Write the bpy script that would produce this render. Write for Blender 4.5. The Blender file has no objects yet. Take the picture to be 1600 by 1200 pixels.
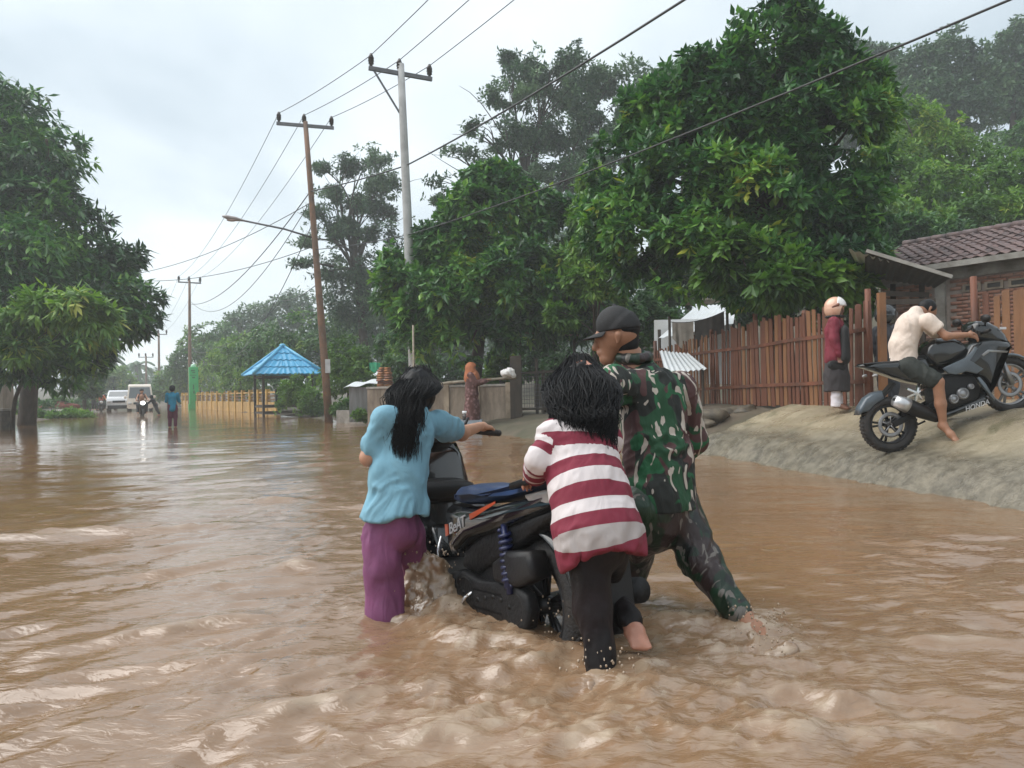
import bpy, math, random
import numpy as np
from mathutils import Vector, Matrix, Euler

# ------------------------------------------------------------------ camera, sky, sun, exposure
scene = bpy.context.scene
cam_data = bpy.data.cameras.new("camera")
cam = bpy.data.objects.new("camera", cam_data)
scene.collection.objects.link(cam)
scene.camera = cam
cam_data.sensor_width = 36.0
cam_data.lens = 27.0
cam_data.clip_start = 0.05
cam_data.clip_end = 2000.0
CAM_POS = Vector((0, 0, 1.05))
CAM_M = Matrix.Rotation(math.radians(90 + 0.48), 4, 'X') @ Matrix.Rotation(math.radians(-1.0), 4, 'Z')
cam.matrix_world = Matrix.Translation(CAM_POS) @ CAM_M

SUN_EL, SUN_AZ = 52.0, -88.0      # degrees; azimuth measured from +Y towards +X
world = bpy.data.worlds.new("World")
scene.world = world
world.use_nodes = True
wn = world.node_tree
wn.nodes.clear()
w_out = wn.nodes.new('ShaderNodeOutputWorld')
w_bg = wn.nodes.new('ShaderNodeBackground')
w_bg.inputs['Strength'].default_value = 0.1
w_sky = wn.nodes.new('ShaderNodeTexSky')
w_sky.sky_type = 'NISHITA'
w_sky.sun_disc = False
w_sky.sun_elevation = math.radians(SUN_EL)
w_sky.sun_rotation = math.radians(SUN_AZ)
w_sky.air_density = 1.0
w_sky.dust_density = 2.0
w_tc = wn.nodes.new('ShaderNodeTexCoord')
w_sep = wn.nodes.new('ShaderNodeSeparateXYZ')
wn.links.new(w_tc.outputs['Generated'], w_sep.inputs[0])
w_zc = wn.nodes.new('ShaderNodeMath'); w_zc.operation = 'ABSOLUTE'
wn.links.new(w_sep.outputs['Z'], w_zc.inputs[0])
w_za = wn.nodes.new('ShaderNodeMath'); w_za.operation = 'ADD'; w_za.inputs[1].default_value = 0.22
wn.links.new(w_zc.outputs[0], w_za.inputs[0])
w_dx = wn.nodes.new('ShaderNodeMath'); w_dx.operation = 'DIVIDE'
w_dy = wn.nodes.new('ShaderNodeMath'); w_dy.operation = 'DIVIDE'
wn.links.new(w_sep.outputs['X'], w_dx.inputs[0]); wn.links.new(w_za.outputs[0], w_dx.inputs[1])
wn.links.new(w_sep.outputs['Y'], w_dy.inputs[0]); wn.links.new(w_za.outputs[0], w_dy.inputs[1])
w_cmb = wn.nodes.new('ShaderNodeCombineXYZ')
wn.links.new(w_dx.outputs[0], w_cmb.inputs[0]); wn.links.new(w_dy.outputs[0], w_cmb.inputs[1])
w_noise = wn.nodes.new('ShaderNodeTexNoise')
w_noise.inputs['Scale'].default_value = 1.05
w_noise.inputs['Detail'].default_value = 6.0
w_noise.inputs['Roughness'].default_value = 0.48
w_noise.inputs['Distortion'].default_value = 0.35
wn.links.new(w_cmb.outputs[0], w_noise.inputs['Vector'])
w_ramp = wn.nodes.new('ShaderNodeValToRGB')
w_ramp.color_ramp.elements[0].position = 0.36
w_ramp.color_ramp.elements[0].color = (0.52, 0.60, 0.655, 1)
w_ramp.color_ramp.elements[1].position = 0.62
w_ramp.color_ramp.elements[1].color = (0.88, 0.95, 0.98, 1)
wn.links.new(w_noise.outputs['Fac'], w_ramp.inputs['Fac'])
w_gain = wn.nodes.new('ShaderNodeVectorMath'); w_gain.operation = 'SCALE'
w_gain.inputs['Scale'].default_value = 5.5
wn.links.new(w_ramp.outputs['Color'], w_gain.inputs[0])
w_mix = wn.nodes.new('ShaderNodeMix'); w_mix.data_type = 'RGBA'
w_mix.inputs['Factor'].default_value = 0.90
wn.links.new(w_sky.outputs['Color'], w_mix.inputs['A'])
wn.links.new(w_gain.outputs['Vector'], w_mix.inputs['B'])
wn.links.new(w_mix.outputs['Result'], w_bg.inputs['Color'])
wn.links.new(w_bg.outputs['Background'], w_out.inputs['Surface'])

sun_data = bpy.data.lights.new("sun", 'SUN')
sun_data.energy = 1.5
sun_data.angle = math.radians(70)
sun_data.color = (1.0, 0.97, 0.93)
sun = bpy.data.objects.new("sun", sun_data)
scene.collection.objects.link(sun)
_sd = Vector((math.sin(math.radians(SUN_AZ)) * math.cos(math.radians(SUN_EL)),
              math.cos(math.radians(SUN_AZ)) * math.cos(math.radians(SUN_EL)),
              math.sin(math.radians(SUN_EL))))
sun.rotation_euler = _sd.to_track_quat('Z', 'Y').to_euler()
sun.location = (0, 0, 60)

scene.view_settings.view_transform = 'Standard'
scene.view_settings.look = 'None'
scene.view_settings.exposure = 1.24
scene.view_settings.gamma = 1.0
scene.view_settings.use_curve_mapping = False
scene.cycles.max_bounces = 6
scene.cycles.volume_bounces = 1
scene.cycles.transparent_max_bounces = 8
scene.cycles.caustics_reflective = False
scene.cycles.caustics_refractive = False
scene.cycles.use_denoising = True

# ------------------------------------------------------------------ helpers
COL = scene.collection
rng = np.random.default_rng(7)
random.seed(7)

def W(u, v, Y):
    """photograph pixel (1600x1200) at depth Y metres -> world point"""
    d = CAM_M.to_3x3() @ Vector(((u - 800) / 1200, (600 - v) / 1200, -1))
    return np.array(CAM_POS + d * (Y / d.y))

def unit(a):
    a = np.asarray(a, float)
    return a / (np.linalg.norm(a) + 1e-12)

_perm = np.random.default_rng(3).permutation(256)
_perm = np.concatenate([_perm, _perm, _perm])
_grad = np.random.default_rng(4).normal(size=(256, 3))
_grad /= np.linalg.norm(_grad, axis=1)[:, None]

def pnoise(P):
    """3D gradient noise, about -0.7..0.7, P is (N,3)"""
    P = np.asarray(P, float)
    i = np.floor(P).astype(int)
    f = P - i
    i &= 255
    w = f * f * f * (f * (f * 6 - 15) + 10)
    out = np.zeros(len(P))
    for dx in (0, 1):
        wx = w[:, 0] if dx else 1 - w[:, 0]
        for dy in (0, 1):
            wy = w[:, 1] if dy else 1 - w[:, 1]
            for dz in (0, 1):
                wz = w[:, 2] if dz else 1 - w[:, 2]
                h = _perm[_perm[_perm[(i[:, 0] + dx) & 255] + ((i[:, 1] + dy) & 255)] + ((i[:, 2] + dz) & 255)]
                g = _grad[h]
                out += wx * wy * wz * ((f[:, 0] - dx) * g[:, 0] + (f[:, 1] - dy) * g[:, 1] + (f[:, 2] - dz) * g[:, 2])
    return out * 1.5

def n2(x, y, sx, sy, ang=0.0, seed=0.0):
    """2D noise with feature lengths sx, sy along a direction"""
    c, s = math.cos(ang), math.sin(ang)
    return pnoise(np.stack([(x * c + y * s) / sx, (-x * s + y * c) / sy, np.full_like(x, seed + 0.37)], 1))

def empty(name, loc=(0, 0, 0), rot=None):
    o = bpy.data.objects.new(name, None)
    o.empty_display_size = 0.2
    COL.objects.link(o)
    o.location = tuple(float(c) for c in loc)
    if rot is not None:
        o.rotation_euler = rot
    return o

def tag(o, label=None, cat=None, group=None, kind=None):
    if label: o["label"] = label
    if cat: o["category"] = cat
    if group: o["group"] = group
    if kind: o["kind"] = kind
    return o

def thing(name, label, cat, loc=(0, 0, 0), rot=None, group=None):
    return tag(empty(name, loc, rot), label, cat, group)

def mesh_from(name, V, F, mats, smooth=True, midx=None, attrs=None):
    """V (N,3); F = list of faces or (M,k) array"""
    V = np.asarray(V, np.float32)
    me = bpy.data.meshes.new(name)
    if isinstance(F, np.ndarray):
        k = F.shape[1]
        me.vertices.add(len(V)); me.vertices.foreach_set('co', V.ravel())
        me.loops.add(F.size); me.loops.foreach_set('vertex_index', F.ravel().astype(np.int32))
        me.polygons.add(len(F))
        me.polygons.foreach_set('loop_start', np.arange(0, F.size, k, dtype=np.int32))
        me.polygons.foreach_set('loop_total', np.full(len(F), k, dtype=np.int32))
        me.update(calc_edges=True)
    else:
        me.from_pydata(V.tolist(), [], [list(map(int, f)) for f in F])
        me.update()
    if not isinstance(mats, (list, tuple)): mats = [mats]
    for m in mats: me.materials.append(m)
    if midx is not None:
        me.polygons.foreach_set('material_index', np.asarray(midx, np.int32))
    me.polygons.foreach_set('use_smooth', np.full(len(me.polygons), bool(smooth)))
    for an, av in (attrs or {}).items():
        a = me.attributes.new(an, 'FLOAT', 'POINT')
        a.data.foreach_set('value', np.asarray(av, np.float32))
    me.update()
    return me

def link(name, me, parent=None, loc=None, rot=None):
    o = bpy.data.objects.new(name, me)
    COL.objects.link(o)
    if parent is not None: o.parent = parent
    if loc is not None: o.location = tuple(float(c) for c in loc)
    if rot is not None: o.rotation_euler = rot
    return o

class MB:
    """collects simple solids; build() makes them one mesh object"""
    def __init__(s): s.v, s.f, s.m, s.n = [], [], [], 0
    def add(s, V, F, m=0):
        V = np.asarray(V, float)
        s.v.append(V); s.f += [[i + s.n for i in q] for q in F]; s.m += [m] * len(F); s.n += len(V)
        return s
    def obox(s, c, ax, ay, az, m=0):
        c, ax, ay, az = (np.asarray(q, float) for q in (c, ax, ay, az))
        V = [c + i * ax + j * ay + k * az for k in (-1, 1) for j in (-1, 1) for i in (-1, 1)]
        return s.add(V, [(0, 2, 3, 1), (4, 5, 7, 6), (0, 1, 5, 4), (2, 6, 7, 3), (0, 4, 6, 2), (1, 3, 7, 5)], m)
    def box(s, lo, hi, m=0):
        lo, hi = np.asarray(lo, float), np.asarray(hi, float)
        h = (hi - lo) / 2
        return s.obox((lo + hi) / 2, (h[0], 0, 0), (0, h[1], 0), (0, 0, h[2]), m)
    def beam(s, a, b, w, h, up=(0, 0, 1), m=0):
        a, b = np.asarray(a, float), np.asarray(b, float)
        d = b - a; L = np.linalg.norm(d); d = d / L
        sd = np.cross(d, up)
        if np.linalg.norm(sd) < 1e-4: sd = np.cross(d, (1, 0, 0))
        sd = unit(sd); u2 = np.cross(sd, d)
        return s.obox((a + b) / 2, d * L / 2, sd * w / 2, u2 * h / 2, m)
    def tube(s, pts, rad, n=8, m=0, cap=True, flat=None):
        pts = np.asarray(pts, float); k = len(pts)
        rad = np.full(k, rad) if np.isscalar(rad) else np.asarray(rad, float)
        T = np.gradient(pts, axis=0); T /= np.linalg.norm(T, axis=1)[:, None] + 1e-9
        ref = np.array((0, 0, 1.0)) if abs(T[0][2]) < .9 else np.array((1.0, 0, 0))
        V = []; a = np.arange(n) * 2 * math.pi / n
        u = unit(np.cross(T[0], ref))
        for i in range(k):
            u = unit(u - T[i] * np.dot(u, T[i])); w = np.cross(T[i], u)
            V.append(pts[i] + rad[i] * (np.cos(a)[:, None] * u + np.sin(a)[:, None] * w * (flat or 1.0)))
        V = np.concatenate(V)
        F = [(i * n + j, i * n + (j + 1) % n, (i + 1) * n + (j + 1) % n, (i + 1) * n + j) for i in range(k - 1) for j in range(n)]
        if cap: F += [tuple(range(n - 1, -1, -1)), tuple((k - 1) * n + j for j in range(n))]
        return s.add(V, F, m)
    def cyl(s, a, b, r, n=14, m=0, r2=None):
        return s.tube([a, b], [r, r if r2 is None else r2], n, m)
    def ball(s, c, r, n=10, m=0):
        r = np.asarray((r, r, r) if np.isscalar(r) else r, float)
        V = []; F = []
        for i in range(n + 1):
            t = math.pi * i / n
            for j in range(n):
                p = 2 * math.pi * j / n
                V.append((math.sin(t) * math.cos(p), math.sin(t) * math.sin(p), math.cos(t)))
        for i in range(n):
            for j in range(n):
                F.append((i * n + j, (i + 1) * n + j, (i + 1) * n + (j + 1) % n, i * n + (j + 1) % n))
        return s.add(np.array(V) * r + np.asarray(c, float), F, m)
    def ring(s, c, axis, R, r, w=None, n=36, k=10, m=0, a0=0.0, a1=2 * math.pi, ref=None):
        """torus (or an arc of one) about axis; r radial half height, w half width along the axis"""
        axis = unit(axis); w = r if w is None else w
        u = unit(np.cross(axis, (0, 0, 1) if abs(axis[2]) < .9 else (1, 0, 0))) if ref is None else unit(ref)
        t = np.cross(axis, u); full = abs(a1 - a0 - 2 * math.pi) < 1e-6
        V = []; cnt = n if full else n + 1
        for i in range(cnt):
            a = a0 + (a1 - a0) * i / n
            rd = math.cos(a) * u + math.sin(a) * t
            for j in range(k):
                b = 2 * math.pi * j / k
                V.append(np.asarray(c) + rd * (R + r * math.cos(b)) + axis * w * math.sin(b))
        F = []
        for i in range(n):
            i2 = (i + 1) % cnt
            for j in range(k):
                F.append((i * k + j, i2 * k + j, i2 * k + (j + 1) % k, i * k + (j + 1) % k))
        if not full: F += [tuple(range(k)), tuple((cnt - 1) * k + j for j in range(k - 1, -1, -1))]
        return s.add(V, F, m)
    def prism(s, out, y0, y1, m=0):
        """outline [(x,z)] extruded along y"""
        n = len(out)
        V = [(x, y0, z) for x, z in out] + [(x, y1, z) for x, z in out]
        F = [tuple(range(n)), tuple(range(2 * n - 1, n - 1, -1))] + [(i, i + n, (i + 1) % n + n, (i + 1) % n) for i in range(n)]
        return s.add(V, F, m)
    def pillow(s, out, hw, inset=.03, y=0.0, m=0, layers=((1, .0), (.96, .25), (.8, .6), (.45, 1.0)), shrink=None):
        """rounded slab: the side outline keeps full size in the middle and draws in towards both faces"""
        P = np.array(out, float); n = len(P); c = P.mean(0)
        Nn = []
        for i in range(n):
            t = P[(i + 1) % n] - P[i - 1]; nn = np.array((t[1], -t[0])); Nn.append(nn / (np.linalg.norm(nn) + 1e-9))
        Nn = np.array(Nn)
        area = 0.5 * np.sum(P[:, 0] * np.roll(P[:, 1], -1) - np.roll(P[:, 0], -1) * P[:, 1])
        if area < 0: Nn = -Nn
        prof = [(-1, 1.0), (-.93, .45), (-.75, .12), (-.4, 0), (.4, 0), (.75, .12), (.93, .45), (1, 1.0)]
        V = []
        for yy, ins in prof:
            for i in range(n):
                q = P[i] - Nn[i] * inset * ins
                h = hw if shrink is None else hw * shrink(P[i][0], P[i][1])
                V.append((q[0], y + yy * h, q[1]))
        F = []
        for L in range(len(prof) - 1):
            for i in range(n):
                F.append((L * n + i, (L + 1) * n + i, (L + 1) * n + (i + 1) % n, L * n + (i + 1) % n))
        F += [tuple(range(n)), tuple((len(prof) - 1) * n + i for i in range(n - 1, -1, -1))]
        return s.add(V, F, m)
    def build(s, name, mats, parent=None, smooth=False, origin=None, loc=None, attrs=None):
        V = np.concatenate(s.v)
        if origin is not None: V = V - np.asarray(origin, float)
        me = mesh_from(name, V, s.f, mats, smooth, s.m, attrs)
        o = link(name, me, parent, loc)
        return o

def recalc(o):
    import bmesh
    bm = bmesh.new(); bm.from_mesh(o.data)
    bmesh.ops.recalc_face_normals(bm, faces=bm.faces)
    bm.to_mesh(o.data); bm.free()
    return o

def bevel(o, w=.01, seg=2, ang=40):
    m = o.modifiers.new('bevel', 'BEVEL'); m.width = w; m.segments = seg
    m.limit_method = 'ANGLE'; m.angle_limit = math.radians(ang)
    return o

def copy_tree(o, parent=None, name=None):
    c = o.copy(); COL.objects.link(c)
    c.parent = parent
    for ch in o.children: copy_tree(ch, c)
    return c

# ------------------------------------------------------------------ materials
def new_mat(name):
    m = bpy.data.materials.new(name); m.use_nodes = True
    nt = m.node_tree; b = nt.nodes['Principled BSDF']
    return m, nt, b

def mat(name, col, rough=.6, var=.18, scale=6.0, bump=0.0, bscale=40.0, metal=0.0, spec=.5, dirt=None, dirt_amt=.5, dscale=3.0, coat=0.0, stretch=(1, 1, 1), sheen=0.0):
    """colour with a noise-driven variation, optional dirt patches and fine relief"""
    m, nt, b = new_mat(name)
    N, Lk = nt.nodes, nt.links
    tc = N.new('ShaderNodeTexCoord'); mp = N.new('ShaderNodeMapping'); mp.inputs['Scale'].default_value = stretch
    Lk.new(tc.outputs['Object'], mp.inputs[0])
    no = N.new('ShaderNodeTexNoise'); no.inputs['Scale'].default_value = scale; no.inputs['Detail'].default_value = 5
    Lk.new(mp.outputs[0], no.inputs['Vector'])
    rp = N.new('ShaderNodeValToRGB')
    c = np.array(col)
    rp.color_ramp.elements[0].position = .3; rp.color_ramp.elements[1].position = .7
    rp.color_ramp.elements[0].color = (*np.clip(c * (1 - var), 0, 1), 1)
    rp.color_ramp.elements[1].color = (*np.clip(c * (1 + var), 0, 1), 1)
    Lk.new(no.outputs['Fac'], rp.inputs['Fac'])
    last = rp.outputs['Color']
    if dirt is not None:
        dn = N.new('ShaderNodeTexNoise'); dn.inputs['Scale'].default_value = dscale; dn.inputs['Detail'].default_value = 7; dn.inputs['Roughness'].default_value = .65
        Lk.new(mp.outputs[0], dn.inputs['Vector'])
        dr = N.new('ShaderNodeMapRange'); dr.inputs['From Min'].default_value = .42; dr.inputs['From Max'].default_value = .66
        dr.inputs['To Max'].default_value = dirt_amt
        Lk.new(dn.outputs['Fac'], dr.inputs['Value'])
        mx = N.new('ShaderNodeMix'); mx.data_type = 'RGBA'; mx.inputs['B'].default_value = (*dirt, 1)
        Lk.new(dr.outputs[0], mx.inputs['Factor']); Lk.new(last, mx.inputs['A'])
        last = mx.outputs['Result']
    Lk.new(last, b.inputs['Base Color'])
    b.inputs['Roughness'].default_value = rough
    b.inputs['Metallic'].default_value = metal
    b.inputs['Specular IOR Level'].default_value = spec
    if coat: b.inputs['Coat Weight'].default_value = coat
    if sheen: b.inputs['Sheen Weight'].default_value = sheen
    if bump:
        bn = N.new('ShaderNodeTexNoise'); bn.inputs['Scale'].default_value = bscale; bn.inputs['Detail'].default_value = 4
        Lk.new(mp.outputs[0], bn.inputs['Vector'])
        bp = N.new('ShaderNodeBump'); bp.inputs['Strength'].default_value = bump; bp.inputs['Distance'].default_value = .02
        Lk.new(bn.outputs['Fac'], bp.inputs['Height']); Lk.new(bp.outputs[0], b.inputs['Normal'])
    return m

def attr_node(nt, name):
    a = nt.nodes.new('ShaderNodeAttribute'); a.attribute_name = name
    return a

def leaf_mat(name, stops, trans=.25, rough=.38):
    m, nt, b = new_mat(name)
    N, Lk = nt.nodes, nt.links
    a = attr_node(nt, 'tint')
    rp = N.new('ShaderNodeValToRGB')
    el = rp.color_ramp.elements
    while len(el) < len(stops): el.new(.5)
    for e, (p, c) in zip(el, stops): e.position = p; e.color = (*c, 1)
    Lk.new(a.outputs['Fac'], rp.inputs['Fac'])
    Lk.new(rp.outputs['Color'], b.inputs['Base Color'])
    b.inputs['Roughness'].default_value = rough
    b.inputs['Specular IOR Level'].default_value = .45
    tr = N.new('ShaderNodeBsdfTranslucent')
    hs = N.new('ShaderNodeHueSaturation'); hs.inputs['Value'].default_value = 1.5; hs.inputs['Saturation'].default_value = 1.1
    Lk.new(rp.outputs['Color'], hs.inputs['Color']); Lk.new(hs.outputs[0], tr.inputs['Color'])
    mx = N.new('ShaderNodeMixShader'); mx.inputs[0].default_value = trans
    Lk.new(b.outputs[0], mx.inputs[1]); Lk.new(tr.outputs[0], mx.inputs[2])
    Lk.new(mx.outputs[0], N['Material Output'].inputs['Surface'])
    return m
# ------------------------------------------------------------------ terrain, water
EDGE = np.array([(6.2, -20), (5.2, 1.0), (4.75, 3.5), (4.1, 6.2), (2.95, 12), (.4, 16.6), (-1.2, 20.5), (-4, 24.5), (-6.4, 28.5), (-27, 66), (-60, 126), (-120, 240)])
def x_edge(y): return np.interp(y, EDGE[:, 1], EDGE[:, 0])
def x_left(y): return -5.3 - .47 * np.asarray(y, float)
PROF = np.array([(-3, -.2), (-.45, -.2), (0, -.01), (.17, .19), (.34, .305), (.55, .36), (.8, .42), (1.1, .58), (1.5, .70), (2.2, .77), (6, .86), (15, 1.3)])
def ground_z(x, y):
    x, y = np.asarray(x, float), np.asarray(y, float)
    d = (x - x_edge(y)) * .9
    p = np.interp(d, PROF[:, 0], PROF[:, 1])
    f = np.interp(y, [12, 16, 19, 23, 27, 60], [1, .85, .6, .45, .12, .12])
    z = np.where(p > 0, p * f, p)
    hill = np.clip(d - 13, 0, None)
    z = z + np.where(y > 5, 1, 0) * np.interp(y, [5, 14, 50, 85], [0, 1, 1, .05]) * .46 * (np.sqrt(hill ** 2 + 9) - 3) * np.interp(hill, [0, 50, 90, 170], [1, .95, .6, .28])
    dl = (x_left(y) - x) * .9
    z = np.where(dl > -.5, np.interp(dl, [-.5, 0, .6, 3, 14, 60], [-.2, -.01, .12, .25, .5, 1.5]), z)
    z = np.where(y > 75, z + np.interp(y, [75, 200], [0, 3]), z)
    return z

def grow(a, b, h0, g, hmax):
    out = [a]; h = h0
    while out[-1] < b:
        out.append(out[-1] + h); h = min(h * g, hmax)
    return out

def grid_mesh(xs, ys):
    nx, ny = len(xs), len(ys)
    X, Y = np.meshgrid(xs, ys)
    idx = np.arange(nx * ny).reshape(ny, nx)
    F = np.stack([idx[:-1, :-1], idx[:-1, 1:], idx[1:, 1:], idx[1:, :-1]], -1).reshape(-1, 4)
    return X.ravel(), Y.ravel(), F

m_ground = mat('earth_and_grass', (.105, .082, .058), .9, .35, 1.2, .6, 9.0, dirt=(.045, .055, .025), dirt_amt=.8, dscale=.55)
xs = np.array(sorted([-c for c in grow(0, 180, .3, 1.06, 8)][1:] + grow(0, 180, .3, 1.06, 8)))
ys = np.array(grow(-30, -2, 2, 1, 2)[:-1] + grow(-2, 245, .25, 1.022, 7))
X, Y, F = grid_mesh(xs, ys)
Z = ground_z(X, Y)
land = np.clip((Z + .05) * 4, 0, 1)
Z = Z + land * (.10 * n2(X, Y, 3, 3, 0, 1) + .05 * n2(X, Y, .9, .9, 0, 2))
_d = (X - x_edge(Y)) * .9
Z = np.where((Y < 12.6) & (_d > -.7) & (_d < 4.5), ground_z(X, Y) - .12, Z)      # lies below the concrete apron
o = link('ground', mesh_from('ground', np.stack([X, Y, Z], 1), F, m_ground)); tag(o, kind='structure')

# concrete apron beside the fence
def concrete_mat():
    m, nt, b = new_mat('weathered_wet_concrete')
    N, Lk = nt.nodes, nt.links
    g = N.new('ShaderNodeNewGeometry')
    def noise(sc, det=6, r=.6, vec=None, dist=0):
        n = N.new('ShaderNodeTexNoise'); n.inputs['Scale'].default_value = sc; n.inputs['Detail'].default_value = det
        n.inputs['Roughness'].default_value = r; n.inputs['Distortion'].default_value = dist
        Lk.new(vec or g.outputs['Position'], n.inputs['Vector']); return n.outputs['Fac']
    def mixc(fac, a, bcol):
        x = N.new('ShaderNodeMix'); x.data_type = 'RGBA'; Lk.new(fac, x.inputs['Factor'])
        if isinstance(a, tuple): x.inputs['A'].default_value = (*a, 1)
        else: Lk.new(a, x.inputs['A'])
        if isinstance(bcol, tuple): x.inputs['B'].default_value = (*bcol, 1)
        else: Lk.new(bcol, x.inputs['B'])
        return x.outputs['Result']
    def rng_(v, a, b_, lo=0., hi=1.):
        r = N.new('ShaderNodeMapRange'); Lk.new(v, r.inputs['Value'])
        for k_, q in (('From Min', a), ('From Max', b_), ('To Min', lo), ('To Max', hi)): r.inputs[k_].default_value = q
        return r.outputs[0]
    base = mixc(rng_(noise(1.3), .35, .65), (.23, .19, .13), (.36, .305, .21))
    base = mixc(rng_(noise(5, 8, .7), .45, .7, 0, .75), base, (.20, .165, .095))          # mud film
    base = mixc(rng_(noise(2.2, 5, .6, None, .8), .55, .68, 0, .8), base, (.13, .12, .07))  # algae stain
    lw = attr_node(nt, 'lower')
    ln = N.new('ShaderNodeMath'); ln.operation = 'MULTIPLY'; Lk.new(lw.outputs['Fac'], ln.inputs[0]); Lk.new(rng_(noise(3.0, 7, .7), .25, .6, .65, 1.), ln.inputs[1])
    base = mixc(ln.outputs[0], base, mixc(rng_(noise(9, 6, .7), .4, .62), (.080, .070, .050), (.185, .165, .125)))
    base = mixc(rng_(noise(26, 4, .7), .6, .74, 0, .35), base, (.08, .07, .05))
    Lk.new(base, b.inputs['Base Color'])
    Lk.new(rng_(noise(1.7, 4, .6), .4, .62, .10, .5), b.inputs['Roughness'])
    bp = N.new('ShaderNodeBump'); bp.inputs['Strength'].default_value = .4; bp.inputs['Distance'].default_value = .025
    ad = N.new('ShaderNodeMath'); ad.operation = 'ADD'; Lk.new(noise(14, 7, .7), ad.inputs[0]); Lk.new(noise(55, 4, .6), ad.inputs[1])
    Lk.new(ad.outputs[0], bp.inputs['Height']); Lk.new(bp.outputs[0], b.inputs['Normal'])
    return m
m_conc_apron = concrete_mat()
ys = np.arange(2.0, 12.61, .05); ds = np.concatenate([np.arange(-.65, 2.6, .045), [2.9, 3.4, 4.4]])
D, Y, F = grid_mesh(ds, ys)
X = x_edge(Y) + D / .9
Z = np.interp(D, PROF[:, 0], PROF[:, 1]) + .03 * n2(X, Y, 1.4, 1.4, 0, 5) * np.clip(D + .3, 0, 1) + .006 * n2(X, Y, .25, .25, 0, 6)
Z += .035 * np.clip(n2(X, Y, .9, .28, 1.0, 8), 0, 1) * np.clip(1.1 - D, 0, 1)
# the upper slab is a separate pour: a lip where it ends above the rough foot
Z += .055 / (1 + np.exp(-(D - .62 - .06 * n2(X, Y, .5, .5, 0, 9)) * 40))
far = np.clip((Y - 12.3) / .3, 0, 1); Z -= far * .35
lower = 1 / (1 + np.exp((D - .62 - .10 * n2(X, Y, .6, .6, 0, 9)) * 14))
o = link('concrete_apron', mesh_from('concrete_apron', np.stack([X, Y, Z], 1), F, m_conc_apron, attrs={'lower': lower}))
tag(o, 'pale wet concrete apron sloping from the picket fence down to the flood', 'apron', kind='structure')
def apron_z(x, y):
    d = (x - float(x_edge(y))) * .9
    return float(np.interp(d, PROF[:, 0], PROF[:, 1])) + (.035 if d > .62 else 0)

# --- flood water
STIR = [  # x, y, radius, strength : places where legs and wheels stir the stream
    (*W(940, 1062, 2.78)[:2], .40, 1.0), (*W(990, 1000, 2.95)[:2], .3, .8), (*W(1165, 985, 3.3)[:2], .35, 1.0), (*W(985, 945, 3.72)[:2], .3, .8),
    (*W(860, 985, 3.35)[:2], .42, 1.0), (*W(760, 975, 3.45)[:2], .38, .9), (*W(665, 935, 3.95)[:2], .35, .9), (*W(600, 955, 3.64)[:2], .28, .7),
    (*W(1040, 1080, 2.65)[:2], .4, .9), (*W(820, 1060, 2.8)[:2], .55, .8), (*W(1210, 1020, 3.05)[:2], .3, .8), (*W(1310, 1095, 2.5)[:2], .35, .8), (*W(720, 1120, 2.45)[:2], .6, .6)]
HUMPS = [  # x, y, rx, ry, angle, height
    (*W(1300, 1092, 2.52)[:2], .09, .04, .05, .05), (*W(1205, 1018, 3.03)[:2], .09, .035, -.1, .05), (*W(1290, 1150, 2.3)[:2], .22, .09, .15, .012), (*W(885, 1030, 2.98)[:2], .10, .08, .3, .07), (*W(850, 1060, 2.85)[:2], .18, .06, .2, .04),
    (*W(130, 835, 5.9)[:2], .55, .07, .12, .05), (*W(30, 850, 5.7)[:2], .5, .08, .2, .04), (*W(465, 885, 4.6)[:2], .14, .08, .2, .045), (*W(420, 778, 7.5)[:2], .3, .08, 0, .04), (*W(300, 830, 6.1)[:2], .3, .1, .3, .035),
    (*W(640, 950, 3.75)[:2], .13, .07, .3, .035), (*W(700, 960, 3.65)[:2], .2, .08, -.1, .035), (*W(760, 1010, 3.15)[:2], .22, .06, -.2, .03), (*W(1050, 985, 3.35)[:2], .22, .06, -.1, .03), (*W(1180, 985, 3.25)[:2], .12, .07, 0, .045),
    (*W(1100, 905, 4.2)[:2], .4, .06, -.05, .025), (*W(940, 1075, 2.72)[:2], .08, .05, 0, .035), (*W(1040, 1085, 2.65)[:2], .1, .2, .5, .03), (*W(1480, 1010, 3.1)[:2], .35, .06, -.1, .025), (*W(1430, 1140, 2.35)[:2], .22, .05, .1, .012),
    (*W(480, 1100, 2.5)[:2], .3, .06, .5, .03), (*W(700, 1160, 2.3)[:2], .3, .07, .3, .03), (*W(300, 980, 3.5)[:2], .4, .07, .5, .03)]
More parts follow.
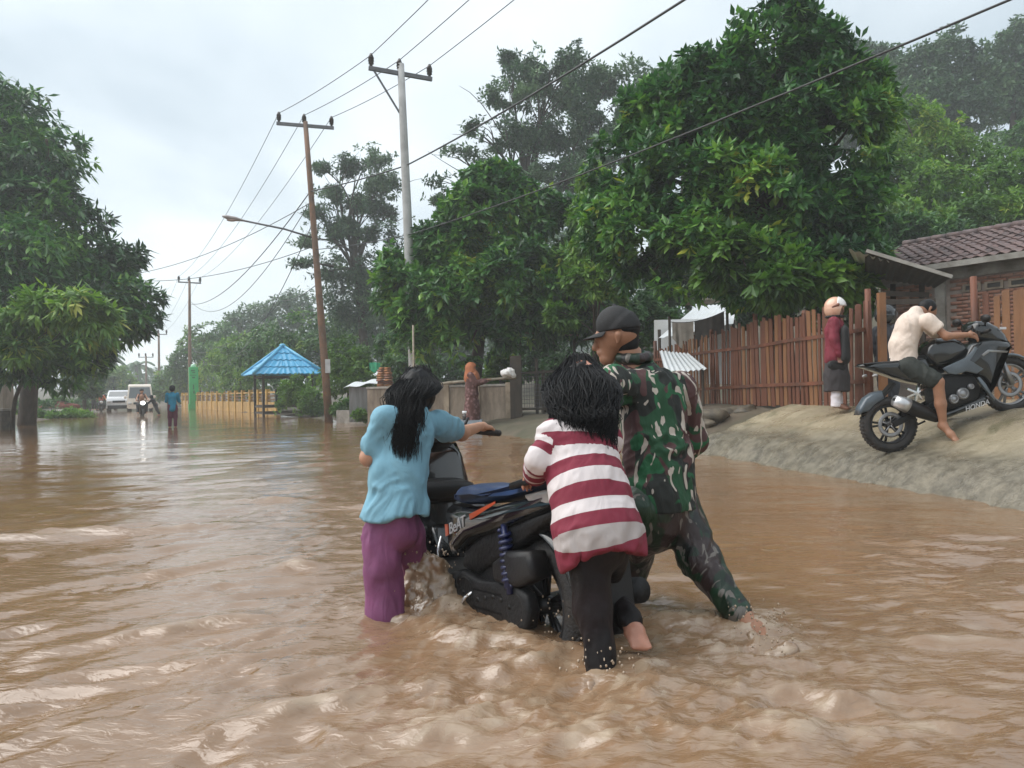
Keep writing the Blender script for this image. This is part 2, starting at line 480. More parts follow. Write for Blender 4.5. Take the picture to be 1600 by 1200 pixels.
def water_fields(X, Y):
    A = np.zeros_like(X)
    for x, y, r, s in STIR: A += s * np.exp(-((X - x) ** 2 + (Y - y) ** 2) / (r * r))
    A = np.clip(A, 0, 1.3)
    # calm pool in the lee of the apron
    calm = np.exp(-(((X - 1.9) / 1.5) ** 2 + ((Y - 7.2) / 2.6) ** 2))
    far = np.interp(Y, [2, 6, 14, 30, 80], [1, 1.0, .7, .35, .2])
    base = (1 - .72 * calm) * far
    wl = 1 / (1 + np.exp((X - .35 - .12 * Y) * 2.2))                   # 1 on the left, 0 on the right
    def two(sx, sy, seed):
        wx = X + .25 * n2(X, Y, .8, .8, 0, seed + 40) ; wy = Y + .25 * n2(X, Y, .8, .8, 0, seed + 50)
        return wl * n2(wx, wy, sx, sy, .62, seed) + (1 - wl) * n2(wx, wy, sx, sy, -.08, seed + 7)
    big = two(1.9, .75, 11)
    mid = two(.75, .27, 12)
    sm = two(.26, .095, 13)
    ti = two(.11, .045, 14)
    rid = lambda q: 1 - 2 * np.abs(q)
    fine = np.interp(Y, [2, 7, 12], [1, .6, 0]); fine2 = np.interp(Y, [2, 4, 6], [1, .5, 0])
    Z = base * (.022 * big + .017 * mid + .016 * rid(mid * 1.2 + .35 * sm) * .8 + .012 * sm * fine + .009 * rid(sm * 1.3 + .3 * ti) * fine + .0055 * ti * fine2)
    t1 = n2(X, Y, .16, .13, .3, 21); t2 = n2(X, Y, .07, .06, .3, 22); t0 = n2(X, Y, .38, .3, .2, 23)
    t4 = n2(X + .15 * t0, Y + .15 * t1, .34, .075, .45, 25)
    t5 = n2(X + .12 * t1, Y + .12 * t0, .20, .055, .2, 26)
    Z += A * (.024 * t0 + .014 * t1 + .016 * rid(t4) * .7 + .009 * rid(t5 + .2 * t2) + .004 * t2 * fine + .007 * rid(n2(X + .05 * t1, Y, .11, .042, .5, 27)) * fine)
    foam = np.zeros_like(X)
    for x, y, rx, ry, a, h in HUMPS:
        c, s = math.cos(a), math.sin(a)
        u = (X - x) * c + (Y - y) * s; v = -(X - x) * s + (Y - y) * c
        v = v + .35 * ry * n2(X, Y, .1, .1, 0, 31)
        g = np.exp(-(u / rx) ** 2 - np.where(v < 0, (v / (ry * .55)) ** 2, (v / (ry * 1.5)) ** 2))
        Z += h * g * (1 + .5 * t1) - .35 * h * np.exp(-(u / rx) ** 2 - ((v + ry * 1.4) / ry) ** 2)
        foam += .55 * np.clip(g * 1.3 - .35, 0, 1) * np.clip(.55 + 1.2 * n2(X, Y, .09, .06, a, 33), 0, 1.2)
    st = n2(X + .2 * t0, Y + .2 * t1, .30, .10, .9, 35)
    foam += .7 * np.clip(A * 1.2 - .25, 0, 1) * np.clip(rid(st) * 2.2 - 1.65 + .5 * t0, 0, 1)
    flecks = two(.16, .05, 61)
    foam += .5 * np.clip(flecks * 2.6 - 1.0, 0, 1) * (.25 + .75 * (1 - wl)) * np.interp(Y, [2, 9, 12], [1, .8, 0])
    foam += .55 * np.clip(A * 1.2, 0, 1) * np.clip(rid(t4 + .25 * t5) * 2.4 - 1.75 + .5 * t0, 0, 1) + .35 * np.clip(A, 0, 1) * np.clip(rid(t5 + .2 * t2) * 2.0 - 1.5 + .5 * t1, 0, 1)
    return Z, np.clip(foam, 0, 1), np.clip(A, 0, 1)

def water_mat():
    m, nt, b = new_mat('muddy_flood_water')
    N, Lk = nt.nodes, nt.links
    g = N.new('ShaderNodeNewGeometry')
    fo = attr_node(nt, 'foam'); stv = attr_node(nt, 'stir')
    n1 = N.new('ShaderNodeTexNoise'); n1.inputs['Scale'].default_value = .8; n1.inputs['Detail'].default_value = 5
    Lk.new(g.outputs['Position'], n1.inputs['Vector'])
    rp = N.new('ShaderNodeValToRGB'); rp.color_ramp.elements[0].position = .35; rp.color_ramp.elements[1].position = .68
    rp.color_ramp.elements[0].color = (.19, .108, .054, 1); rp.color_ramp.elements[1].color = (.245, .145, .077, 1)
    Lk.new(n1.outputs['Fac'], rp.inputs['Fac'])
    m2 = N.new('ShaderNodeMix'); m2.data_type = 'RGBA'; m2.inputs['B'].default_value = (.245, .150, .086, 1)
    ms = N.new('ShaderNodeMath'); ms.operation = 'MULTIPLY'; ms.inputs[1].default_value = .75
    Lk.new(stv.outputs['Fac'], ms.inputs[0]); Lk.new(ms.outputs[0], m2.inputs['Factor']); Lk.new(rp.outputs['Color'], m2.inputs['A'])
    m3 = N.new('ShaderNodeMix'); m3.data_type = 'RGBA'; m3.inputs['B'].default_value = (.40, .31, .22, 1)
    Lk.new(fo.outputs['Fac'], m3.inputs['Factor']); Lk.new(m2.outputs['Result'], m3.inputs['A'])
    Lk.new(m3.outputs['Result'], b.inputs['Base Color'])
    ra = N.new('ShaderNodeMapRange'); ra.inputs['To Min'].default_value = .07; ra.inputs['To Max'].default_value = .5
    Lk.new(fo.outputs['Fac'], ra.inputs['Value']); rs = N.new('ShaderNodeMath'); rs.operation = 'MULTIPLY_ADD'; rs.inputs[1].default_value = .06; Lk.new(stv.outputs['Fac'], rs.inputs[0]); Lk.new(ra.outputs[0], rs.inputs[2]); Lk.new(rs.outputs[0], b.inputs['Roughness'])
    b.inputs['IOR'].default_value = 1.8
    mp = N.new('ShaderNodeMapping'); mp.inputs['Rotation'].default_value = (0, 0, -.35); mp.inputs['Scale'].default_value = (.45, 1.25, 1)
    Lk.new(g.outputs['Position'], mp.inputs[0])
    nr_ = attr_node(nt, 'near')
    def nz(sc, det, dist):
        q = N.new('ShaderNodeTexNoise'); q.noise_type = 'RIDGED_MULTIFRACTAL' if sc < 12 else 'FBM'; q.inputs['Scale'].default_value = sc * (.6 if sc < 12 else 1); q.inputs['Detail'].default_value = det; q.inputs['Distortion'].default_value = dist
        Lk.new(mp.outputs[0], q.inputs['Vector']); return q.outputs['Fac']
    b1 = N.new('ShaderNodeBump'); b1.inputs['Strength'].default_value = .45; Lk.new(nr_.outputs['Fac'], b1.inputs['Strength']); b1.inputs['Distance'].default_value = .018; Lk.new(nz(8.5, 4, .8), b1.inputs['Height'])
    b2 = N.new('ShaderNodeBump'); Lk.new(nr_.outputs['Fac'], b2.inputs['Strength']); b2.inputs['Distance'].default_value = .008; Lk.new(nz(30, 4, .7), b2.inputs['Height'])
    Lk.new(b1.outputs[0], b2.inputs['Normal']); Lk.new(b2.outputs[0], b.inputs['Normal'])
    return m
m_water = water_mat()
xs = np.array(sorted([-c for c in grow(1.6, 160, .019, 1.05, 5)][1:] + list(np.arange(-1.6, 2.2, .019)) + grow(2.2, 160, .019, 1.05, 5)))
ys = np.array(list(np.linspace(-20, .9, 14)) + list(np.arange(1.0, 1.7, .05)) + grow(1.7, 220, .0165, 1.0105, 4))
X, Y, F = grid_mesh(xs, ys)
Zw, foam, stir = water_fields(X, Y)
Zw = np.where(Y < 1.2, 0, Zw)
o = link('water', mesh_from('water', np.stack([X, Y, Zw], 1), F, m_water, attrs={'foam': foam, 'stir': stir, 'near': np.interp(Y, [2, 5, 12, 40], [.62, .50, .24, .10]) * (1 + .25 * stir)})); tag(o, kind='structure')
print('water quads', len(F))
# ------------------------------------------------------------------ houses, fences, poles and other fixed things
m_wood_red = mat('weathered_red_brown_wood', (.150, .050, .024), .62, .38, 5, .35, 60, dirt=(.05, .025, .016), dirt_amt=.75, dscale=4, stretch=(1, 1, .25))
m_wood_tan = mat('tan_bamboo_wood', (.235, .105, .042), .6, .35, 5, .3, 50, dirt=(.08, .04, .02), dirt_amt=.6, dscale=4, stretch=(1, 1, .25))
m_wood_dark = mat('dark_wet_timber', (.045, .032, .022), .6, .35, 8, .3, 40, stretch=(1, 1, .3))
m_wood_grey = mat('pale_driftwood', (.30, .26, .20), .8, .25, 8, .3, 40)
m_white_sheet = mat('white_painted_sheet_metal', (.74, .77, .79), .42, .08, 3, .05, 8, dirt=(.40, .38, .34), dirt_amt=.35, dscale=3)
m_dark_sheet = mat('dark_matt_sheet', (.05, .047, .042), .7, .25, 3)  # near-black tone shared by the shed roof sheet and the vent panels
m_concrete = mat('old_grey_concrete', (.33, .31, .28), .85, .2, 3, .3, 40, dirt=(.12, .10, .075), dirt_amt=.7, dscale=2.2)
m_plaster = mat('stained_cream_plaster', (.30, .245, .19), .85, .25, 2.5, .25, 30, dirt=(.09, .065, .045), dirt_amt=.85, dscale=2.0, stretch=(1, 1, .35))
m_brick = mat('red_clay_brick', (.37, .17, .115), .85, .3, 11, .4, 60, dirt=(.17, .105, .08), dirt_amt=.6, dscale=14)
m_brick2 = mat('pale_clay_brick', (.43, .24, .18), .85, .25, 11, .4, 60, dirt=(.19, .12, .095), dirt_amt=.6, dscale=14)
m_mortar = mat('grey_mortar', (.27, .22, .19), .9, .2, 8, .4, 60)
m_tile = mat('clay_roof_tile', (.115, .080, .078), .55, .55, 3.2, .2, 40, dirt=(.19, .11, .095), dirt_amt=.7, dscale=5)
m_steel_dark = mat('dark_galvanised_steel', (.11, .11, .115), .5, .2, 6, metal=.3)
m_pole_conc = mat('pole_concrete', (.42, .42, .41), .8, .12, 3, .15, 30, dirt=(.22, .21, .2), dirt_amt=.5, dscale=2)
m_pole_rust = mat('rusty_pole_steel', (.14, .085, .055), .7, .3, 3, .2, 30, dirt=(.24, .115, .055), dirt_amt=.8, dscale=2)
m_porcelain = mat('brown_porcelain', (.035, .025, .022), .25, .1, 8)
m_cable = mat('black_cable', (.022, .024, .026), .5, .1, 3)
m_alum = mat('dull_aluminium_wire', (.06, .065, .07), .5, .1, 3)

# --- picket fence along the yard
def picket_mesh(name, h, w, t, m):
    q = MB(); b = .012
    V = []
    for z in (0, h * .5, h):
        V += [(-w / 2, -t / 2, z), (w / 2, -t / 2, z), (w / 2, t / 2, z), (-w / 2, t / 2, z)]
    V = np.array(V); V[8:, 2] += np.array([0, .012, .012, 0]) ; V[4:8, 0] += .004
    F = [(3, 2, 1, 0), (8, 9, 10, 11)] + [(L * 4 + i, L * 4 + (i + 1) % 4, (L + 1) * 4 + (i + 1) % 4, (L + 1) * 4 + i) for L in (0, 1) for i in range(4)]
    return mesh_from(name, V, F, m, False)

def picket_fence(label, A, B, zbase, top, spacing, w, mats, post_every, seed, rails=(.35, 1.05), toph=None, lean=.012, slim=False):
    A, B = np.array(A, float), np.array(B, float)
    L = np.linalg.norm(B - A); d = (B - A) / L; ang = math.atan2(d[1], d[0]); nrm = np.array((-d[1], d[0]))
    r = random.Random(seed)
    z0 = zbase(0)
    t = thing('picket_fence', label, 'fence', (A[0], A[1], z0))
    protos = [picket_mesh('picket', 1.0, w * k, .018, m) for k in (.82, 1.0, 1.12) for m in mats]
    n = int(L / spacing)
    for i in range(n + 1):
        s = i * spacing + r.uniform(-.15, .15) * spacing
        p = A + d * s; zb = zbase(s / L) + r.uniform(-.03, .02)
        h = (top(s / L) if toph is None else toph(s / L)) + r.uniform(-.05, .05) - zb
        o = link('picket', r.choice(protos), t, (p[0] - A[0], p[1] - A[1], zb - z0), (r.gauss(0, lean), r.gauss(0, lean), ang + r.gauss(0, .05)))
        o.scale = (.62 if (slim and s / L > .52) else 1, 1, h)
    for zr in rails:
        mb = MB(); k = 8
        pts = [(*(A + d * L * i / k + nrm * .03), zbase(i / k) + zr + r.uniform(-.015, .015)) for i in range(k + 1)]
        for a, b in zip(pts[:-1], pts[1:]): mb.beam(a, b, .025, .055)
        mb.build('rail', mats[0], t, origin=(A[0], A[1], z0))
    for s in post_every:
        p = A + d * L * s[0] - nrm * .035
        mb = MB(); zb = zbase(s[0])
        mb.tube([(p[0], p[1], zb - .2), (p[0] + .01, p[1], zb + s[1] * .5), (p[0], p[1], zb + s[1])], [.05, .045, .042], 8)
        mb.build('post', mats[-1], t, True, origin=(A[0], A[1], z0))
    return t
FA, FB = (4.88, 10.55), (3.30, 17.8)
picket_fence('long weathered red brown picket fence behind the helmeted pedestrian', FA, FB, lambda s: .74 - .1 * s, lambda s: 2.16 - .45 * max(0, s - .42), .118, .088,
             [m_wood_red, m_wood_tan, m_wood_red], [(0.0, 1.62), (.2, 1.5), (.40, 1.62), (.62, 1.5), (.82, 1.45), (1, 1.5)], 5, slim=True)
picket_fence('tan bamboo picket fence at the right edge behind the motorcycle front wheel', (6.02, 9.95), (7.9, 7.6), lambda s: .8 + .02 * s, lambda s: 2.16, .115, .085,
             [m_wood_tan, m_wood_tan, m_wood_red], [(0.0, 1.62), (.5, 1.5), (1, 1.5)], 9)

# low beam gate post frame beside the dark-helmeted person
t = thing('gate_post', 'tall square tan wooden gate post between fence and dark helmeted person', 'gate post', (5.0, 10.35, .74))
MB().obox((0, 0, .76), (.045, 0, 0), (0, .04, 0), (0, 0, .78)).build('post', m_wood_tan, t)
MB().obox((.35, .05, 1.42), (.40, 0, 0), (0, .02, 0), (0, 0, .035)).build('lintel', m_wood_dark, t)

# --- brick house
HW0 = np.array((7.7, 14.3)); hd = unit((.555, -.832)); hn = np.array((hd[1] * -1, hd[0])) ; hn = np.array((.832, .555))
def hp(t_, n_, z): return np.array((*(HW0 + hd * t_ + hn * n_), z))
house = thing('brick_house', 'unplastered red brick house with clay tile roof behind the right fence', 'house', hp(0, 0, .8))
HO = hp(0, 0, .8)
def hbox(name, t0, t1, n0, n1, z0, z1, m, parent=house):
    c = hp((t0 + t1) / 2, (n0 + n1) / 2, (z0 + z1) / 2)
    return MB().obox(c, (*(hd * (t1 - t0) / 2), 0), (*(hn * (n1 - n0) / 2), 0), (0, 0, (z1 - z0) / 2)).build(name, m, parent, origin=HO)
wall = hbox('wall', -.85, 5.2, .02, 3.2, .7, 3.05, m_mortar)
hbox('ring_beam', -.87, 5.22, -.02, .12, 2.93, 3.16, m_concrete)
hbox('column', .22, .40, -.035, .15, .7, 2.928, m_concrete)
bme = [mesh_from('brick', np.array([(x, y, z) for z in (-.0265, .0265) for y in (-.011, .011) for x in (-.098, .098)]) + rng.normal(0, .0015, (8, 3)),
                 [(0, 2, 3, 1), (4, 5, 7, 6), (0, 1, 5, 4), (2, 6, 7, 3), (0, 4, 6, 2), (1, 3, 7, 5)], m) for m in (m_brick, m_brick2, m_brick)]
hang = math.atan2(hd[1], hd[0]); rb = random.Random(2)
VENTS = [.86, 1.22, 1.60]
for row in range(22):
    z = 1.50 + row * .0655
    for i in range(14):
        tt = -.80 + i * .212 + (row % 2) * .106
        if tt > 1.95 or .12 < tt < .50: continue
        if any(abs(tt - v) < .22 and abs(z - 2.73) < .075 for v in VENTS): continue
        p = hp(tt, .012 + rb.uniform(-.004, .004), z)
        link('brick', rb.choice(bme), wall, p - HO, (0, 0, hang + rb.gauss(0, .01)))
for v in VENTS:
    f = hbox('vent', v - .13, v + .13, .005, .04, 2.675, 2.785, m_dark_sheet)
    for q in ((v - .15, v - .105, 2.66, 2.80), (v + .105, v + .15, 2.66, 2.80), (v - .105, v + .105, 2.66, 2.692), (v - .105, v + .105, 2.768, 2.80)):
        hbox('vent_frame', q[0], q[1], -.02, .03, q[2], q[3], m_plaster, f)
# tiled roof: one corrugated, stepped sheet per course
roof = MB()
S_ = 26
def roof_course(k):
    mb = MB(); V = []; F = []
    u0, u1 = -1.25, 5.4; n = int((u1 - u0) / .045)
    for j, (r_, dz) in enumerate(((k * .22, .032), (k * .22 + .25, .0))):
        for i in range(n + 1):
            uu = u0 + (u1 - u0) * i / n
            zz = 3.18 + (r_) * .40 + dz + .022 * math.cos(2 * math.pi * uu / .19) + .006 * math.sin(uu * 31 + k * 5)
            V.append(hp(uu, -.42 + r_, zz))
    for i in range(n): F.append((i, i + 1, n + 1 + i + 1, n + 1 + i))
    V2 = np.array(V); 
    top = V2.copy(); bot = V2.copy(); bot[:, 2] -= .018
    m = len(V2)
    FF = F + [tuple(x + m for x in q[::-1]) for q in F] + [(i, m + i, m + i + 1, i + 1) for i in range(n)]
    mb.add(np.concatenate([top, bot]), FF)
    return mb
rf = roof_course(0).build('roof', m_tile, house, True, origin=HO)
for k in range(1, 9): roof_course(k).build('tile_course', m_tile, rf, True, origin=HO)
rdg = MB()
for i in range(22): rdg.cyl(hp(-1.22 + i * .3, -.42 + 1.98, 3.985), hp(-1.22 + i * .3 + .31, -.42 + 1.98, 3.98), .085, 8, r2=.075)
rdg.build('ridge_tiles', m_tile, rf, True, origin=HO)
fa = MB(); fa.beam(hp(-1.25, -.42, 3.13), hp(5.4, -.42, 3.13), .03, .10); fa.build('fascia', m_concrete, house, origin=HO)
gb = MB(); V = [hp(-.85, .02, 3.04), hp(-.85, 3.2, 3.04), hp(-.85, 1.55, 3.9), hp(-.8, .02, 3.04), hp(-.8, 3.2, 3.04), hp(-.8, 1.55, 3.9)]
gb.add(V, [(0, 1, 2), (5, 4, 3), (0, 3, 4, 1), (1, 4, 5, 2), (2, 5, 3, 0)]).build('gable', m_mortar, house, origin=HO)
# far roof slope so the house is whole
bk = MB(); bk.add([hp(-1.25, 1.56, 3.97), hp(5.4, 1.56, 3.97), hp(5.4, 3.7, 3.1), hp(-1.25, 3.7, 3.1), hp(-1.25, 1.56, 3.94), hp(5.4, 1.56, 3.94), hp(5.4, 3.7, 3.07), hp(-1.25, 3.7, 3.07)],
                  [(0, 1, 2, 3), (7, 6, 5, 4), (0, 4, 5, 1), (2, 6, 7, 3), (1, 5, 6, 2), (0, 3, 7, 4)]).build('rear_roof_slope', m_tile, rf, origin=HO)

# --- lean-to shed roof in front of the house
def corrugated(name, P00, P10, P01, P11, m, parent, origin, waves=9, amp=.012, thick=.006, k=4):
    """sheet between four corners; waves run from edge P00-P10 to edge P01-P11"""
    P00, P10, P01, P11 = (np.asarray(p, float) for p in (P00, P10, P01, P11))
    nr = unit(np.cross(P10 - P00, P01 - P00)); n = waves * 6
    V = []; F = []
    for j in range(k + 1):
        for i in range(n + 1):
            a, b = i / n, j / k
            p = (P00 * (1 - a) + P10 * a) * (1 - b) + (P01 * (1 - a) + P11 * a) * b
            V.append(p + nr * amp * math.sin(a * waves * 2 * math.pi))
    for j in range(k):
        for i in range(n): F.append((j * (n + 1) + i, j * (n + 1) + i + 1, (j + 1) * (n + 1) + i + 1, (j + 1) * (n + 1) + i))
    V = np.array(V); m_ = len(V)
    V = np.concatenate([V, V - nr * thick]); F = F + [tuple(q + m_ for q in f[::-1]) for f in F]
    me = mesh_from(name, V - np.asarray(origin), F, m, True)
    return link(name, me, parent)
ao = W(1440, 560, 11.6); ao[2] = .8
shed = thing('shed_roof', 'dark open shed with thin sloping sheet roof left of the brick house', 'shed', ao)
a00, a10, a01, a11 = W(1352, 392, 11.3), W(1486, 433, 10.9), W(1352, 432, 13.3), W(1462, 449, 12.9)
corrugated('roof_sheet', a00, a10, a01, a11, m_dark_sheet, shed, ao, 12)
MB().beam(a00 + (0, -.03, .0), a10 + (0, -.03, 0), .03, .05).build('front_batten', m_concrete, shed, origin=ao)
corrugated('top_sheet', a00 + (-.2, .1, .05), a10 * .55 + a00 * .45 + (0, .3, .06), a01 + (0, .3, .25), (a11 + a01) / 2 + (0, .3, .22), m_white_sheet, shed, ao, 6)
for u_, y_ in ((1440, 12.4), (1395, 12.9)):
    p = W(u_, 444, y_); MB().tube([(p[0], p[1], .75), p], [.05, .045], 8).build('post', m_wood_dark, shed, True, origin=ao)
MB().beam(W(1380, 458, 12.6), W(1452, 461, 12.2), .05, .08).build('cross_beam', m_wood_dark, shed, origin=ao)
MB().beam(W(1385, 470, 12.5), W(1460, 472, 12.1), .03, .04).build('cross_beam', m_wood_dark, shed, origin=ao)

# --- shack of white sheets behind the fence
so = W(1090, 600, 19.0); so[2] = .6
shack = thing('sheet_metal_shack', 'white sheet metal shack glimpsed through the left pickets', 'shack', so)
V = [W(1022, 500, 18.9), W(1149, 497, 18.3), W(1149, 600, 18.3), W(1022, 600, 18.9)]
mb = MB(); V = np.array(V); mb.add(np.concatenate([V, V + (.05, .25, 0)]), [(0, 1, 2, 3), (7, 6, 5, 4), (0, 4, 5, 1), (1, 5, 6, 2), (2, 6, 7, 3), (3, 7, 4, 0)])
mb.build('wall', m_white_sheet, shack, origin=so)
corrugated('roof_sheet', W(1028, 529, 17.9), W(1146, 505, 17.4), W(1088, 478, 21.0), W(1150, 474, 20.6), m_white_sheet, shack, so, 10)
for p in (W(1030, 515, 18.6), W(1146, 500, 18.0)): MB().tube([(p[0], p[1], .3), p], .04, 6).build('post', m_wood_dark, shack, origin=so)
for k, (u0, v0, u1, v1, yy) in enumerate(((1068, 474, 1124, 468, 17.2), (1095, 473, 1140, 469, 17.6))):
    a, b = W(u0, v0, yy), W(u1, v1, yy + .6)
    o = MB().tube([a, (a + b) / 2 + (0, 0, .01), b], [.055, .05, .045], 8).build('bamboo_pole', m_wood_grey, None, True, origin=a, loc=a)
    tag(o, ('thick pale bamboo pole lying on top of the white shack, left one', 'thinner pale bamboo pole on the white shack roof, nearer the tree')[k], 'pole', 'bamboo poles on the shack roof')
# low sheet canopy in front of the fence
co = W(1070, 640, 14.6); co[2] = .6
can = thing('sheet_canopy', 'low pale corrugated sheet canopy leaning out beside the soldier', 'canopy', co)
corrugated('sheet', W(1030, 548, 15.8), W(1076, 553, 15.6), W(1040, 584, 14.3), W(1106, 577, 14.2), m_white_sheet, can, co, 8, .014)
for p in (W(1045, 581, 14.4), W(1098, 576, 14.3)): MB().tube([(p[0], p[1], .5), p], .025, 6).build('post', m_wood_dark, can, origin=co)

# laundry on a line
def cloth(name, label, cat, top, drop, m, seed, amp=.05, group=None):
    """top: list of points on the line; drop: lengths"""
    top = np.array(top, float); n = 26; k = 12
    ti = np.linspace(0, len(top) - 1, n); P = np.stack([np.interp(ti, range(len(top)), top[:, c]) for c in range(3)], 1)
    L = np.interp(ti, range(len(drop)), drop)
    V = []; F = []
    for s_ in (0, 1):
        for j in range(k + 1):
            f = j / k
            nz = pnoise(np.stack([ti * 2.3 + seed, np.full(n, f * .6), np.full(n, seed * 1.7)], 1))
            V.append(P + np.stack([np.zeros(n), amp * nz * (.3 + f) + s_ * .008, -L * f], 1))
    V = np.concatenate(V); m0 = n * (k + 1)
    for s_ in (0, 1):
        for j in range(k):
            for i in range(n - 1):
                q = [s_ * m0 + j * n + i, s_ * m0 + j * n + i + 1, s_ * m0 + (j + 1) * n + i + 1, s_ * m0 + (j + 1) * n + i]
                F.append(q if s_ == 0 else q[::-1])
    o = link(name, mesh_from(name, V - top[0], F, m, True), None, top[0])
    return tag(o, label, cat, group)
cl_a, cl_b = W(1046, 503, 16.4), W(1136, 484, 16.0)
sagp = lambda f: cl_a * (1 - f) + cl_b * f - np.array((0, 0, .10 * 4 * f * (1 - f)))
m_cl1 = mat('pale_grey_cloth', (.40, .37, .33), .9, .2, 6); m_cl2 = mat('charcoal_cloth', (.10, .095, .09), .9, .2, 6); m_cl3 = mat('rust_cloth', (.20, .09, .05), .9, .2, 6)
lo = thing('clothes_line', 'washing line strung between two poles by the white shack', 'clothes line', (cl_a[0], cl_a[1], .6))
MB().tube([sagp(f) for f in np.linspace(0, 1, 12)], .006, 5).build('line', m_cable, lo, origin=(cl_a[0], cl_a[1], .6))
for p in (cl_a, cl_b): MB().tube([(p[0], p[1], .4), p + (0, 0, .12)], .03, 6).build('post', m_wood_dark, lo, origin=(cl_a[0], cl_a[1], .6))
cloth('hanging_cloth', 'pale grey towel drying on the line above the soldier', 'cloth', [sagp(.05), sagp(.2), sagp(.42)], [.35, .55, .62], m_cl1, 3, group='laundry by the shack')
cloth('hanging_cloth', 'charcoal cloth drying at the right end of the line', 'cloth', [sagp(.44), sagp(.7), sagp(.95)], [.62, .40, .45], m_cl2, 9, group='laundry by the shack')
cloth('hanging_cloth', 'rust brown rag hanging over the picket tops', 'cloth', [W(1058, 519, 16.6), W(1070, 521, 16.6), W(1086, 523, 16.6)], [.35, .42, .3], m_cl3, 15, group='laundry by the shack')

# --- concrete yard wall with pillars, wooden gate, rail
wo = W(720, 650, 21.5); wo[2] = .3
yw = thing('concrete_wall', 'stained low concrete wall with lighter pillars behind the headscarf woman', 'wall', wo)
wa, wb = W(575, 600, 24.0), W(798, 590, 20.6)
n_seg = 5
for i in range(n_seg):
    a = wa * (1 - i / n_seg) + wb * i / n_seg; b = wa * (1 - (i + 1) / n_seg) + wb * (i + 1) / n_seg
    zt = 1.22; d = unit((b - a) * (1, 1, 0)); sd = np.array((-d[1], d[0], 0))
    MB().obox(((a[0] + b[0]) / 2, (a[1] + b[1]) / 2, .55), (b - a) * (.5, .5, 0) * .96, sd * .06, (0, 0, .62)).build('panel', m_plaster, yw, origin=wo)
    MB().obox((b[0], b[1], .59), d * .10, sd * .11, (0, 0, .68)).build('pillar', mat('cream_pillar_render_%d' % i, (.38, .31, .23), .85, .2, 3, .2, 30, dirt=(.12, .09, .06), dirt_amt=.7, dscale=2), yw, origin=wo)
bevel(MB().beam((wa[0], wa[1], 1.20), (wb[0], wb[1], 1.20), .18, .07).build('coping', m_concrete, yw, origin=wo), .015)
ra_, rb_ = W(640, 607, 21.4), W(806, 590, 19.9)
o = MB().tube([ra_, ra_ * .6 + rb_ * .4 + (0, 0, .05), rb_], [.035, .04, .035], 8).build('rail_pole', m_wood_grey, None, True, origin=ra_, loc=ra_)
tag(o, 'long pale bamboo rail resting along the top of the concrete wall', 'pole')
go = W(806, 640, 20.3); go[2] = .4
gt = thing('yard_gate', 'dark wooden gate post with wire mesh gate beside the wall', 'gate', go)
gp = W(805, 556, 20.3)
MB().obox((gp[0], gp[1], (gp[2] + .3) / 2), (.15, 0, 0), (0, .13, 0), (0, 0, (gp[2] - .3) / 2)).build('post', m_wood_dark, gt, origin=go)
for (u_, v0) in ((849, 578), (838, 560)):
    p = W(u_, v0, 20.6); MB().tube([(p[0], p[1], .3), p], .045, 7).build('stile', m_wood_dark, gt, origin=go)
g0, g1 = W(815, 583, 20.4), W(884, 579, 20.6)
MB().beam(g0, g1, .05, .06).build('top_rail', m_wood_dark, gt, origin=go)
MB().beam((g0[0], g0[1], .55), (g1[0], g1[1], .55), .05, .06).build('bottom_rail', m_wood_dark, gt, origin=go)
mb = MB()
for i in range(19):
    f = i / 18; p = g0 * (1 - f) + g1 * f
    mb.tube([(p[0], p[1], .55), (p[0], p[1], p[2])], .006, 4)
for j in range(9):
    z = .6 + (g0[2] - .6) * j / 9
    mb.tube([(g0[0], g0[1], z), (g1[0], g1[1], z)], .006, 4)
mb.build('wire_mesh', m_steel_dark, gt, origin=go)
# upper rail behind the gate and thin post
o = MB().tube([W(805, 519, 22.5), W(860, 522, 22.3), W(905, 524, 22.3)], .03, 7).build('cross_pole', m_wood_grey, None, True, origin=W(805, 519, 22.5), loc=W(805, 519, 22.5)); tag(o, 'thin level bamboo pole tied up high above the wire gate', 'pole')
for u_, v_, y_ in ((812, 521, 22.4), (897, 524, 22.4)):
    p = W(u_, v_, y_); tag(MB().tube([(0, 0, -p[2] + .4), (0, 0, .08)], .04, 7).build('fence_post', m_wood_dark, None, True, loc=p), 'dark stake holding the %s end of the high bamboo pole' % ('left' if u_ < 850 else 'right'), 'post', 'stakes behind the gate')
p = W(645, 508, 20.5); tag(MB().tube([(0, 0, -p[2] + .2), (.01, 0, 0)], .028, 7).build('thin_post', m_wood_grey, None, True, loc=p), 'thin pale upright pole rising beside the wet-haired woman', 'post')

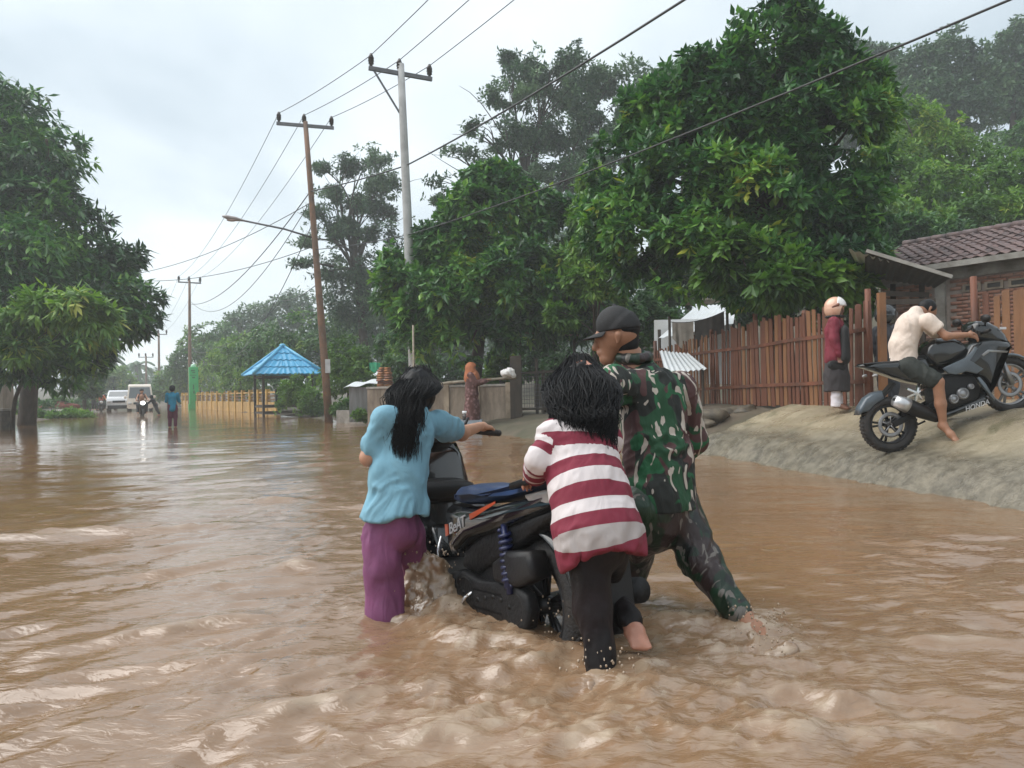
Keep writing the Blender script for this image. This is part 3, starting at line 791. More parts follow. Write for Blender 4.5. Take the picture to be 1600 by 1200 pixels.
# --- brick pillar, sheet box, green net
bp_ = W(603, 625, 24.5); bp_[2] = .2
bpil = thing('brick_pillar', 'orange brick pillar with rounded top left of the wet-haired woman', 'pillar', bp_)
mb = MB(); hh = W(603, 572, 24.5)[2] - .2
mb.obox((0, 0, hh * .36), (.22, 0, 0), (0, .2, 0), (0, 0, hh * .36)); mb.build('shaft', m_mortar, bpil)
rq = random.Random(4)
bm_ = [mesh_from('brick', np.array([(x, y, z) for z in (-.032, .032) for y in (-.05, .05) for x in (-.105, .105)]), [(0, 2, 3, 1), (4, 5, 7, 6), (0, 1, 5, 4), (2, 6, 7, 3), (0, 4, 6, 2), (1, 3, 7, 5)], m) for m in (m_brick, mat('orange_brick', (.42, .19, .09), .85, .25, 9, .3, 50))]
for row in range(int(hh / .075)):
    z = .04 + row * .075; fr = z / hh
    half = .24 if fr < .72 else .24 * math.sqrt(max(.12, 1 - ((fr - .72) / .33) ** 2))
    for k in (-1, 1):
        o = link('brick', rq.choice(bm_), bpil, (k * half * .5 + (row % 2 - .5) * .02, -.17, z)); o.scale = (half / .22, 1 if fr < .72 else 2.8, 1)
cap = W(566, 605, 25.5)
sb = thing('sheet_metal_box', 'grey upright sheet box under a pale curved lid by the pole', 'box', (cap[0], cap[1], .1))
MB().box((-.38, -.3, 0), (.24, .3, cap[2] - .1)).build('body', mat('grey_sheet', (.20, .20, .20), .6, .2, 4, dirt=(.1, .09, .08), dirt_amt=.6, stretch=(3, 3, .3)), sb)
corrugated('lid', (-.55, -.4, cap[2] - .12), (.75, -.4, cap[2] + .06), (-.45, .5, cap[2] + .05), (.7, .5, cap[2] + .2), m_white_sheet, sb, (0, 0, 0), 2, .03)
mb = MB()
for a, b in (((.3, 0, .1), (.9, 0, .75)), ((.35, .1, .7), (.85, .05, .15)), ((.3, .1, .0), (.3, .1, 1.0)), ((.9, 0, 0), (.9, 0, .9))): mb.beam(a, b, .07, .05)
mb.build('timber_braces', m_wood_dark, sb)
cloth('green_net', 'torn bright green plastic sheet hung above the brick pillar', 'sheet', [W(577, 567, 25), W(585, 566, 25), W(594, 567, 25)], [.2, .36, .12], mat('green_plastic', (.05, .42, .22), .4, .2, 8), 21, .08)
# --- low dark kerb wall behind the pole
kw = W(575, 640, 26.5)
o = MB().beam((*W(530, 640, 27.5)[:2], .2), (*W(690, 648, 23.5)[:2], .2), .25, .5).build('kerb_wall', m_concrete, None); tag(o, 'low dark stone kerb at the flood edge below the brick pillar', 'kerb')
# --- crate and jar by the woman
cp = W(735, 668, 20.0)
bx = thing('plastic_crate', 'pale blue grey plastic crate standing in water at the headscarf woman feet', 'crate', (cp[0], cp[1], -.05))
mc = mat('blue_grey_plastic', (.30, .36, .42), .5, .15, 6)
for z in (0.0, .13, .26): MB().box((-.42, -.25, z), (.30, .25, z + .09)).build('slat_band', mc, bx)
for x_ in (-.40, .28): MB().box((x_ - .03, -.27, 0), (x_ + .03, .27, .36)).build('corner', mc, bx)
jp = W(727, 660, 19.7)
jar = thing('jar', 'small dark jar with white lid on the blue grey crate', 'jar', (jp[0], cp[1] - .1, .30))
MB().cyl((0, 0, 0), (0, 0, .17), .085).build('body', m_porcelain, jar, True); MB().cyl((0, 0, .17), (0, 0, .24), .09).build('lid', m_white_sheet, jar, True)

# --- stones at the end of the apron
def stone(label, p, r, seed, m, group=None):
    mb = MB().ball((0, 0, 0), 1.0, 14); V = mb.v[0]
    V = V * (1 + .45 * pnoise(V * 1.3 + seed)[:, None] + .12 * pnoise(V * 4 + seed)[:, None]) * np.asarray(r)
    mb.v[0] = V
    return tag(mb.build('stone', m, None, True, loc=p), label, 'stone', group)
m_stone = mat('dark_wet_stone', (.10, .085, .065), .6, .35, 5, .5, 20, dirt=(.2, .16, .11), dirt_amt=.6, dscale=6)
for k, (u_, v_, y_, r_) in enumerate(((1112, 652, 13.0, (.30, .22, .14)), (1140, 648, 13.4, (.35, .25, .16)), (1100, 662, 12.9, (.18, .15, .10)), (1165, 643, 13.2, (.22, .2, .10)))):
    stone(('broad dark stone at the head of the apron beside the soldier', 'largest dark rubble stone under the picket fence', 'smallest rubble stone next to the soldier elbow side of the apron', 'flat stone at the foot of the red pickets')[k], W(u_, v_, y_), r_, k * 7.3, m_stone, 'rubble below the fence')

# --- poles
def insulator(mb, p, s=1.0, m=0):
    for z, r in ((0, .03), (.05, .05), (.09, .035), (.12, .06), (.17, .04), (.20, .055), (.25, .03)): pass
    prof = [(0, .028), (.05, .028), (.055, .055), (.10, .04), (.105, .062), (.15, .045), (.155, .06), (.21, .04), (.25, .022)]
    mb.tube([(p[0], p[1], p[2] + z * s) for z, r in prof], [r * s for z, r in prof], 10, m)
def utility_pole(label, base, top, r0, r1, m, arm_dir, arm_len, arm_drop=.25, brace=True, lamp=None, isz=1.0):
    base, top = np.asarray(base, float), np.asarray(top, float)
    t = thing('utility_pole', label, 'pole', base, group='power poles along the road')
    k = 6; pts = [base + (top - base) * i / k - (0, 0, .4 if i == 0 else 0) for i in range(k + 1)]
    MB().tube(pts, np.linspace(r0, r1, k + 1), 14).build('shaft', m, t, True, origin=base)
    ad = unit(arm_dir); c = top - (0, 0, arm_drop)
    a, b = c - ad * arm_len / 2, c + ad * arm_len / 2
    MB().beam(a, b, .09, .11).build('crossarm', m_steel_dark, t, origin=base)
    tips = []
    for f in (.04, .48, .96):
        p = a * (1 - f) + b * f + (0, 0, .05)
        mb = MB(); insulator(mb, p, 1.5 * isz); mb.build('insulator', m_porcelain, t, True, origin=base)
        tips.append(p + (0, 0, .33 * isz))
    if brace: MB().beam(a + ad * .12, top - (0, 0, 1.5), .045, .045).build('brace', m_steel_dark, t, origin=base)
    if lamp is not None:
        mb = MB(); q = np.array(lamp, float)
        mb.tube(q, [.035] * len(q), 8); mb.build('lamp_arm', m_steel_dark, t, True, origin=base)
        d = unit(q[-1] - q[-2])
        h = MB(); L_ = .75
        h.tube([q[-1] - d * .1, q[-1] + d * .1, q[-1] + d * .3, q[-1] + d * .6, q[-1] + d * L_], [.04, .07, .13, .12, .05], 12, flat=.6)
        hd_ = h.build('lamp_head', mat('lamp_housing', (.30, .26, .25), .4, .15, 5), t, True, origin=base)
        g = MB(); g.ball(q[-1] + d * .42 - (0, 0, .06), (.2, .1, .06), 10); g.build('lamp_glass', mat('lamp_glass', (.45, .33, .30), .2, .1, 5), hd_, True, origin=base)
    return t, tips
P2b = W(651, 672, 22.0); P2b[2] = .2
P1b = W(515, 658, 28.0); P1b[2] = -.1
roadp = unit((.87, .49, 0))
p2, tip2 = utility_pole('tall grey concrete power pole rising behind the middle tree', P2b, W(626, 100, 22.0), .165, .10, m_pole_conc, (W(673, 124, 22.35) - W(583, 108, 21.75)), 1.85, .28)
la = W(490, 372, 28.0)
p1, tip1 = utility_pole('rusty brown steel power pole with street lamp arm beside the gazebo', P1b, W(477, 190, 28.0), .15, .085, m_pole_rust, (W(520, 205, 28.1) - W(433, 198, 27.9)), 2.05, .15, False,
                        [la, W(445, 358, 27.6), W(382, 345, 27.2)])
MB().box((-.09, -.165, 1.9), (.09, -.14, 2.4)).build('notice', mat('pale_notice', (.5, .5, .5), .7), p1)
P3b = W(297, 630, 66); P3b[2] = 0
p3, tip3 = utility_pole('smaller distant brown power pole behind the green pillar', P3b, W(296, 438, 66), .17, .10, m_pole_rust, (W(313, 443, 66) - W(279, 441, 66)), 2.0, .2, False, isz=1.3)
P4b = W(249, 630, 100); P4b[2] = 0
p4, tip4 = utility_pole('faintest far power pole over the minibus', P4b, W(248, 520, 100), .2, .12, m_pole_rust, (W(258, 522, 100) - W(238, 522, 100)), 2.2, .2, False, isz=1.5)
P5b = W(229, 630, 112); P5b[2] = 0
p5, tip5 = utility_pole('far thin power pole among the palms', P5b, W(228, 556, 112), .2, .12, m_pole_rust, (W(238, 557, 112) - W(219, 557, 112)), 2.2, .2, False, isz=1.5)

def wire(label, pts, sag, r=.012, m=None, name='power_line'):
    Q = []
    pts = [np.asarray(p, float) for p in pts]
    for i in range(len(pts) - 1):
        for f in np.linspace(0, 1, 25)[(1 if i else 0):]:
            Q.append(pts[i] * (1 - f) + pts[i + 1] * f - np.array((0, 0, sag[i] * 4 * f * (1 - f))))
    o = MB().tube(Q, r, 5, cap=False).build(name, m or m_alum, None, True, origin=pts[0], loc=pts[0])
    return tag(o, label, 'cable', 'overhead lines')
NEXT = P2b + np.array((19.5, -36, 0))
for k, nm in enumerate(('left', 'middle', 'right')):
    pt = NEXT + (tip2[k] - tip2[1]) * (1, 1, 0) + (0, 0, 10.4)
    wire('%s power line running overhead from the concrete pole to the rusty pole' % ('leftmost', 'middle', 'rightmost')[k], [pt, tip2[k], tip1[k], tip3[k], tip4[k]], [.9, .08, .9, .6], .012)
ca = W(636, 258, 22.0); cb_ = W(485, 299, 28)
wire('thick black cable crossing the sky from top right to the concrete pole', [NEXT + (0, 0, 8.4), ca, cb_, W(297, 475, 66)], [1.1, .05, 1.2], .022, m_cable, 'telephone_cable')
cc = W(641, 366, 21.8); cd = W(492, 390, 28)
wire('thin dark cable sagging in front of the big tree at lamp height', [NEXT + (.6, .4, 5.9), cc, cd], [.85, .05], .015, m_cable, 'telephone_cable')
wire('slack cable drooping from the rusty pole toward the far pole', [W(485, 315, 28), W(297, 470, 66)], [2.2], .016, m_cable, 'telephone_cable')
wire('lower slack cable looping from the lamp arm toward the green pillar', [W(488, 350, 28), W(299, 540, 64)], [3.2], .016, m_cable, 'telephone_cable')
wire('cable crossing from the left tree to the rusty pole', [W(150, 430, 40), W(490, 385, 28)], [.7], .014, m_cable, 'telephone_cable')
wire('upper service cable slanting down toward the left tree', [W(180, 432, 38), W(483, 318, 28)], [.5], .014, m_cable, 'telephone_cable')
wire('low service cable reaching the gazebo side trees', [W(300, 545, 64), W(330, 545, 50), W(440, 470, 42), W(500, 440, 28.2)], [.3, .5, .2], .016, m_cable, 'telephone_cable')

# --- gazebo
gz = W(443, 650, 38.0); GX, GY = gz[0], gz[1]
gaz = thing('gazebo', 'roadside gazebo with bright blue tiled pyramid roof standing in the flood', 'gazebo', (GX, GY, -.15), (0, 0, math.radians(28)))
m_blue = mat('sky_blue_metal_tile', (.06, .36, .62), .35, .12, 3, .08, 12)
m_blue2 = mat('pale_blue_ridge', (.12, .45, .68), .35, .1, 3)
ER, EZ, AZ = 1.62, 2.15, 3.55
first = None
for side in range(4):
    a = side * math.pi / 2; ca_, sa_ = math.cos(a), math.sin(a)
    for k in range(4):
        f0, f1 = k / 4, (k + 1) / 4
        V = []; F = []; n = 24
        for j, (f, dz) in enumerate(((f0, .05), (f1, .0))):
            R = ER * (1 - f) + .04
            for i in range(n + 1):
                x = R * (2 * i / n - 1); z = EZ + (AZ - EZ) * f + dz + .02 * math.cos(2 * math.pi * x / .27)
                V.append((x, -R, z))
        for i in range(n): F.append((i, i + 1, n + 2 + i, n + 1 + i))
        V = np.array(V); m0 = len(V); V2 = V.copy(); V2[:, 2] -= .035
        FF = F + [tuple(q + m0 for q in f[::-1]) for f in F] + [(i, m0 + i, m0 + i + 1, i + 1) for i in range(n)]
        V = np.concatenate([V, V2]); V = np.stack([V[:, 0] * ca_ - V[:, 1] * sa_, V[:, 0] * sa_ + V[:, 1] * ca_, V[:, 2]], 1)
        link('roof_panel', mesh_from('roof_panel', V, FF, m_blue, False), gaz)
    MB().tube([((ER + .06) * (ca_ - sa_) * 1.0, (ER + .06) * (ca_ + sa_), EZ + .06), (0, 0, AZ + .08)], [.075, .07], 8).build('hip_ridge', m_blue2, gaz, True)
MB().ball((0, 0, AZ + .08), (.16, .16, .09), 10).build('finial', m_blue2, gaz, True)
for sx in (-1, 1):
    for sy in (-1, 1):
        MB().obox((sx * 1.15, sy * 1.15, 1.08), (.055, 0, 0), (0, .055, 0), (0, 0, 1.1)).build('post', m_wood_dark, gaz)
for (a, b) in (((-1.15, -1.15), (1.15, -1.15)), ((1.15, -1.15), (1.15, 1.15)), ((-1.15, 1.15), (1.15, 1.15)), ((-1.15, -1.15), (-1.15, 1.15))):
    for z, nm in ((.32, 'lower_rail'), (.62, 'seat_rail'), (2.05, 'top_beam')):
        MB().beam((*a, z), (*b, z), .06, .09).build(nm, m_wood_dark, gaz)
MB().box((-.2, .9, .62), (.55, 1.05, 1.5)).build('back_board', mat('dark_board', (.06, .075, .07), .7), gaz)
for i in range(6): MB().box((-1.1 + i * .37, -.9, .67), (-1.1 + i * .37 + .34, 1.0, .70)).build('floor_plank', m_wood_dark, gaz)
pz = W(445, 603, 37.3); o = MB().ball((0, 0, 0), .13, 10).build('lamp_globe', m_white_sheet, None, True, loc=(pz[0], pz[1], pz[2])); tag(o, 'round white lamp globe hanging under the blue gazebo roof', 'lamp')

# --- yellow fence
m_yel = mat('ochre_yellow_paint', (.55, .33, .06), .6, .15, 2, .1, 20, dirt=(.25, .14, .05), dirt_amt=.55, dscale=1.5)
m_yel2 = mat('pale_ochre_panel', (.47, .29, .09), .65, .18, 2, .1, 20, dirt=(.2, .11, .04), dirt_amt=.6, dscale=1.2)
m_orn = mat('brown_fretwork', (.13, .07, .03), .7, .2, 4)
ya = np.array((*W(434, 640, 41)[:2], 0)); yb = np.array((*W(286, 640, 70)[:2], 0))
yf = thing('yellow_fence', 'long ochre yellow panel fence along the road behind the green pillar', 'fence', ya)
yd = unit(yb - ya); L = np.linalg.norm(yb - ya); nseg = 16
for i in range(nseg + 1):
    p = ya + yd * L * i / nseg
    MB().obox(p + (0, 0, .58), yd * .11, np.array((-yd[1], yd[0], 0)) * .11, (0, 0, .78)).build('pillar', m_yel, yf, origin=ya)
    if i < nseg:
        c = ya + yd * L * (i + .5) / nseg; hl = L / nseg / 2 - .12; sd = np.array((-yd[1], yd[0], 0))
        MB().obox(c + (0, 0, .22), yd * hl, sd * .05, (0, 0, .42)).build('panel', m_yel2, yf, origin=ya)
        for z in (.78, .98, 1.18): MB().obox(c + (0, 0, z), yd * hl, sd * .03, (0, 0, .045)).build('slat', m_yel2 if z > 1.1 else m_orn, yf, origin=ya)
# --- green pillar
gpz = W(303, 637, 64)
gpl = thing('green_pillar', 'tall bright green village pillar in front of the yellow fence', 'pillar', (gpz[0], gpz[1], -.1), (0, 0, math.radians(25)))
m_gr = mat('bright_green_paint', (.03, .42, .12), .5, .12, 2, .1, 10); m_gr2 = mat('pale_green_cap', (.35, .6, .42), .5)
bevel(MB().box((-.36, -.36, 0), (.36, .36, 3.55)).build('shaft', m_gr, gpl), .03)
MB().box((-.42, -.42, 0), (.42, .42, .5)).build('plinth', m_gr, gpl)
MB().ball((0, 0, 3.62), (.22, .22, .2), 10).build('finial', m_gr2, gpl, True)
mb = MB()
for z0_, z1_, x0_, x1_ in ((3.2, 3.3, -.2, .1), (3.05, 3.13, -.1, .12), (2.85, 2.9, -.28, .22), (2.62, 2.74, -.12, .1), (1.7, 2.1, -.07, .02), (1.35, 1.6, -.05, .06)):
    mb.box((x0_, -.372, z0_), (x1_, -.355, z1_))
mb.build('painted_marks', mat('dark_green_marks', (.02, .14, .05), .6), gpl)

# --- left bank : marker post, slab, debris
mp_ = W(105, 648, 47)
mk = thing('road_marker_post', 'white and black road marker post at the left flood edge', 'marker post', (mp_[0], mp_[1], -.1))
MB().cyl((0, 0, 0), (0, 0, 1.05), .13, 12).build('shaft', m_porcelain, mk, True)
MB().cyl((0, 0, 1.05), (0, 0, 2.1), .135, 12).build('white_band', m_white_sheet, mk, True)
MB().cyl((0, 0, -.1), (0, 0, .12), .28, 12).build('foot', m_concrete, mk, True)
sl = W(88, 646, 43); o = MB().obox((0, 0, 0), (1.5, -.5, -.12), (.2, .5, 0), (0, 0, .07)).build('slab', m_concrete, None, loc=(sl[0], sl[1], .35)); tag(o, 'pale tilted concrete slab left of the marker post', 'slab')
rd = W(94, 632, 46); tag(stone('rust red heap of debris behind the tilted slab', (rd[0], rd[1], .4), (1.2, .8, .45), 31, mat('rust_red_debris', (.16, .045, .03), .8, .4, 2, .5, 10)), None, 'debris')
st_ = W(2, 655, 26.5)
stump = thing('stone_block', 'dark square stone block at the far left edge of the flood', 'block', (st_[0] - .1, st_[1], -.1))
bevel(MB().box((-.35, -.35, 0), (.35, .35, .75)).build('body', m_stone, stump), .05); MB().box((-.4, -.4, .75), (.4, .4, .83)).build('cap', m_concrete, stump)
wb_ = W(3, 600, 30); o = MB().box((-1.2, -.4, -.2), (.5, .4, 2.2)).build('shed_wall', m_plaster, None, loc=(wb_[0] - 4.2, wb_[1] + 6, 0)); tag(o, 'pale wall corner half hidden under the left tree', 'wall')
# ------------------------------------------------------------------ trees and plants
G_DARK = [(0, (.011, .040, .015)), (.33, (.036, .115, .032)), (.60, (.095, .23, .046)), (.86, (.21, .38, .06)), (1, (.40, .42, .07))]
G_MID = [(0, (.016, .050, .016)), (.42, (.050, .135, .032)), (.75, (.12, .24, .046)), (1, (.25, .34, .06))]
G_LIGHT = [(0, (.035, .09, .018)), (.40, (.105, .22, .036)), (.75, (.21, .35, .055)), (1, (.42, .45, .10))]
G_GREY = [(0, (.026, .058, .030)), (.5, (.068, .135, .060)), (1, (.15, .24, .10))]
lm_dark = leaf_mat('glossy_dark_leaf', G_DARK, .22, .34)
lm_mid = leaf_mat('green_leaf', G_MID, .25, .4)
lm_light = leaf_mat('young_green_leaf', G_LIGHT, .3, .45)
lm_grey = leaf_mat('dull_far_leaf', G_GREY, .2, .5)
m_bark = mat('brown_bark', (.06, .045, .035), .9, .35, 6, .6, 25, stretch=(1, 1, .3))
m_bark_l = mat('grey_bark', (.13, .115, .10), .9, .3, 6, .5, 25, stretch=(1, 1, .3))

def leaves(C, A, per, L, Wd, r, droop, spread, tint):
    """whorls of folded leaves: C centres, A axes, per leaves each -> V, F, tint"""
    n = len(C) * per
    c = np.repeat(C, per, 0); a = np.repeat(A, per, 0)
    ref = r.normal(size=(len(C), 3)); u = np.cross(A, ref); u /= np.linalg.norm(u, axis=1)[:, None] + 1e-9; w = np.cross(A, u)
    u = np.repeat(u, per, 0); w = np.repeat(w, per, 0)
    ph = np.tile(np.arange(per) * 2 * math.pi / per, len(C)) + r.normal(0, .35, n)
    d = a * (1 - spread) + (np.cos(ph)[:, None] * u + np.sin(ph)[:, None] * w) * spread + r.normal(0, .12, (n, 3))
    d[:, 2] -= droop * r.uniform(.4, 1.4, n); d /= np.linalg.norm(d, axis=1)[:, None] + 1e-9
    up = np.tile((0, 0, 1.0), (n, 1)) + r.normal(0, .35, (n, 3))
    s = np.cross(d, up); s /= np.linalg.norm(s, axis=1)[:, None] + 1e-9; nn = np.cross(s, d)
    l = L * r.uniform(.45, 1.3, n)[:, None]; wd = Wd * r.uniform(.75, 1.2, n)[:, None]
    b = c + d * l * .08
    V = np.stack([b, b + d * l * .5 + s * wd - nn * wd * .35, b + d * l - np.array((0, 0, 1.0)) * l * .18 * droop, b + d * l * .5 - s * wd - nn * wd * .35], 1).reshape(-1, 3)
    i = np.arange(n)[:, None] * 4
    F = np.concatenate([i + np.array([[0, 1, 2]]), i + np.array([[0, 2, 3]])], 0)
    t = np.clip(np.repeat(tint, per) + r.normal(0, .09, n), 0, 1)
    return V, F, np.repeat(t, 4)

def tree(name, label, base, blobs, n, per, L, Wd, lm, seed, trunk_r=.2, droop=.35, spread=.65, bark=None, gap=-.22, gscale=.9, limbs=True, group=None, cat='tree', shell=.5, fork=.35, twigs=0, light=0.0, ytint=0.0, lobe=.3):
    """blobs: (centre, radii) of the leaf masses"""
    r = np.random.default_rng(seed)
    base = np.asarray(base, float)
    t = thing(name, label, cat, base, group=group)
    C = np.array([b[0] for b in blobs], float); R = np.array([np.broadcast_to(b[1], 3) for b in blobs], float)
    wgt = (R[:, 0] * R[:, 1] + R[:, 0] * R[:, 2] + R[:, 1] * R[:, 2]); wgt /= wgt.sum()
    pts = []; axs = []; tin = []
    need = n
    while need > 0:
        m = need * 2 + 20
        k = r.choice(len(C), m, p=wgt)
        d = r.normal(size=(m, 3)); d /= np.linalg.norm(d, axis=1)[:, None]
        rad = shell + (1 - shell) * r.random(m) ** .6
        lob = 1 + lobe * 2 * pnoise(d * 1.6 + k[:, None] * 3.1 + seed)
        p = C[k] + d * R[k] * (rad * lob)[:, None]
        keep = (pnoise(p * gscale + seed * 1.3) > gap) & (p[:, 2] > base[2] + .15)
        p, d, rad = p[keep], d[keep], rad[keep]
        ti = .40 + .42 * pnoise(p * (.75 * 8 / (8 + abs(C[0][1]) * .12)) + seed + 9) + .30 * pnoise(p * 2.2 + seed) + r.normal(0, .10, len(p)) + light
        if ytint: ti += ytint * (r.random(len(p)) < .035)
        pts.append(p[:need]); axs.append(d[:need]); tin.append(ti[:need]); need -= len(p[:need])
    P = np.concatenate(pts); D = np.concatenate(axs); T = np.concatenate(tin)
    A = D + np.array((0, 0, .25)) + r.normal(0, .35, D.shape); A /= np.linalg.norm(A, axis=1)[:, None]
    V, F, tt = leaves(P, A, per, L, Wd, r, droop, spread, T)
    link('crown', mesh_from('crown', V - base, F, lm, False, attrs={'tint': tt}), t)
    if limbs:
        mb = MB(); bk = bark or m_bark
        cz = C[:, 2].mean(); cen = C.mean(0); htop = C[:, 2].max()
        fz = base[2] + (cz - base[2]) * fork * 1.6
        fp = np.array((base[0] * .6 + cen[0] * .4, base[1] * .6 + cen[1] * .4, fz))
        tp = np.array((cen[0], cen[1], base[2] + (htop - base[2]) * .80))
        def bend(a, b, r0, r1, k=6, j=.12):
            q = []; Ln = np.linalg.norm(b - a)
            o1 = r.normal(0, j * Ln * .3, 3)
            for i in range(k + 1):
                f = i / k; q.append(a * (1 - f) + b * f + o1 * math.sin(math.pi * f) + np.array((0, 0, .08 * Ln * math.sin(math.pi * f))))
            mb.tube(q, np.linspace(r0, r1, k + 1), 8)
            return q
        q0 = bend(base - (0, 0, .3), fp, trunk_r, trunk_r * .72, 5, .04)
        q1 = bend(fp, tp, trunk_r * .72, trunk_r * .12, 7, .08)
        for c_, R_ in zip(C, R):
            st = q1[int(r.integers(0, 4))]
            qq = bend(np.array(st), c_ + r.normal(0, .15, 3) * R_, trunk_r * r.uniform(.28, .42), trunk_r * .06, 6, .15)
            for _ in range(twigs):
                e = c_ + r.normal(0, .55, 3) * R_
                bend(np.array(qq[int(r.integers(3, 6))]), e, trunk_r * .1, trunk_r * .025, 4, .2)
        mb.build('trunk', bk, t, True, origin=base)
    return t

def blobs_px(lst):
    """(u, v, Y, r_px[, flat[, depth]]) measured in the photograph -> world blobs"""
    out = []
    for q in lst:
        u, v, Y, rp = q[:4]; fl = q[4] if len(q) > 4 else .85; dp = q[5] if len(q) > 5 else 1.0
        rr = rp / 1200 * Y
        out.append((W(u, v, Y), (rr, rr * dp, rr * fl)))
    return out
def gbase(u, Y):
    p = W(u, 600, Y); return np.array((p[0], p[1], float(ground_z(p[0], p[1])) - .05))

# the big mango tree on the left bank
tree('mango_tree', 'huge dark mango tree overhanging the flood from the left bank', gbase(40, 31), blobs_px([
    (-40, 200, 29, 110), (30, 270, 28, 95), (-90, 330, 28, 120), (65, 350, 27, 85), (110, 420, 27, 60), (20, 420, 25, 100), (-60, 480, 24, 120), (175, 415, 27.5, 42), (205, 465, 27, 45, .7), (150, 490, 26, 62, .8),
    (90, 520, 25, 80), (20, 545, 24, 60), (-20, 160, 30, 45), (215, 500, 26.5, 32, .6), (135, 540, 27, 45, .8), (195, 400, 28, 28, .6)]), 9500, 7, .40, .060, lm_dark, 11, .36, .45, .6, gap=-.28, light=-.06, lobe=.28)
tree('mango_branch_spray', 'yellowing low leaf spray at the front of the left mango tree', gbase(20, 27), blobs_px([
    (60, 480, 21.5, 45, .6), (115, 475, 21.5, 38, .6), (10, 500, 21.5, 40, .6), (30, 540, 21.5, 32, .8), (150, 490, 21.5, 28, .7)]), 520, 8, .40, .055, lm_light, 12, .08, .5, .6, gap=.02, gscale=1.1, light=.04, ytint=.6, lobe=.5)
# right big tree behind the fence
tree('jackfruit_tree', 'tall dense broadleaf tree towering behind the picket fence', gbase(1238, 15.0), blobs_px([
    (1215, 60, 15.2, 62), (1170, 95, 15, 50), (1250, 120, 15, 75), (1330, 140, 15, 55), (1130, 190, 15, 80), (1050, 200, 15.6, 70), (1230, 210, 14.6, 90), (1330, 225, 14.6, 58), (980, 260, 15.8, 62), (1090, 290, 14.8, 90),
    (1200, 320, 14.3, 95), (1310, 330, 14.4, 70), (1000, 350, 15.2, 75), (1100, 385, 14.2, 78), (1200, 420, 13.9, 80), (1290, 415, 14.0, 72), (1010, 415, 15, 48), (960, 330, 15.8, 45), (1340, 400, 14.3, 45), (1230, 20, 15.4, 36), (1165, 455, 13.9, 42, .7), (1260, 462, 13.9, 38, .7), (1092, 130, 15.4, 55), (1030, 165, 15.7, 52), (1340, 180, 14.8, 55), (1290, 75, 15.2, 45)]),
    13000, 7, .22, .050, lm_dark, 21, .24, .3, .62, gap=-.13, gscale=1.25, light=.0, ytint=.3)
tree('guava_tree', 'lighter leafy boughs hanging low over the helmeted pedestrian', gbase(1228, 15.2), blobs_px([
    (1150, 395, 13.2, 40, .8), (1200, 400, 13.1, 42, .8), (1130, 430, 13.2, 36, .7), (1215, 440, 13.1, 40, .7), (1165, 440, 13.1, 36, .7), (1290, 440, 13.2, 34, .7), (1335, 445, 13.2, 28, .8)]), 850, 7, .27, .07, lm_light, 22, .09, .5, .6, gap=-.05, light=-.06)
# middle tree behind the wall
tree('breadfruit_tree', 'round dark tree behind the concrete wall in the middle', gbase(735, 23.0), blobs_px([
    (770, 290, 23, 45), (740, 350, 22.6, 62), (690, 400, 22.3, 60), (820, 340, 23, 60), (880, 360, 23, 55), (640, 450, 22, 52), (720, 460, 21.6, 75), (800, 440, 21.8, 75), (880, 440, 22.3, 60), (620, 410, 22.5, 30), (660, 510, 21.8, 50, .7), (740, 530, 21.5, 52, .6), (820, 510, 21.8, 48, .7), (900, 480, 22.5, 50, .8), (905, 400, 23, 40)]),
    8500, 7, .30, .064, lm_dark, 31, .22, .35, .62, gap=-.20, gscale=.9, light=.05, ytint=.22)
# light green creeper tree between the two
tree('moringa_tree', 'pale green slender tree between the middle and right trees', gbase(930, 20.5), blobs_px([
    (925, 330, 20, 34), (930, 385, 19.5, 38), (915, 440, 19.5, 34), (945, 470, 19.8, 34), (925, 280, 20.5, 26), (955, 420, 19.8, 34), (880, 490, 20, 26), (960, 520, 20, 30)]), 1500, 7, .20, .04, lm_light, 32, .09, .4, .6, gap=-.15, light=.0)
# airy trees further back
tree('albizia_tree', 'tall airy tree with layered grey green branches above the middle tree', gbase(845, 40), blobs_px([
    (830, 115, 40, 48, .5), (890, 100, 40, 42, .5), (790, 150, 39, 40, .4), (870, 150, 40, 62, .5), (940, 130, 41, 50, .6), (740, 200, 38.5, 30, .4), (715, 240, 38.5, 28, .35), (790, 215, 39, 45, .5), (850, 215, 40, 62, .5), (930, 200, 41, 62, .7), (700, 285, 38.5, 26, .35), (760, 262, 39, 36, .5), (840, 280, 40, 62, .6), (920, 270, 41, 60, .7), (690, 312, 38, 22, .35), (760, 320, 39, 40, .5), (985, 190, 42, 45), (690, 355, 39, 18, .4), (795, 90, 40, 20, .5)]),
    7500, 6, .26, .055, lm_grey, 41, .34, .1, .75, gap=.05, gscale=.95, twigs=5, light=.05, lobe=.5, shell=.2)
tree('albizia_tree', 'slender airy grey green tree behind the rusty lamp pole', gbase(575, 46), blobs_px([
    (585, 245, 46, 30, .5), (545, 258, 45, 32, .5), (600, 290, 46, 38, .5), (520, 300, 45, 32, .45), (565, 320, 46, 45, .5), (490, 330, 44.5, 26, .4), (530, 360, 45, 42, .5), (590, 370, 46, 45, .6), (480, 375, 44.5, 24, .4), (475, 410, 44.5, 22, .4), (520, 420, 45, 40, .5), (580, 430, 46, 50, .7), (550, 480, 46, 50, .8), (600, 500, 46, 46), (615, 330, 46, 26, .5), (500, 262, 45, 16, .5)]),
    5200, 6, .27, .055, lm_grey, 42, .32, .1, .75, gap=.05, gscale=.9, twigs=5, light=.05, lobe=.5, shell=.2)

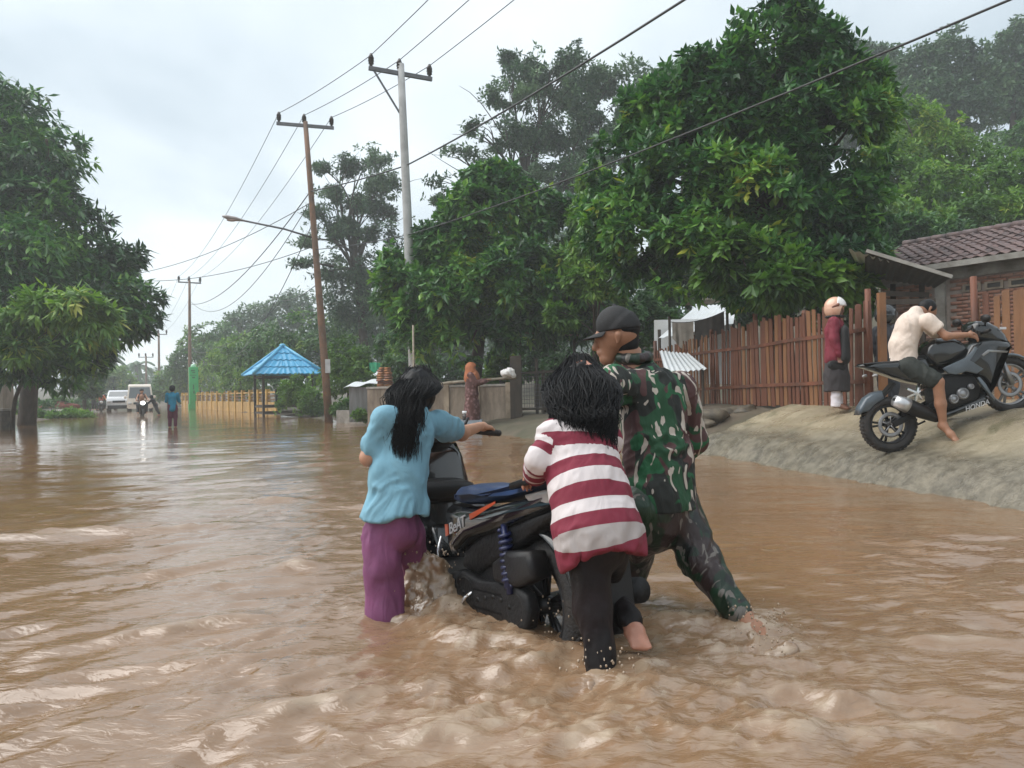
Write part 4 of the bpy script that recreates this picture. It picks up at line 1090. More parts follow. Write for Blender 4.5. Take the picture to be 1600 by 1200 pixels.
# hillside trees at the right
hill_specs = [
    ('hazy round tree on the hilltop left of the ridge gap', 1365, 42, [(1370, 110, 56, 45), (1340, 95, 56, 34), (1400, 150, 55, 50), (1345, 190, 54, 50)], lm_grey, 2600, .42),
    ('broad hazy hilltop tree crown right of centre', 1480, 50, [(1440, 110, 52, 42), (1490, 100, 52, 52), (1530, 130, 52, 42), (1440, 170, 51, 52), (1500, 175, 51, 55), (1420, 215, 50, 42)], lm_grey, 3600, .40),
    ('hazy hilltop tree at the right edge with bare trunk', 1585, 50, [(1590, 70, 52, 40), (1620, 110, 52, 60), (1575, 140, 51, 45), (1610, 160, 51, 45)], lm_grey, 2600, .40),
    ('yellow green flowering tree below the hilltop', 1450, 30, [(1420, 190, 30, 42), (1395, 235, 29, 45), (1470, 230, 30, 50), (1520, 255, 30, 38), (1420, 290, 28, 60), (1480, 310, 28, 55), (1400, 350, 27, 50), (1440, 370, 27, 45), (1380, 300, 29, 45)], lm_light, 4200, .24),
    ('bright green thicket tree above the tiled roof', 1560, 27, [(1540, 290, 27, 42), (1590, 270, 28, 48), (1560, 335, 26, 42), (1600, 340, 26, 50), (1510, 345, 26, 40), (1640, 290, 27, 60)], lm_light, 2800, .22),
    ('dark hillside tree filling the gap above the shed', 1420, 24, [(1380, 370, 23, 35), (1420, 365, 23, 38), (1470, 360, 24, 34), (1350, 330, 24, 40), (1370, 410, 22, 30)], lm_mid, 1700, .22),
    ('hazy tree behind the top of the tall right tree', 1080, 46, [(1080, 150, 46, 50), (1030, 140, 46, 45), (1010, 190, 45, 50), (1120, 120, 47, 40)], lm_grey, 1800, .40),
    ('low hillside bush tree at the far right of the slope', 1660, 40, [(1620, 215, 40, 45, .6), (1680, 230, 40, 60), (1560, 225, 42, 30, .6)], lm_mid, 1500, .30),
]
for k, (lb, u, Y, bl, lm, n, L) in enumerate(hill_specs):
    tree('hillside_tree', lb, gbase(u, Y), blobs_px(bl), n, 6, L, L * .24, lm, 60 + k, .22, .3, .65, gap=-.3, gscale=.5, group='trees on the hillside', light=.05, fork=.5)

# shrubs and trees beyond the gazebo and along the road
road_specs = [
    ('leafy green tree right of the lamp pole base', 545, 30, [(545, 560, 30, 34), (560, 590, 29.5, 28), (525, 590, 30, 30), (575, 555, 31, 26)], lm_light, 900, .2, -.05),
    ('bushy green tree behind the blue gazebo', 470, 48, [(470, 520, 48, 45), (430, 545, 47, 45), (500, 560, 46, 45), (400, 570, 47, 40), (460, 580, 45, 45), (520, 520, 48, 36)], lm_mid, 2000, .3, .05),
    ('light green bushy tree between gazebo and green pillar', 380, 56, [(380, 545, 54, 34), (355, 560, 60, 34), (400, 580, 52, 34), (335, 585, 70, 32), (370, 595, 54, 32)], lm_light, 1800, .28, -.02),
    ('green tree directly behind the green pillar', 310, 75, [(315, 530, 76, 30), (340, 525, 76, 28), (300, 565, 75, 34), (330, 560, 74, 30), (285, 585, 75, 26)], lm_mid, 1500, .4, .1),
    ('dark hazy tree row end over the yellow fence', 400, 85, [(400, 500, 86, 34), (440, 490, 86, 34), (370, 510, 85, 28), (420, 530, 84, 36), (470, 480, 86, 34)], lm_grey, 1500, .5, .05),
    ('rounded green tree beside the minibus', 262, 78, [(262, 600, 78, 22), (280, 590, 78, 20), (250, 612, 77, 14), (272, 612, 77, 18)], lm_mid, 800, .4, .08),
    ('roadside tree with brownish leaves beyond the mango', 130, 50, [(128, 585, 50, 22), (112, 600, 49, 20), (140, 605, 50, 18), (150, 590, 52, 16)], lm_mid, 900, .28, .02),
    ('pale green far tree above the pickup', 180, 90, [(180, 590, 90, 20), (165, 600, 90, 16), (200, 598, 90, 16), (150, 596, 88, 16)], lm_light, 900, .45, -.05),
    ('far hazy trees at the end of the road', 225, 130, [(225, 603, 130, 14), (210, 605, 130, 12), (243, 605, 130, 12), (195, 608, 130, 12)], lm_grey, 500, .6, .1),
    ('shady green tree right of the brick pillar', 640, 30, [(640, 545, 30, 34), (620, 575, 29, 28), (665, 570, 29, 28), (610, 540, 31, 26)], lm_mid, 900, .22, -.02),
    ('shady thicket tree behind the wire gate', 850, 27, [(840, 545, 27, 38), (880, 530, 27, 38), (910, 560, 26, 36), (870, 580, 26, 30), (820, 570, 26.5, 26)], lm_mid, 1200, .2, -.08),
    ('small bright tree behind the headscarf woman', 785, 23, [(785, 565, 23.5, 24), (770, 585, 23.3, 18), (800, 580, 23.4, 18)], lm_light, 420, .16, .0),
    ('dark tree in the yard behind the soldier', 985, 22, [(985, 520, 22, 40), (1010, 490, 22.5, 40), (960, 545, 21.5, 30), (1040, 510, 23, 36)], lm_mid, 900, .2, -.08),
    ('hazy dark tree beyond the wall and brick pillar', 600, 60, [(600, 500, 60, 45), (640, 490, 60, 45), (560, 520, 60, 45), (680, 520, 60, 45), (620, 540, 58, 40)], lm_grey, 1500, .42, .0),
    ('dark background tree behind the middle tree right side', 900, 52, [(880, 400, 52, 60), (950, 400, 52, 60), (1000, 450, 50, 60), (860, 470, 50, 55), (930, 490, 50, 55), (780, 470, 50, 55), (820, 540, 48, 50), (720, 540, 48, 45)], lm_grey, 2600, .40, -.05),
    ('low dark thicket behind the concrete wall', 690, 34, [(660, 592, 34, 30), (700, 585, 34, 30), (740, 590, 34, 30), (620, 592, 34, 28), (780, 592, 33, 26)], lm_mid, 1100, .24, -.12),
    ('dark tree filling the yard behind the white shack', 1110, 26, [(1080, 440, 26, 50), (1140, 450, 25, 50), (1040, 450, 26, 42), (1190, 470, 24, 46), (1110, 400, 27, 50), (1250, 480, 22, 40), (1320, 470, 21, 40)], lm_mid, 2200, .24, -.12),
]
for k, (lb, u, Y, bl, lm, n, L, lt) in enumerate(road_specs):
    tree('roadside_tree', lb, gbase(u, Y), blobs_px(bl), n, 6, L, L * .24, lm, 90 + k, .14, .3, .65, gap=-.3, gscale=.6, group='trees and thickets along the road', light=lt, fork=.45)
# bushes
for k, (lb, u, Y, bl, lm, n, L) in enumerate([
    ('bright green bush growing in the flood beside the gazebo', 470, 35, [(468, 625, 35, 26, .9), (455, 610, 35, 18), (485, 628, 34.5, 22, .8), (462, 595, 35, 9), (450, 635, 35, 18, .6), (500, 638, 34, 14, .6)], lm_light, 1500, .17),
    ('small pale weed at the flood edge by the brick pillar', 560, 25, [(562, 648, 25, 9, .7), (572, 652, 25, 7, .6)], lm_light, 90, .16),
    ('low green shrub right of the lamp pole foot', 535, 27, [(530, 640, 28, 14, .7), (545, 632, 28, 14, .7)], lm_mid, 220, .16),
    ('tangled weeds on the left bank under the mango tree', 85, 40, [(85, 655, 40, 14, .6), (110, 650, 41, 16, .6), (130, 652, 41, 12, .5), (60, 650, 40, 12, .6)], lm_light, 500, .25),
    ('grey green undergrowth beneath the mango trunk', 30, 42, [(20, 640, 42, 20, .6), (60, 635, 43, 20, .6), (-10, 635, 42, 20, .7), (95, 630, 46, 16, .6)], lm_mid, 500, .25),
    ('scrub on the left verge past the marker post', 140, 60, [(140, 628, 60, 14, .7), (125, 632, 58, 12, .7), (160, 626, 64, 10, .7)], lm_mid, 350, .3)]):
    tree('bush', lb, gbase(u, Y), blobs_px(bl), n, 6, L, L * .22, lm, 150 + k, .04, .15, .6, gap=-.35, limbs=(k != 1), group='bushes at the flood edge', cat='bush')
# far wood closing the valley
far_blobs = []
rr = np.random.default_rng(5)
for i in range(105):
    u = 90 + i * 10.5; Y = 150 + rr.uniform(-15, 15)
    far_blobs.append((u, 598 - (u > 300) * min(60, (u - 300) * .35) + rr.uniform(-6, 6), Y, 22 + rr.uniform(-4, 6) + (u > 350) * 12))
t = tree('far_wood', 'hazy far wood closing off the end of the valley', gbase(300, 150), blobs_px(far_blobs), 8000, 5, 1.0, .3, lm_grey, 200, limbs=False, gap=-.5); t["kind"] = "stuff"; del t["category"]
for ch in t.children: ch["kind"] = "stuff"

# palms
def palm(label, u, vtop, Y, seed):
    r = np.random.default_rng(seed); b = gbase(u, Y); top = W(u, vtop, Y)
    t = thing('coconut_palm', label, 'palm', b, group='far coconut palms')
    MB().tube([b, (b + top) / 2 + (.3, 0, 0), top], [.28, .2, .16], 8).build('trunk', m_bark_l, t, True, origin=b)
    V = []; F = []; n = 0
    for i in range(14):
        a = i * 2 * math.pi / 14 + r.normal(0, .2); el = r.uniform(.0, .9); L = 3.6
        pr = None
        for j in range(9):
            f = j / 8; c = top + np.array((math.cos(a), math.sin(a), 0)) * L * f * math.cos(el * .8) + np.array((0, 0, 1)) * (L * f * math.sin(el) - 2.6 * f * f)
            sd = np.array((-math.sin(a), math.cos(a), 0)) * .55 * math.sin(math.pi * (.1 + .88 * f))
            V += [c, c + sd - (0, 0, .3), c - sd - (0, 0, .3)]
            if j: F += [(n - 3, n, n + 1, n - 2), (n - 3, n - 1, n + 2, n)]
            n += 3
    link('crown', mesh_from('crown', np.array(V) - b, F, lm_grey, False, attrs={'tint': np.full(n, .5)}), t)
palm('leaning coconut palm above the far minibus', 213, 571, 125, 1)
palm('second coconut palm behind the left mango leaves', 160, 556, 105, 2)
# ------------------------------------------------------------------ soft bodies: distance fields meshed with surface nets
def rc(a, b, ra, rb, n=None, s=1.0, al=(0.0, 1.0), pid=0):
    """tapered capsule a-b; n, s: squash by factor s along direction n"""
    return dict(a=np.asarray(a, float), b=np.asarray(b, float), ra=ra, rb=rb, n=None if n is None else unit(n), s=s, al=al, pid=pid)

def sd_prim(q, P):
    p = P - q['a'].astype(P.dtype); ab = q['b'] - q['a']
    if q['n'] is not None:
        nv = q['n'].astype(P.dtype)
        p = p + ((p @ nv) * (q['s'] - 1))[..., None] * nv
        ab = ab + (ab @ q['n']) * (q['s'] - 1) * q['n']
    ab = ab.astype(P.dtype)
    L2 = float(ab @ ab) + 1e-9
    t = np.clip((p @ ab) / L2, 0, 1)
    d = np.sqrt(((p - t[..., None] * ab) ** 2).sum(-1)) - (q['ra'] + (q['rb'] - q['ra']) * t)
    if q['s'] > 1: d = d / (1 + (q['s'] - 1) * .35)
    return d, t

def sdf_mesh(prims, h, k=.03, cuts=(), pad=.05):
    lo = np.min([np.minimum(q['a'], q['b']) - max(q['ra'], q['rb']) for q in prims], 0) - pad
    hi = np.max([np.maximum(q['a'], q['b']) + max(q['ra'], q['rb']) for q in prims], 0) + pad
    n = np.ceil((hi - lo) / h).astype(int) + 1
    ax = [(lo[i] + h * np.arange(n[i])).astype(np.float32) for i in range(3)]
    D = np.full(n, .15, np.float32)
    for q in prims:
        m = max(q['ra'], q['rb']) + k + .045
        l = np.minimum(q['a'], q['b']) - m; u = np.maximum(q['a'], q['b']) + m
        i0 = np.clip(((l - lo) / h).astype(int), 0, n - 1); i1 = np.clip(((u - lo) / h).astype(int) + 2, 1, n)
        sl = tuple(slice(i0[i], i1[i]) for i in range(3))
        G = np.stack(np.meshgrid(*[ax[i][sl[i]] for i in range(3)], indexing='ij'), -1)
        d, _ = sd_prim(q, G)
        o = D[sl]
        hh = np.clip(.5 + .5 * (o - d) / k, 0, 1)
        D[sl] = o * (1 - hh) + d * hh - k * hh * (1 - hh)
    if cuts:
        G = np.stack(np.meshgrid(*ax, indexing='ij'), -1)
        for c in cuts: D = np.maximum(D, c(G))
    # surface nets
    S = D < 0
    c8 = [S[i:n[0] - 1 + i, j:n[1] - 1 + j, l:n[2] - 1 + l] for i in (0, 1) for j in (0, 1) for l in (0, 1)]
    cnt = sum(c.astype(np.int8) for c in c8)
    act = (cnt > 0) & (cnt < 8)
    I = np.argwhere(act)
    idx = np.full(act.shape, -1, np.int64); idx[act] = np.arange(len(I))
    acc = np.zeros((len(I), 3)); w = np.zeros(len(I))
    off = [(i, j, l) for i in (0, 1) for j in (0, 1) for l in (0, 1)]
    val = {o: D[I[:, 0] + o[0], I[:, 1] + o[1], I[:, 2] + o[2]] for o in off}
    for a in off:
        for ax_ in range(3):
            if a[ax_] == 0:
                b = list(a); b[ax_] = 1; b = tuple(b)
                va, vb = val[a], val[b]; cr = (va < 0) != (vb < 0)
                t = np.where(cr, va / (va - vb + 1e-12), 0)
                pt = np.tile(np.array(a, float), (len(I), 1)); pt[:, ax_] += t
                acc += pt * cr[:, None]; w += cr
    V = lo + h * (I + acc / w[:, None])
    F = []
    for ax_ in range(3):
        o1, o2 = [(1, 2), (2, 0), (0, 1)][ax_]
        s0 = [slice(None)] * 3; s1 = [slice(None)] * 3
        s0[ax_] = slice(0, n[ax_] - 1); s1[ax_] = slice(1, n[ax_])
        A, B = S[tuple(s0)], S[tuple(s1)]
        E = np.argwhere(A != B)
        E = E[(E[:, o1] > 0) & (E[:, o2] > 0) & (E[:, o1] < n[o1] - 1) & (E[:, o2] < n[o2] - 1)]
        if not len(E): continue
        ins = A[E[:, 0], E[:, 1], E[:, 2]]
        def cell(da, db):
            e = E.copy(); e[:, o1] -= da; e[:, o2] -= db
            return idx[e[:, 0], e[:, 1], e[:, 2]]
        q = np.stack([cell(1, 1), cell(0, 1), cell(0, 0), cell(1, 0)], 1)
        q[~ins] = q[~ins][:, ::-1]
        F.append(q[(q >= 0).all(1)])
    return V, np.concatenate(F)

def vnormals(V, F):
    N = np.zeros_like(V)
    n = np.cross(V[F[:, 2]] - V[F[:, 0]], V[F[:, 3]] - V[F[:, 1]])
    for i in range(4): np.add.at(N, F[:, i], n)
    return N / (np.linalg.norm(N, axis=1)[:, None] + 1e-12)

def along_attr(prims, V):
    best = np.full(len(V), 9.0); al = np.zeros(len(V)); pid = np.zeros(len(V))
    for q in prims:
        d, t = sd_prim(q, V); m = d < best
        best[m] = d[m]; al[m] = (q['al'][0] + (q['al'][1] - q['al'][0]) * t)[m]; pid[m] = q['pid']
    return al, pid

def spine_along(spine, V):
    """metres along a polyline (extended past its last point)"""
    best = np.full(len(V), 1e9); al = np.zeros(len(V)); s0 = 0.0
    for i in range(len(spine) - 1):
        a, b = np.asarray(spine[i], float), np.asarray(spine[i + 1], float); ab = b - a; L = np.linalg.norm(ab)
        t = ((V - a) @ ab) / (L * L); t = np.clip(t, -.5 if i == 0 else 0, 3 if i == len(spine) - 2 else 1)
        d = np.linalg.norm(V - a - t[:, None] * ab, axis=1); m = d < best
        best[m] = d[m]; al[m] = (s0 + t * L)[m]; s0 += L
    return al

def soft(name, prims, h, m, parent, origin, k=.03, cuts=(), wr=0.0, wscale=9.0, wdir=None, wstretch=3.0, seed=0, attrs=False, smooth_it=1, extra=(), spine=None):
    V, F = sdf_mesh(prims, h, k, cuts)
    for (pr, hh, kk) in extra:                      # finer pieces of the same body (hands, head)
        V2, F2 = sdf_mesh(pr, hh, kk); F = np.concatenate([F, F2 + len(V)]); V = np.concatenate([V, V2])
    if wr:
        N = vnormals(V, F)
        P = V * wscale
        if wdir is not None:                        # folds run along wdir: squeeze the noise in that direction
            wd = unit(wdir); P = P - (P @ wd)[:, None] * wd * (1 - 1 / wstretch)
        P = P + .8 * np.stack([pnoise(V * 4 + 3 + seed), pnoise(V * 4 + 17 + seed), pnoise(V * 4 + 29 + seed)], 1)
        f = pnoise(P + seed); f = .75 - 2.4 * np.sqrt(f * f + .004)
        g = pnoise(P * 1.9 + seed + 31); g = .7 - 2.4 * np.sqrt(g * g + .003)
        msk = np.clip(.75 + 1.1 * pnoise(V * 5 + seed + 5), .15, 1.4)
        V = V + N * (wr * 1.5 * (f * .75 * msk + .38 * g * msk[::1] + .7 * pnoise(V * 6 + seed)))[:, None]
    at = {}
    if attrs:
        al, pid = along_attr(prims, V)
        if spine is not None: al = np.where(pid > .5, al, spine_along(spine, V))
        at = {'along': al, 'pid': pid}
    return link(name, mesh_from(name, V - np.asarray(origin), F, m, True, attrs=at), parent)

def hand_prims(wr, d, side, s=1.0, curl=.6, nrm=None):
    """palm and five fingers; d: direction of the hand, side: towards the thumb, curl towards nrm (palm side)"""
    d = unit(d); side = unit(np.asarray(side, float) - d * np.dot(side, d)); nm = np.cross(d, side) if nrm is None else unit(nrm)
    P = [rc(wr, wr + d * .03 * s, .026 * s, .03 * s), rc(wr + d * .035 * s + side * .018 * s, wr + d * .085 * s + side * .02 * s, .019 * s, .016 * s), rc(wr + d * .035 * s - side * .016 * s, wr + d * .082 * s - side * .02 * s, .019 * s, .015 * s)]
    for i, (o, L) in enumerate(((.032, .070), (.011, .080), (-.010, .074), (-.030, .058))):
        b = wr + d * .085 * s + side * o * s
        p = b; dd = d
        for j, f in enumerate((.45, .32, .23)):
            ang = curl * (j + .7) * .75
            dd = d * math.cos(ang) + nm * math.sin(ang)
            q = p + dd * L * f * s
            P.append(rc(p, q, (.0095 - .0012 * j) * s, (.0088 - .0014 * j) * s)); p = q
    b = wr + d * .03 * s + side * .03 * s
    q = b + (side * .75 + d * .6 + nm * .25) * .035 * s
    P += [rc(b, q, .014 * s, .011 * s), rc(q, q + (d * .75 + side * .1 + nm * .5 * curl) * .032 * s, .0105 * s, .008 * s)]
    return P

def head_prims(c, f, up, s=1.0):
    """skull, jaw, nose, ears, brow, lips; f: facing, up: crown direction"""
    f = unit(f); up = unit(up); sd = unit(np.cross(f, up))
    return [rc(c + up * .02 * s - f * .015 * s, c + up * .025 * s + f * .02 * s, .088 * s, .083 * s, sd, 1.13),
            rc(c - up * .03 * s + f * .035 * s, c - up * .085 * s + f * .062 * s, .062 * s, .036 * s, sd, 1.1),
            rc(c - up * .095 * s + f * .075 * s, c - up * .092 * s + f * .08 * s, .022 * s, .02 * s),
            rc(c + up * .012 * s + f * .10 * s, c - up * .030 * s + f * .122 * s, .010 * s, .015 * s),
            rc(c + up * .02 * s + f * .092 * s + sd * .03 * s, c + up * .02 * s + f * .092 * s - sd * .03 * s, .014 * s, .014 * s),
            rc(c - up * .058 * s + f * .100 * s + sd * .016 * s, c - up * .058 * s + f * .100 * s - sd * .016 * s, .010 * s, .010 * s),
            rc(c + sd * .083 * s - f * .012 * s - up * .03 * s, c + sd * .088 * s - f * .020 * s + up * .010 * s, .007 * s, .013 * s, sd, 1.7),
            rc(c - sd * .083 * s - f * .012 * s - up * .03 * s, c - sd * .088 * s - f * .020 * s + up * .010 * s, .007 * s, .013 * s, sd, 1.7)]

def foot_prims(an, toe, s=1.0):
    an, toe = np.asarray(an, float), np.asarray(toe, float); d = unit(toe - an)
    h = an - d * .045 * s
    sd = unit(np.cross(d, (0, 0, 1)) + 1e-6)
    P = [rc(an, h - (0, 0, .03 * s), .036 * s, .03 * s), rc(an, an * .45 + toe * .55, .038 * s, .034 * s), rc(an * .45 + toe * .55, toe, .036 * s, .022 * s, sd, .8)]
    for i in range(5): P.append(rc(toe + sd * (i - 2) * .016 * s - d * .02, toe + sd * (i - 2) * .017 * s + d * (.022 - .004 * abs(i - 1)) * s, .0105 * s, .009 * s))
    return P

def hair_strands(mb, roots, dirs, length, n, r, curl=.02, rad=.0022, grav=1.0, col=None, outw=.0):
    """thin tapering strands falling from scalp points"""
    for i in range(n):
        j = r.integers(0, len(roots)); p = np.array(roots[j]); v = np.array(dirs[j], float)
        L = length * r.uniform(.6, 1.1); k = 9; pts = [p]; ph = r.uniform(0, 6.28); fr = r.uniform(.8, 1.6)
        for s_ in range(k):
            f = (s_ + 1) / k
            v = unit(v * (1 - .35 * grav) + np.array((0, 0, -1)) * .35 * grav)
            p = p + v * L / k + curl * np.array((math.sin(ph + f * 7 * fr), math.cos(ph * 1.3 + f * 6 * fr), 0)) * f
            pts.append(p)
        mb.tube(pts, np.linspace(rad, rad * .35, k + 1) * r.uniform(.8, 1.6), 3, cap=False)

def hair_mass(mb, n, r, crown, C, R, up, back, nape, wn, depth, tail, wt, curl, rad, lens=(.6, 1.1), span=1.75, cstart=-.6):
    """strands from the crown round the back of the skull, past the nape, to the hanging ends"""
    sd = unit(np.cross(back, up)); 
    for i in range(n):
        ph = r.uniform(-span, span); k = r.uniform(*lens); lay = r.uniform(.88, 1.05) + .05 * abs(r.normal()) * (r.random() < .2)
        p0 = crown + sd * math.sin(ph) * .03 + back * math.cos(ph) * .02 + r.normal(0, .012, 3)
        p1 = C + (sd * math.sin(ph) + back * math.cos(ph)) * R * lay + up * R * .35 + r.normal(0, .004, 3)
        p2 = nape + sd * math.sin(ph) * wn * lay + back * depth * (.45 + .30 * max(0, math.cos(ph))) * lay
        p15 = p1 * .5 + p2 * .5 + (sd * math.sin(ph) + back * math.cos(ph)) * .022 + r.normal(0, .003, 3)
        p3 = nape + sd * (math.sin(ph) * wt + r.normal(0, .012)) + back * depth * (.72 + .38 * max(0, math.cos(ph))) + np.array((0, 0, -1)) * tail * k
        K = [p0, p1, p15, p2, p2 * .5 + p3 * .5 + r.normal(0, .006, 3), p3]
        Q = []; m_ = len(K)
        for j in range(m_ - 1):
            a, b, c_, d_ = K[max(0, j - 1)], K[j], K[j + 1], K[min(m_ - 1, j + 2)]
            for t in (0, .33, .66):
                Q.append(.5 * (2 * b + (c_ - a) * t + (2 * a - 5 * b + 4 * c_ - d_) * t * t + (3 * b - a - 3 * c_ + d_) * t ** 3))
        Q.append(K[-1]); Q = np.array(Q); m2 = len(Q); f = np.linspace(0, 1, m2)[:, None]; a1, a2 = r.uniform(0, 6.28, 2); w_ = r.uniform(.8, 1.5)
        Q = Q + curl * np.clip(f * 3 + cstart, 0, 1) * (np.sin(a1 + f * 17 * w_) * sd + np.cos(a2 + f * 15 * w_) * (back * .7 + up * .4))
        mb.tube(Q, np.concatenate([np.full(m2 - 4, rad), np.linspace(rad, rad * .25, 4)]) * r.uniform(.7, 1.4), 3, cap=False)

m_skin = mat('brown_skin', (.33, .165, .10), .45, .12, 14, .06, 90, spec=.4)
m_skin_d = mat('dark_brown_skin', (.17, .075, .045), .5, .12, 14, .05, 90)
m_skin_l = mat('light_brown_skin', (.44, .235, .155), .42, .12, 14, .06, 90, spec=.4)
m_skin_foot = mat('wet_pink_brown_skin', (.50, .23, .155), .35, .15, 14, .06, 90, spec=.5)
m_hair = mat('black_wet_hair', (.006, .006, .007), .5, .3, 40, .0, spec=.22)
m_cap = mat('black_cap_cloth', (.012, .012, .013), .75, .2, 30, .2, 200)

def fabric(name, col, rough=.85, wet=None, var=.12, weave=.25, fold=.35, fscale=7.0):
    m = mat(name, col, rough, var, 7, 0)
    nt = m.node_tree; N, Lk = nt.nodes, nt.links; b = N['Principled BSDF']
    tc = N.new('ShaderNodeTexCoord')
    n1 = N.new('ShaderNodeTexNoise'); n1.inputs['Scale'].default_value = fscale; n1.inputs['Detail'].default_value = 3; n1.inputs['Distortion'].default_value = 1.2
    n2_ = N.new('ShaderNodeTexNoise'); n2_.inputs['Scale'].default_value = 320
    mpf = N.new('ShaderNodeMapping'); mpf.inputs['Scale'].default_value = (1.5, 1.5, .55); mpf.inputs['Rotation'].default_value = (0, .35, 0); Lk.new(tc.outputs['Object'], mpf.inputs[0]); Lk.new(mpf.outputs[0], n1.inputs['Vector']); Lk.new(tc.outputs['Object'], n2_.inputs['Vector'])
    b1 = N.new('ShaderNodeBump'); b1.inputs['Strength'].default_value = fold * 1.15; b1.inputs['Distance'].default_value = .03; Lk.new(n1.outputs['Fac'], b1.inputs['Height'])
    b2 = N.new('ShaderNodeBump'); b2.inputs['Strength'].default_value = weave; b2.inputs['Distance'].default_value = .002; Lk.new(n2_.outputs['Fac'], b2.inputs['Height'])
    Lk.new(b1.outputs[0], b2.inputs['Normal']); Lk.new(b2.outputs[0], b.inputs['Normal'])
    return m

def stripe_mat(name, stops, period_attr='along'):
    """bands of colour along the garment: stops = [(metres, colour)...] constant interpolation"""
    m = fabric(name, (.5, .5, .5), .8, fold=.3)
    nt = m.node_tree; N, Lk = nt.nodes, nt.links; b = N['Principled BSDF']
    a = attr_node(nt, 'along')
    rp = N.new('ShaderNodeValToRGB'); rp.color_ramp.interpolation = 'CONSTANT'
    el = rp.color_ramp.elements
    while len(el) < len(stops): el.new(.5)
    for e, (p, c) in zip(el, stops): e.position = p; e.color = (*c, 1)
    Lk.new(a.outputs['Fac'], rp.inputs['Fac'])
    tc = N.new('ShaderNodeTexCoord'); no = N.new('ShaderNodeTexNoise'); no.inputs['Scale'].default_value = 5; no.inputs['Detail'].default_value = 4
    Lk.new(tc.outputs['Object'], no.inputs['Vector'])
    mr = N.new('ShaderNodeMapRange'); mr.inputs['To Min'].default_value = .8; mr.inputs['To Max'].default_value = 1.12; Lk.new(no.outputs['Fac'], mr.inputs['Value'])
    vm = N.new('ShaderNodeVectorMath'); vm.operation = 'SCALE'; Lk.new(rp.outputs['Color'], vm.inputs[0]); Lk.new(mr.outputs[0], vm.inputs['Scale'])
    Lk.new(vm.outputs[0], b.inputs['Base Color'])
    return m

def camo_mat(name, dark=1.0, rough=.8):
    m = fabric(name, (.05, .05, .05), rough, fold=.45, fscale=8)
    nt = m.node_tree; N, Lk = nt.nodes, nt.links; b = N['Principled BSDF']
    tc = N.new('ShaderNodeTexCoord')
    def layer(sc, off, rot, st, thr, dist=1.4):
        mp = N.new('ShaderNodeMapping'); mp.inputs['Location'].default_value = (off, off * .7, off * 1.3); mp.inputs['Rotation'].default_value = rot; mp.inputs['Scale'].default_value = st
        Lk.new(tc.outputs['Object'], mp.inputs[0])
        n = N.new('ShaderNodeTexNoise'); n.inputs['Scale'].default_value = sc; n.inputs['Detail'].default_value = 1.5; n.inputs['Distortion'].default_value = dist; n.inputs['Roughness'].default_value = .35
        Lk.new(mp.outputs[0], n.inputs['Vector'])
        r = N.new('ShaderNodeMapRange'); r.inputs['From Min'].default_value = thr; r.inputs['From Max'].default_value = thr + .012
        Lk.new(n.outputs['Fac'], r.inputs['Value']); return r.outputs[0]
    cur = None
    def over(fac, col):
        nonlocal cur
        x = N.new('ShaderNodeMix'); x.data_type = 'RGBA'; Lk.new(fac, x.inputs['Factor'])
        if cur is None: x.inputs['A'].default_value = (.011 * dark, .014 * dark, .012 * dark, 1)
        else: Lk.new(cur, x.inputs['A'])
        x.inputs['B'].default_value = (*[c * dark for c in col], 1); cur = x.outputs['Result']
    over(layer(7.0, 1.0, (0, .5, .3), (1, 1, .6), .50), (.010, .060, .024))
    over(layer(6.2, 7.0, (.3, -.4, 0), (1, 1, .65), .53), (.070, .030, .030))
    over(layer(7.6, 13.0, (0, .6, .8), (1, 1, .55), .60), (.010, .095, .036))
    over(layer(9.5, 23.0, (.2, .7, .4), (1.3, 1.3, .55), .605, 2.0), (.43, .38, .33))
    Lk.new(cur, b.inputs['Base Color'])
    return m

def person(label, base):
    return thing('person', label, 'person', base)

# ================= soldier in camouflage, pushing from the right
so_ = np.array((*W(1040, 960, 3.55)[:2], -.18))
P_s = person('man in green brown camouflage uniform and black cap pushing the scooter', so_)
m_camo = camo_mat('camouflage_cloth'); m_camo_wet = camo_mat('wet_camouflage_cloth', .30, .42)
pel, wai, che, nec = W(1028, 790, 3.55), W(1030, 715, 3.60), W(1018, 640, 3.66), W(990, 562, 3.70)
shL, shR = W(958, 596, 3.50), W(1062, 604, 3.86)
elL, wrL = W(905, 690, 3.42), W(856, 738, 3.52)
elR, wrR = W(1082, 690, 3.92), W(1040, 740, 4.05)
hpL, hpR = W(1000, 792, 3.48), W(1058, 792, 3.62)
knL, anL = W(988, 872, 3.72), W(978, 955, 3.74)
knR, anR, toR = W(1092, 872, 3.52), W(1160, 965, 3.33), W(1203, 1003, 3.22)
front = unit((-.5, .86, 0)); back_n = front
hc = W(966, 528, 3.70); hf = unit((-.93, .36, -.12)); hu = unit((-.10, .02, 1))
body = [rc(che, wai, .14, .12, front, 1.35), rc(wai, pel, .12, .14, front, 1.25), rc(nec - (0, 0, .03), hc - hu * .03 - hf * .028, .056, .050), rc(che, nec, .12, .06, front, 1.3),
        rc(shL, elL, .052, .042), rc(elL, wrL, .042, .028), rc(shR, elR, .052, .042), rc(elR, wrR, .042, .028),
        rc(hpL, knL, .085, .058), rc(knL, anL, .055, .038), rc(hpR, knR, .085, .058), rc(knR, anR, .055, .036)] + foot_prims(anR, toR, 1.05) + foot_prims(anL - (0, 0, .1), anL + front * .17 - (0, 0, .16))
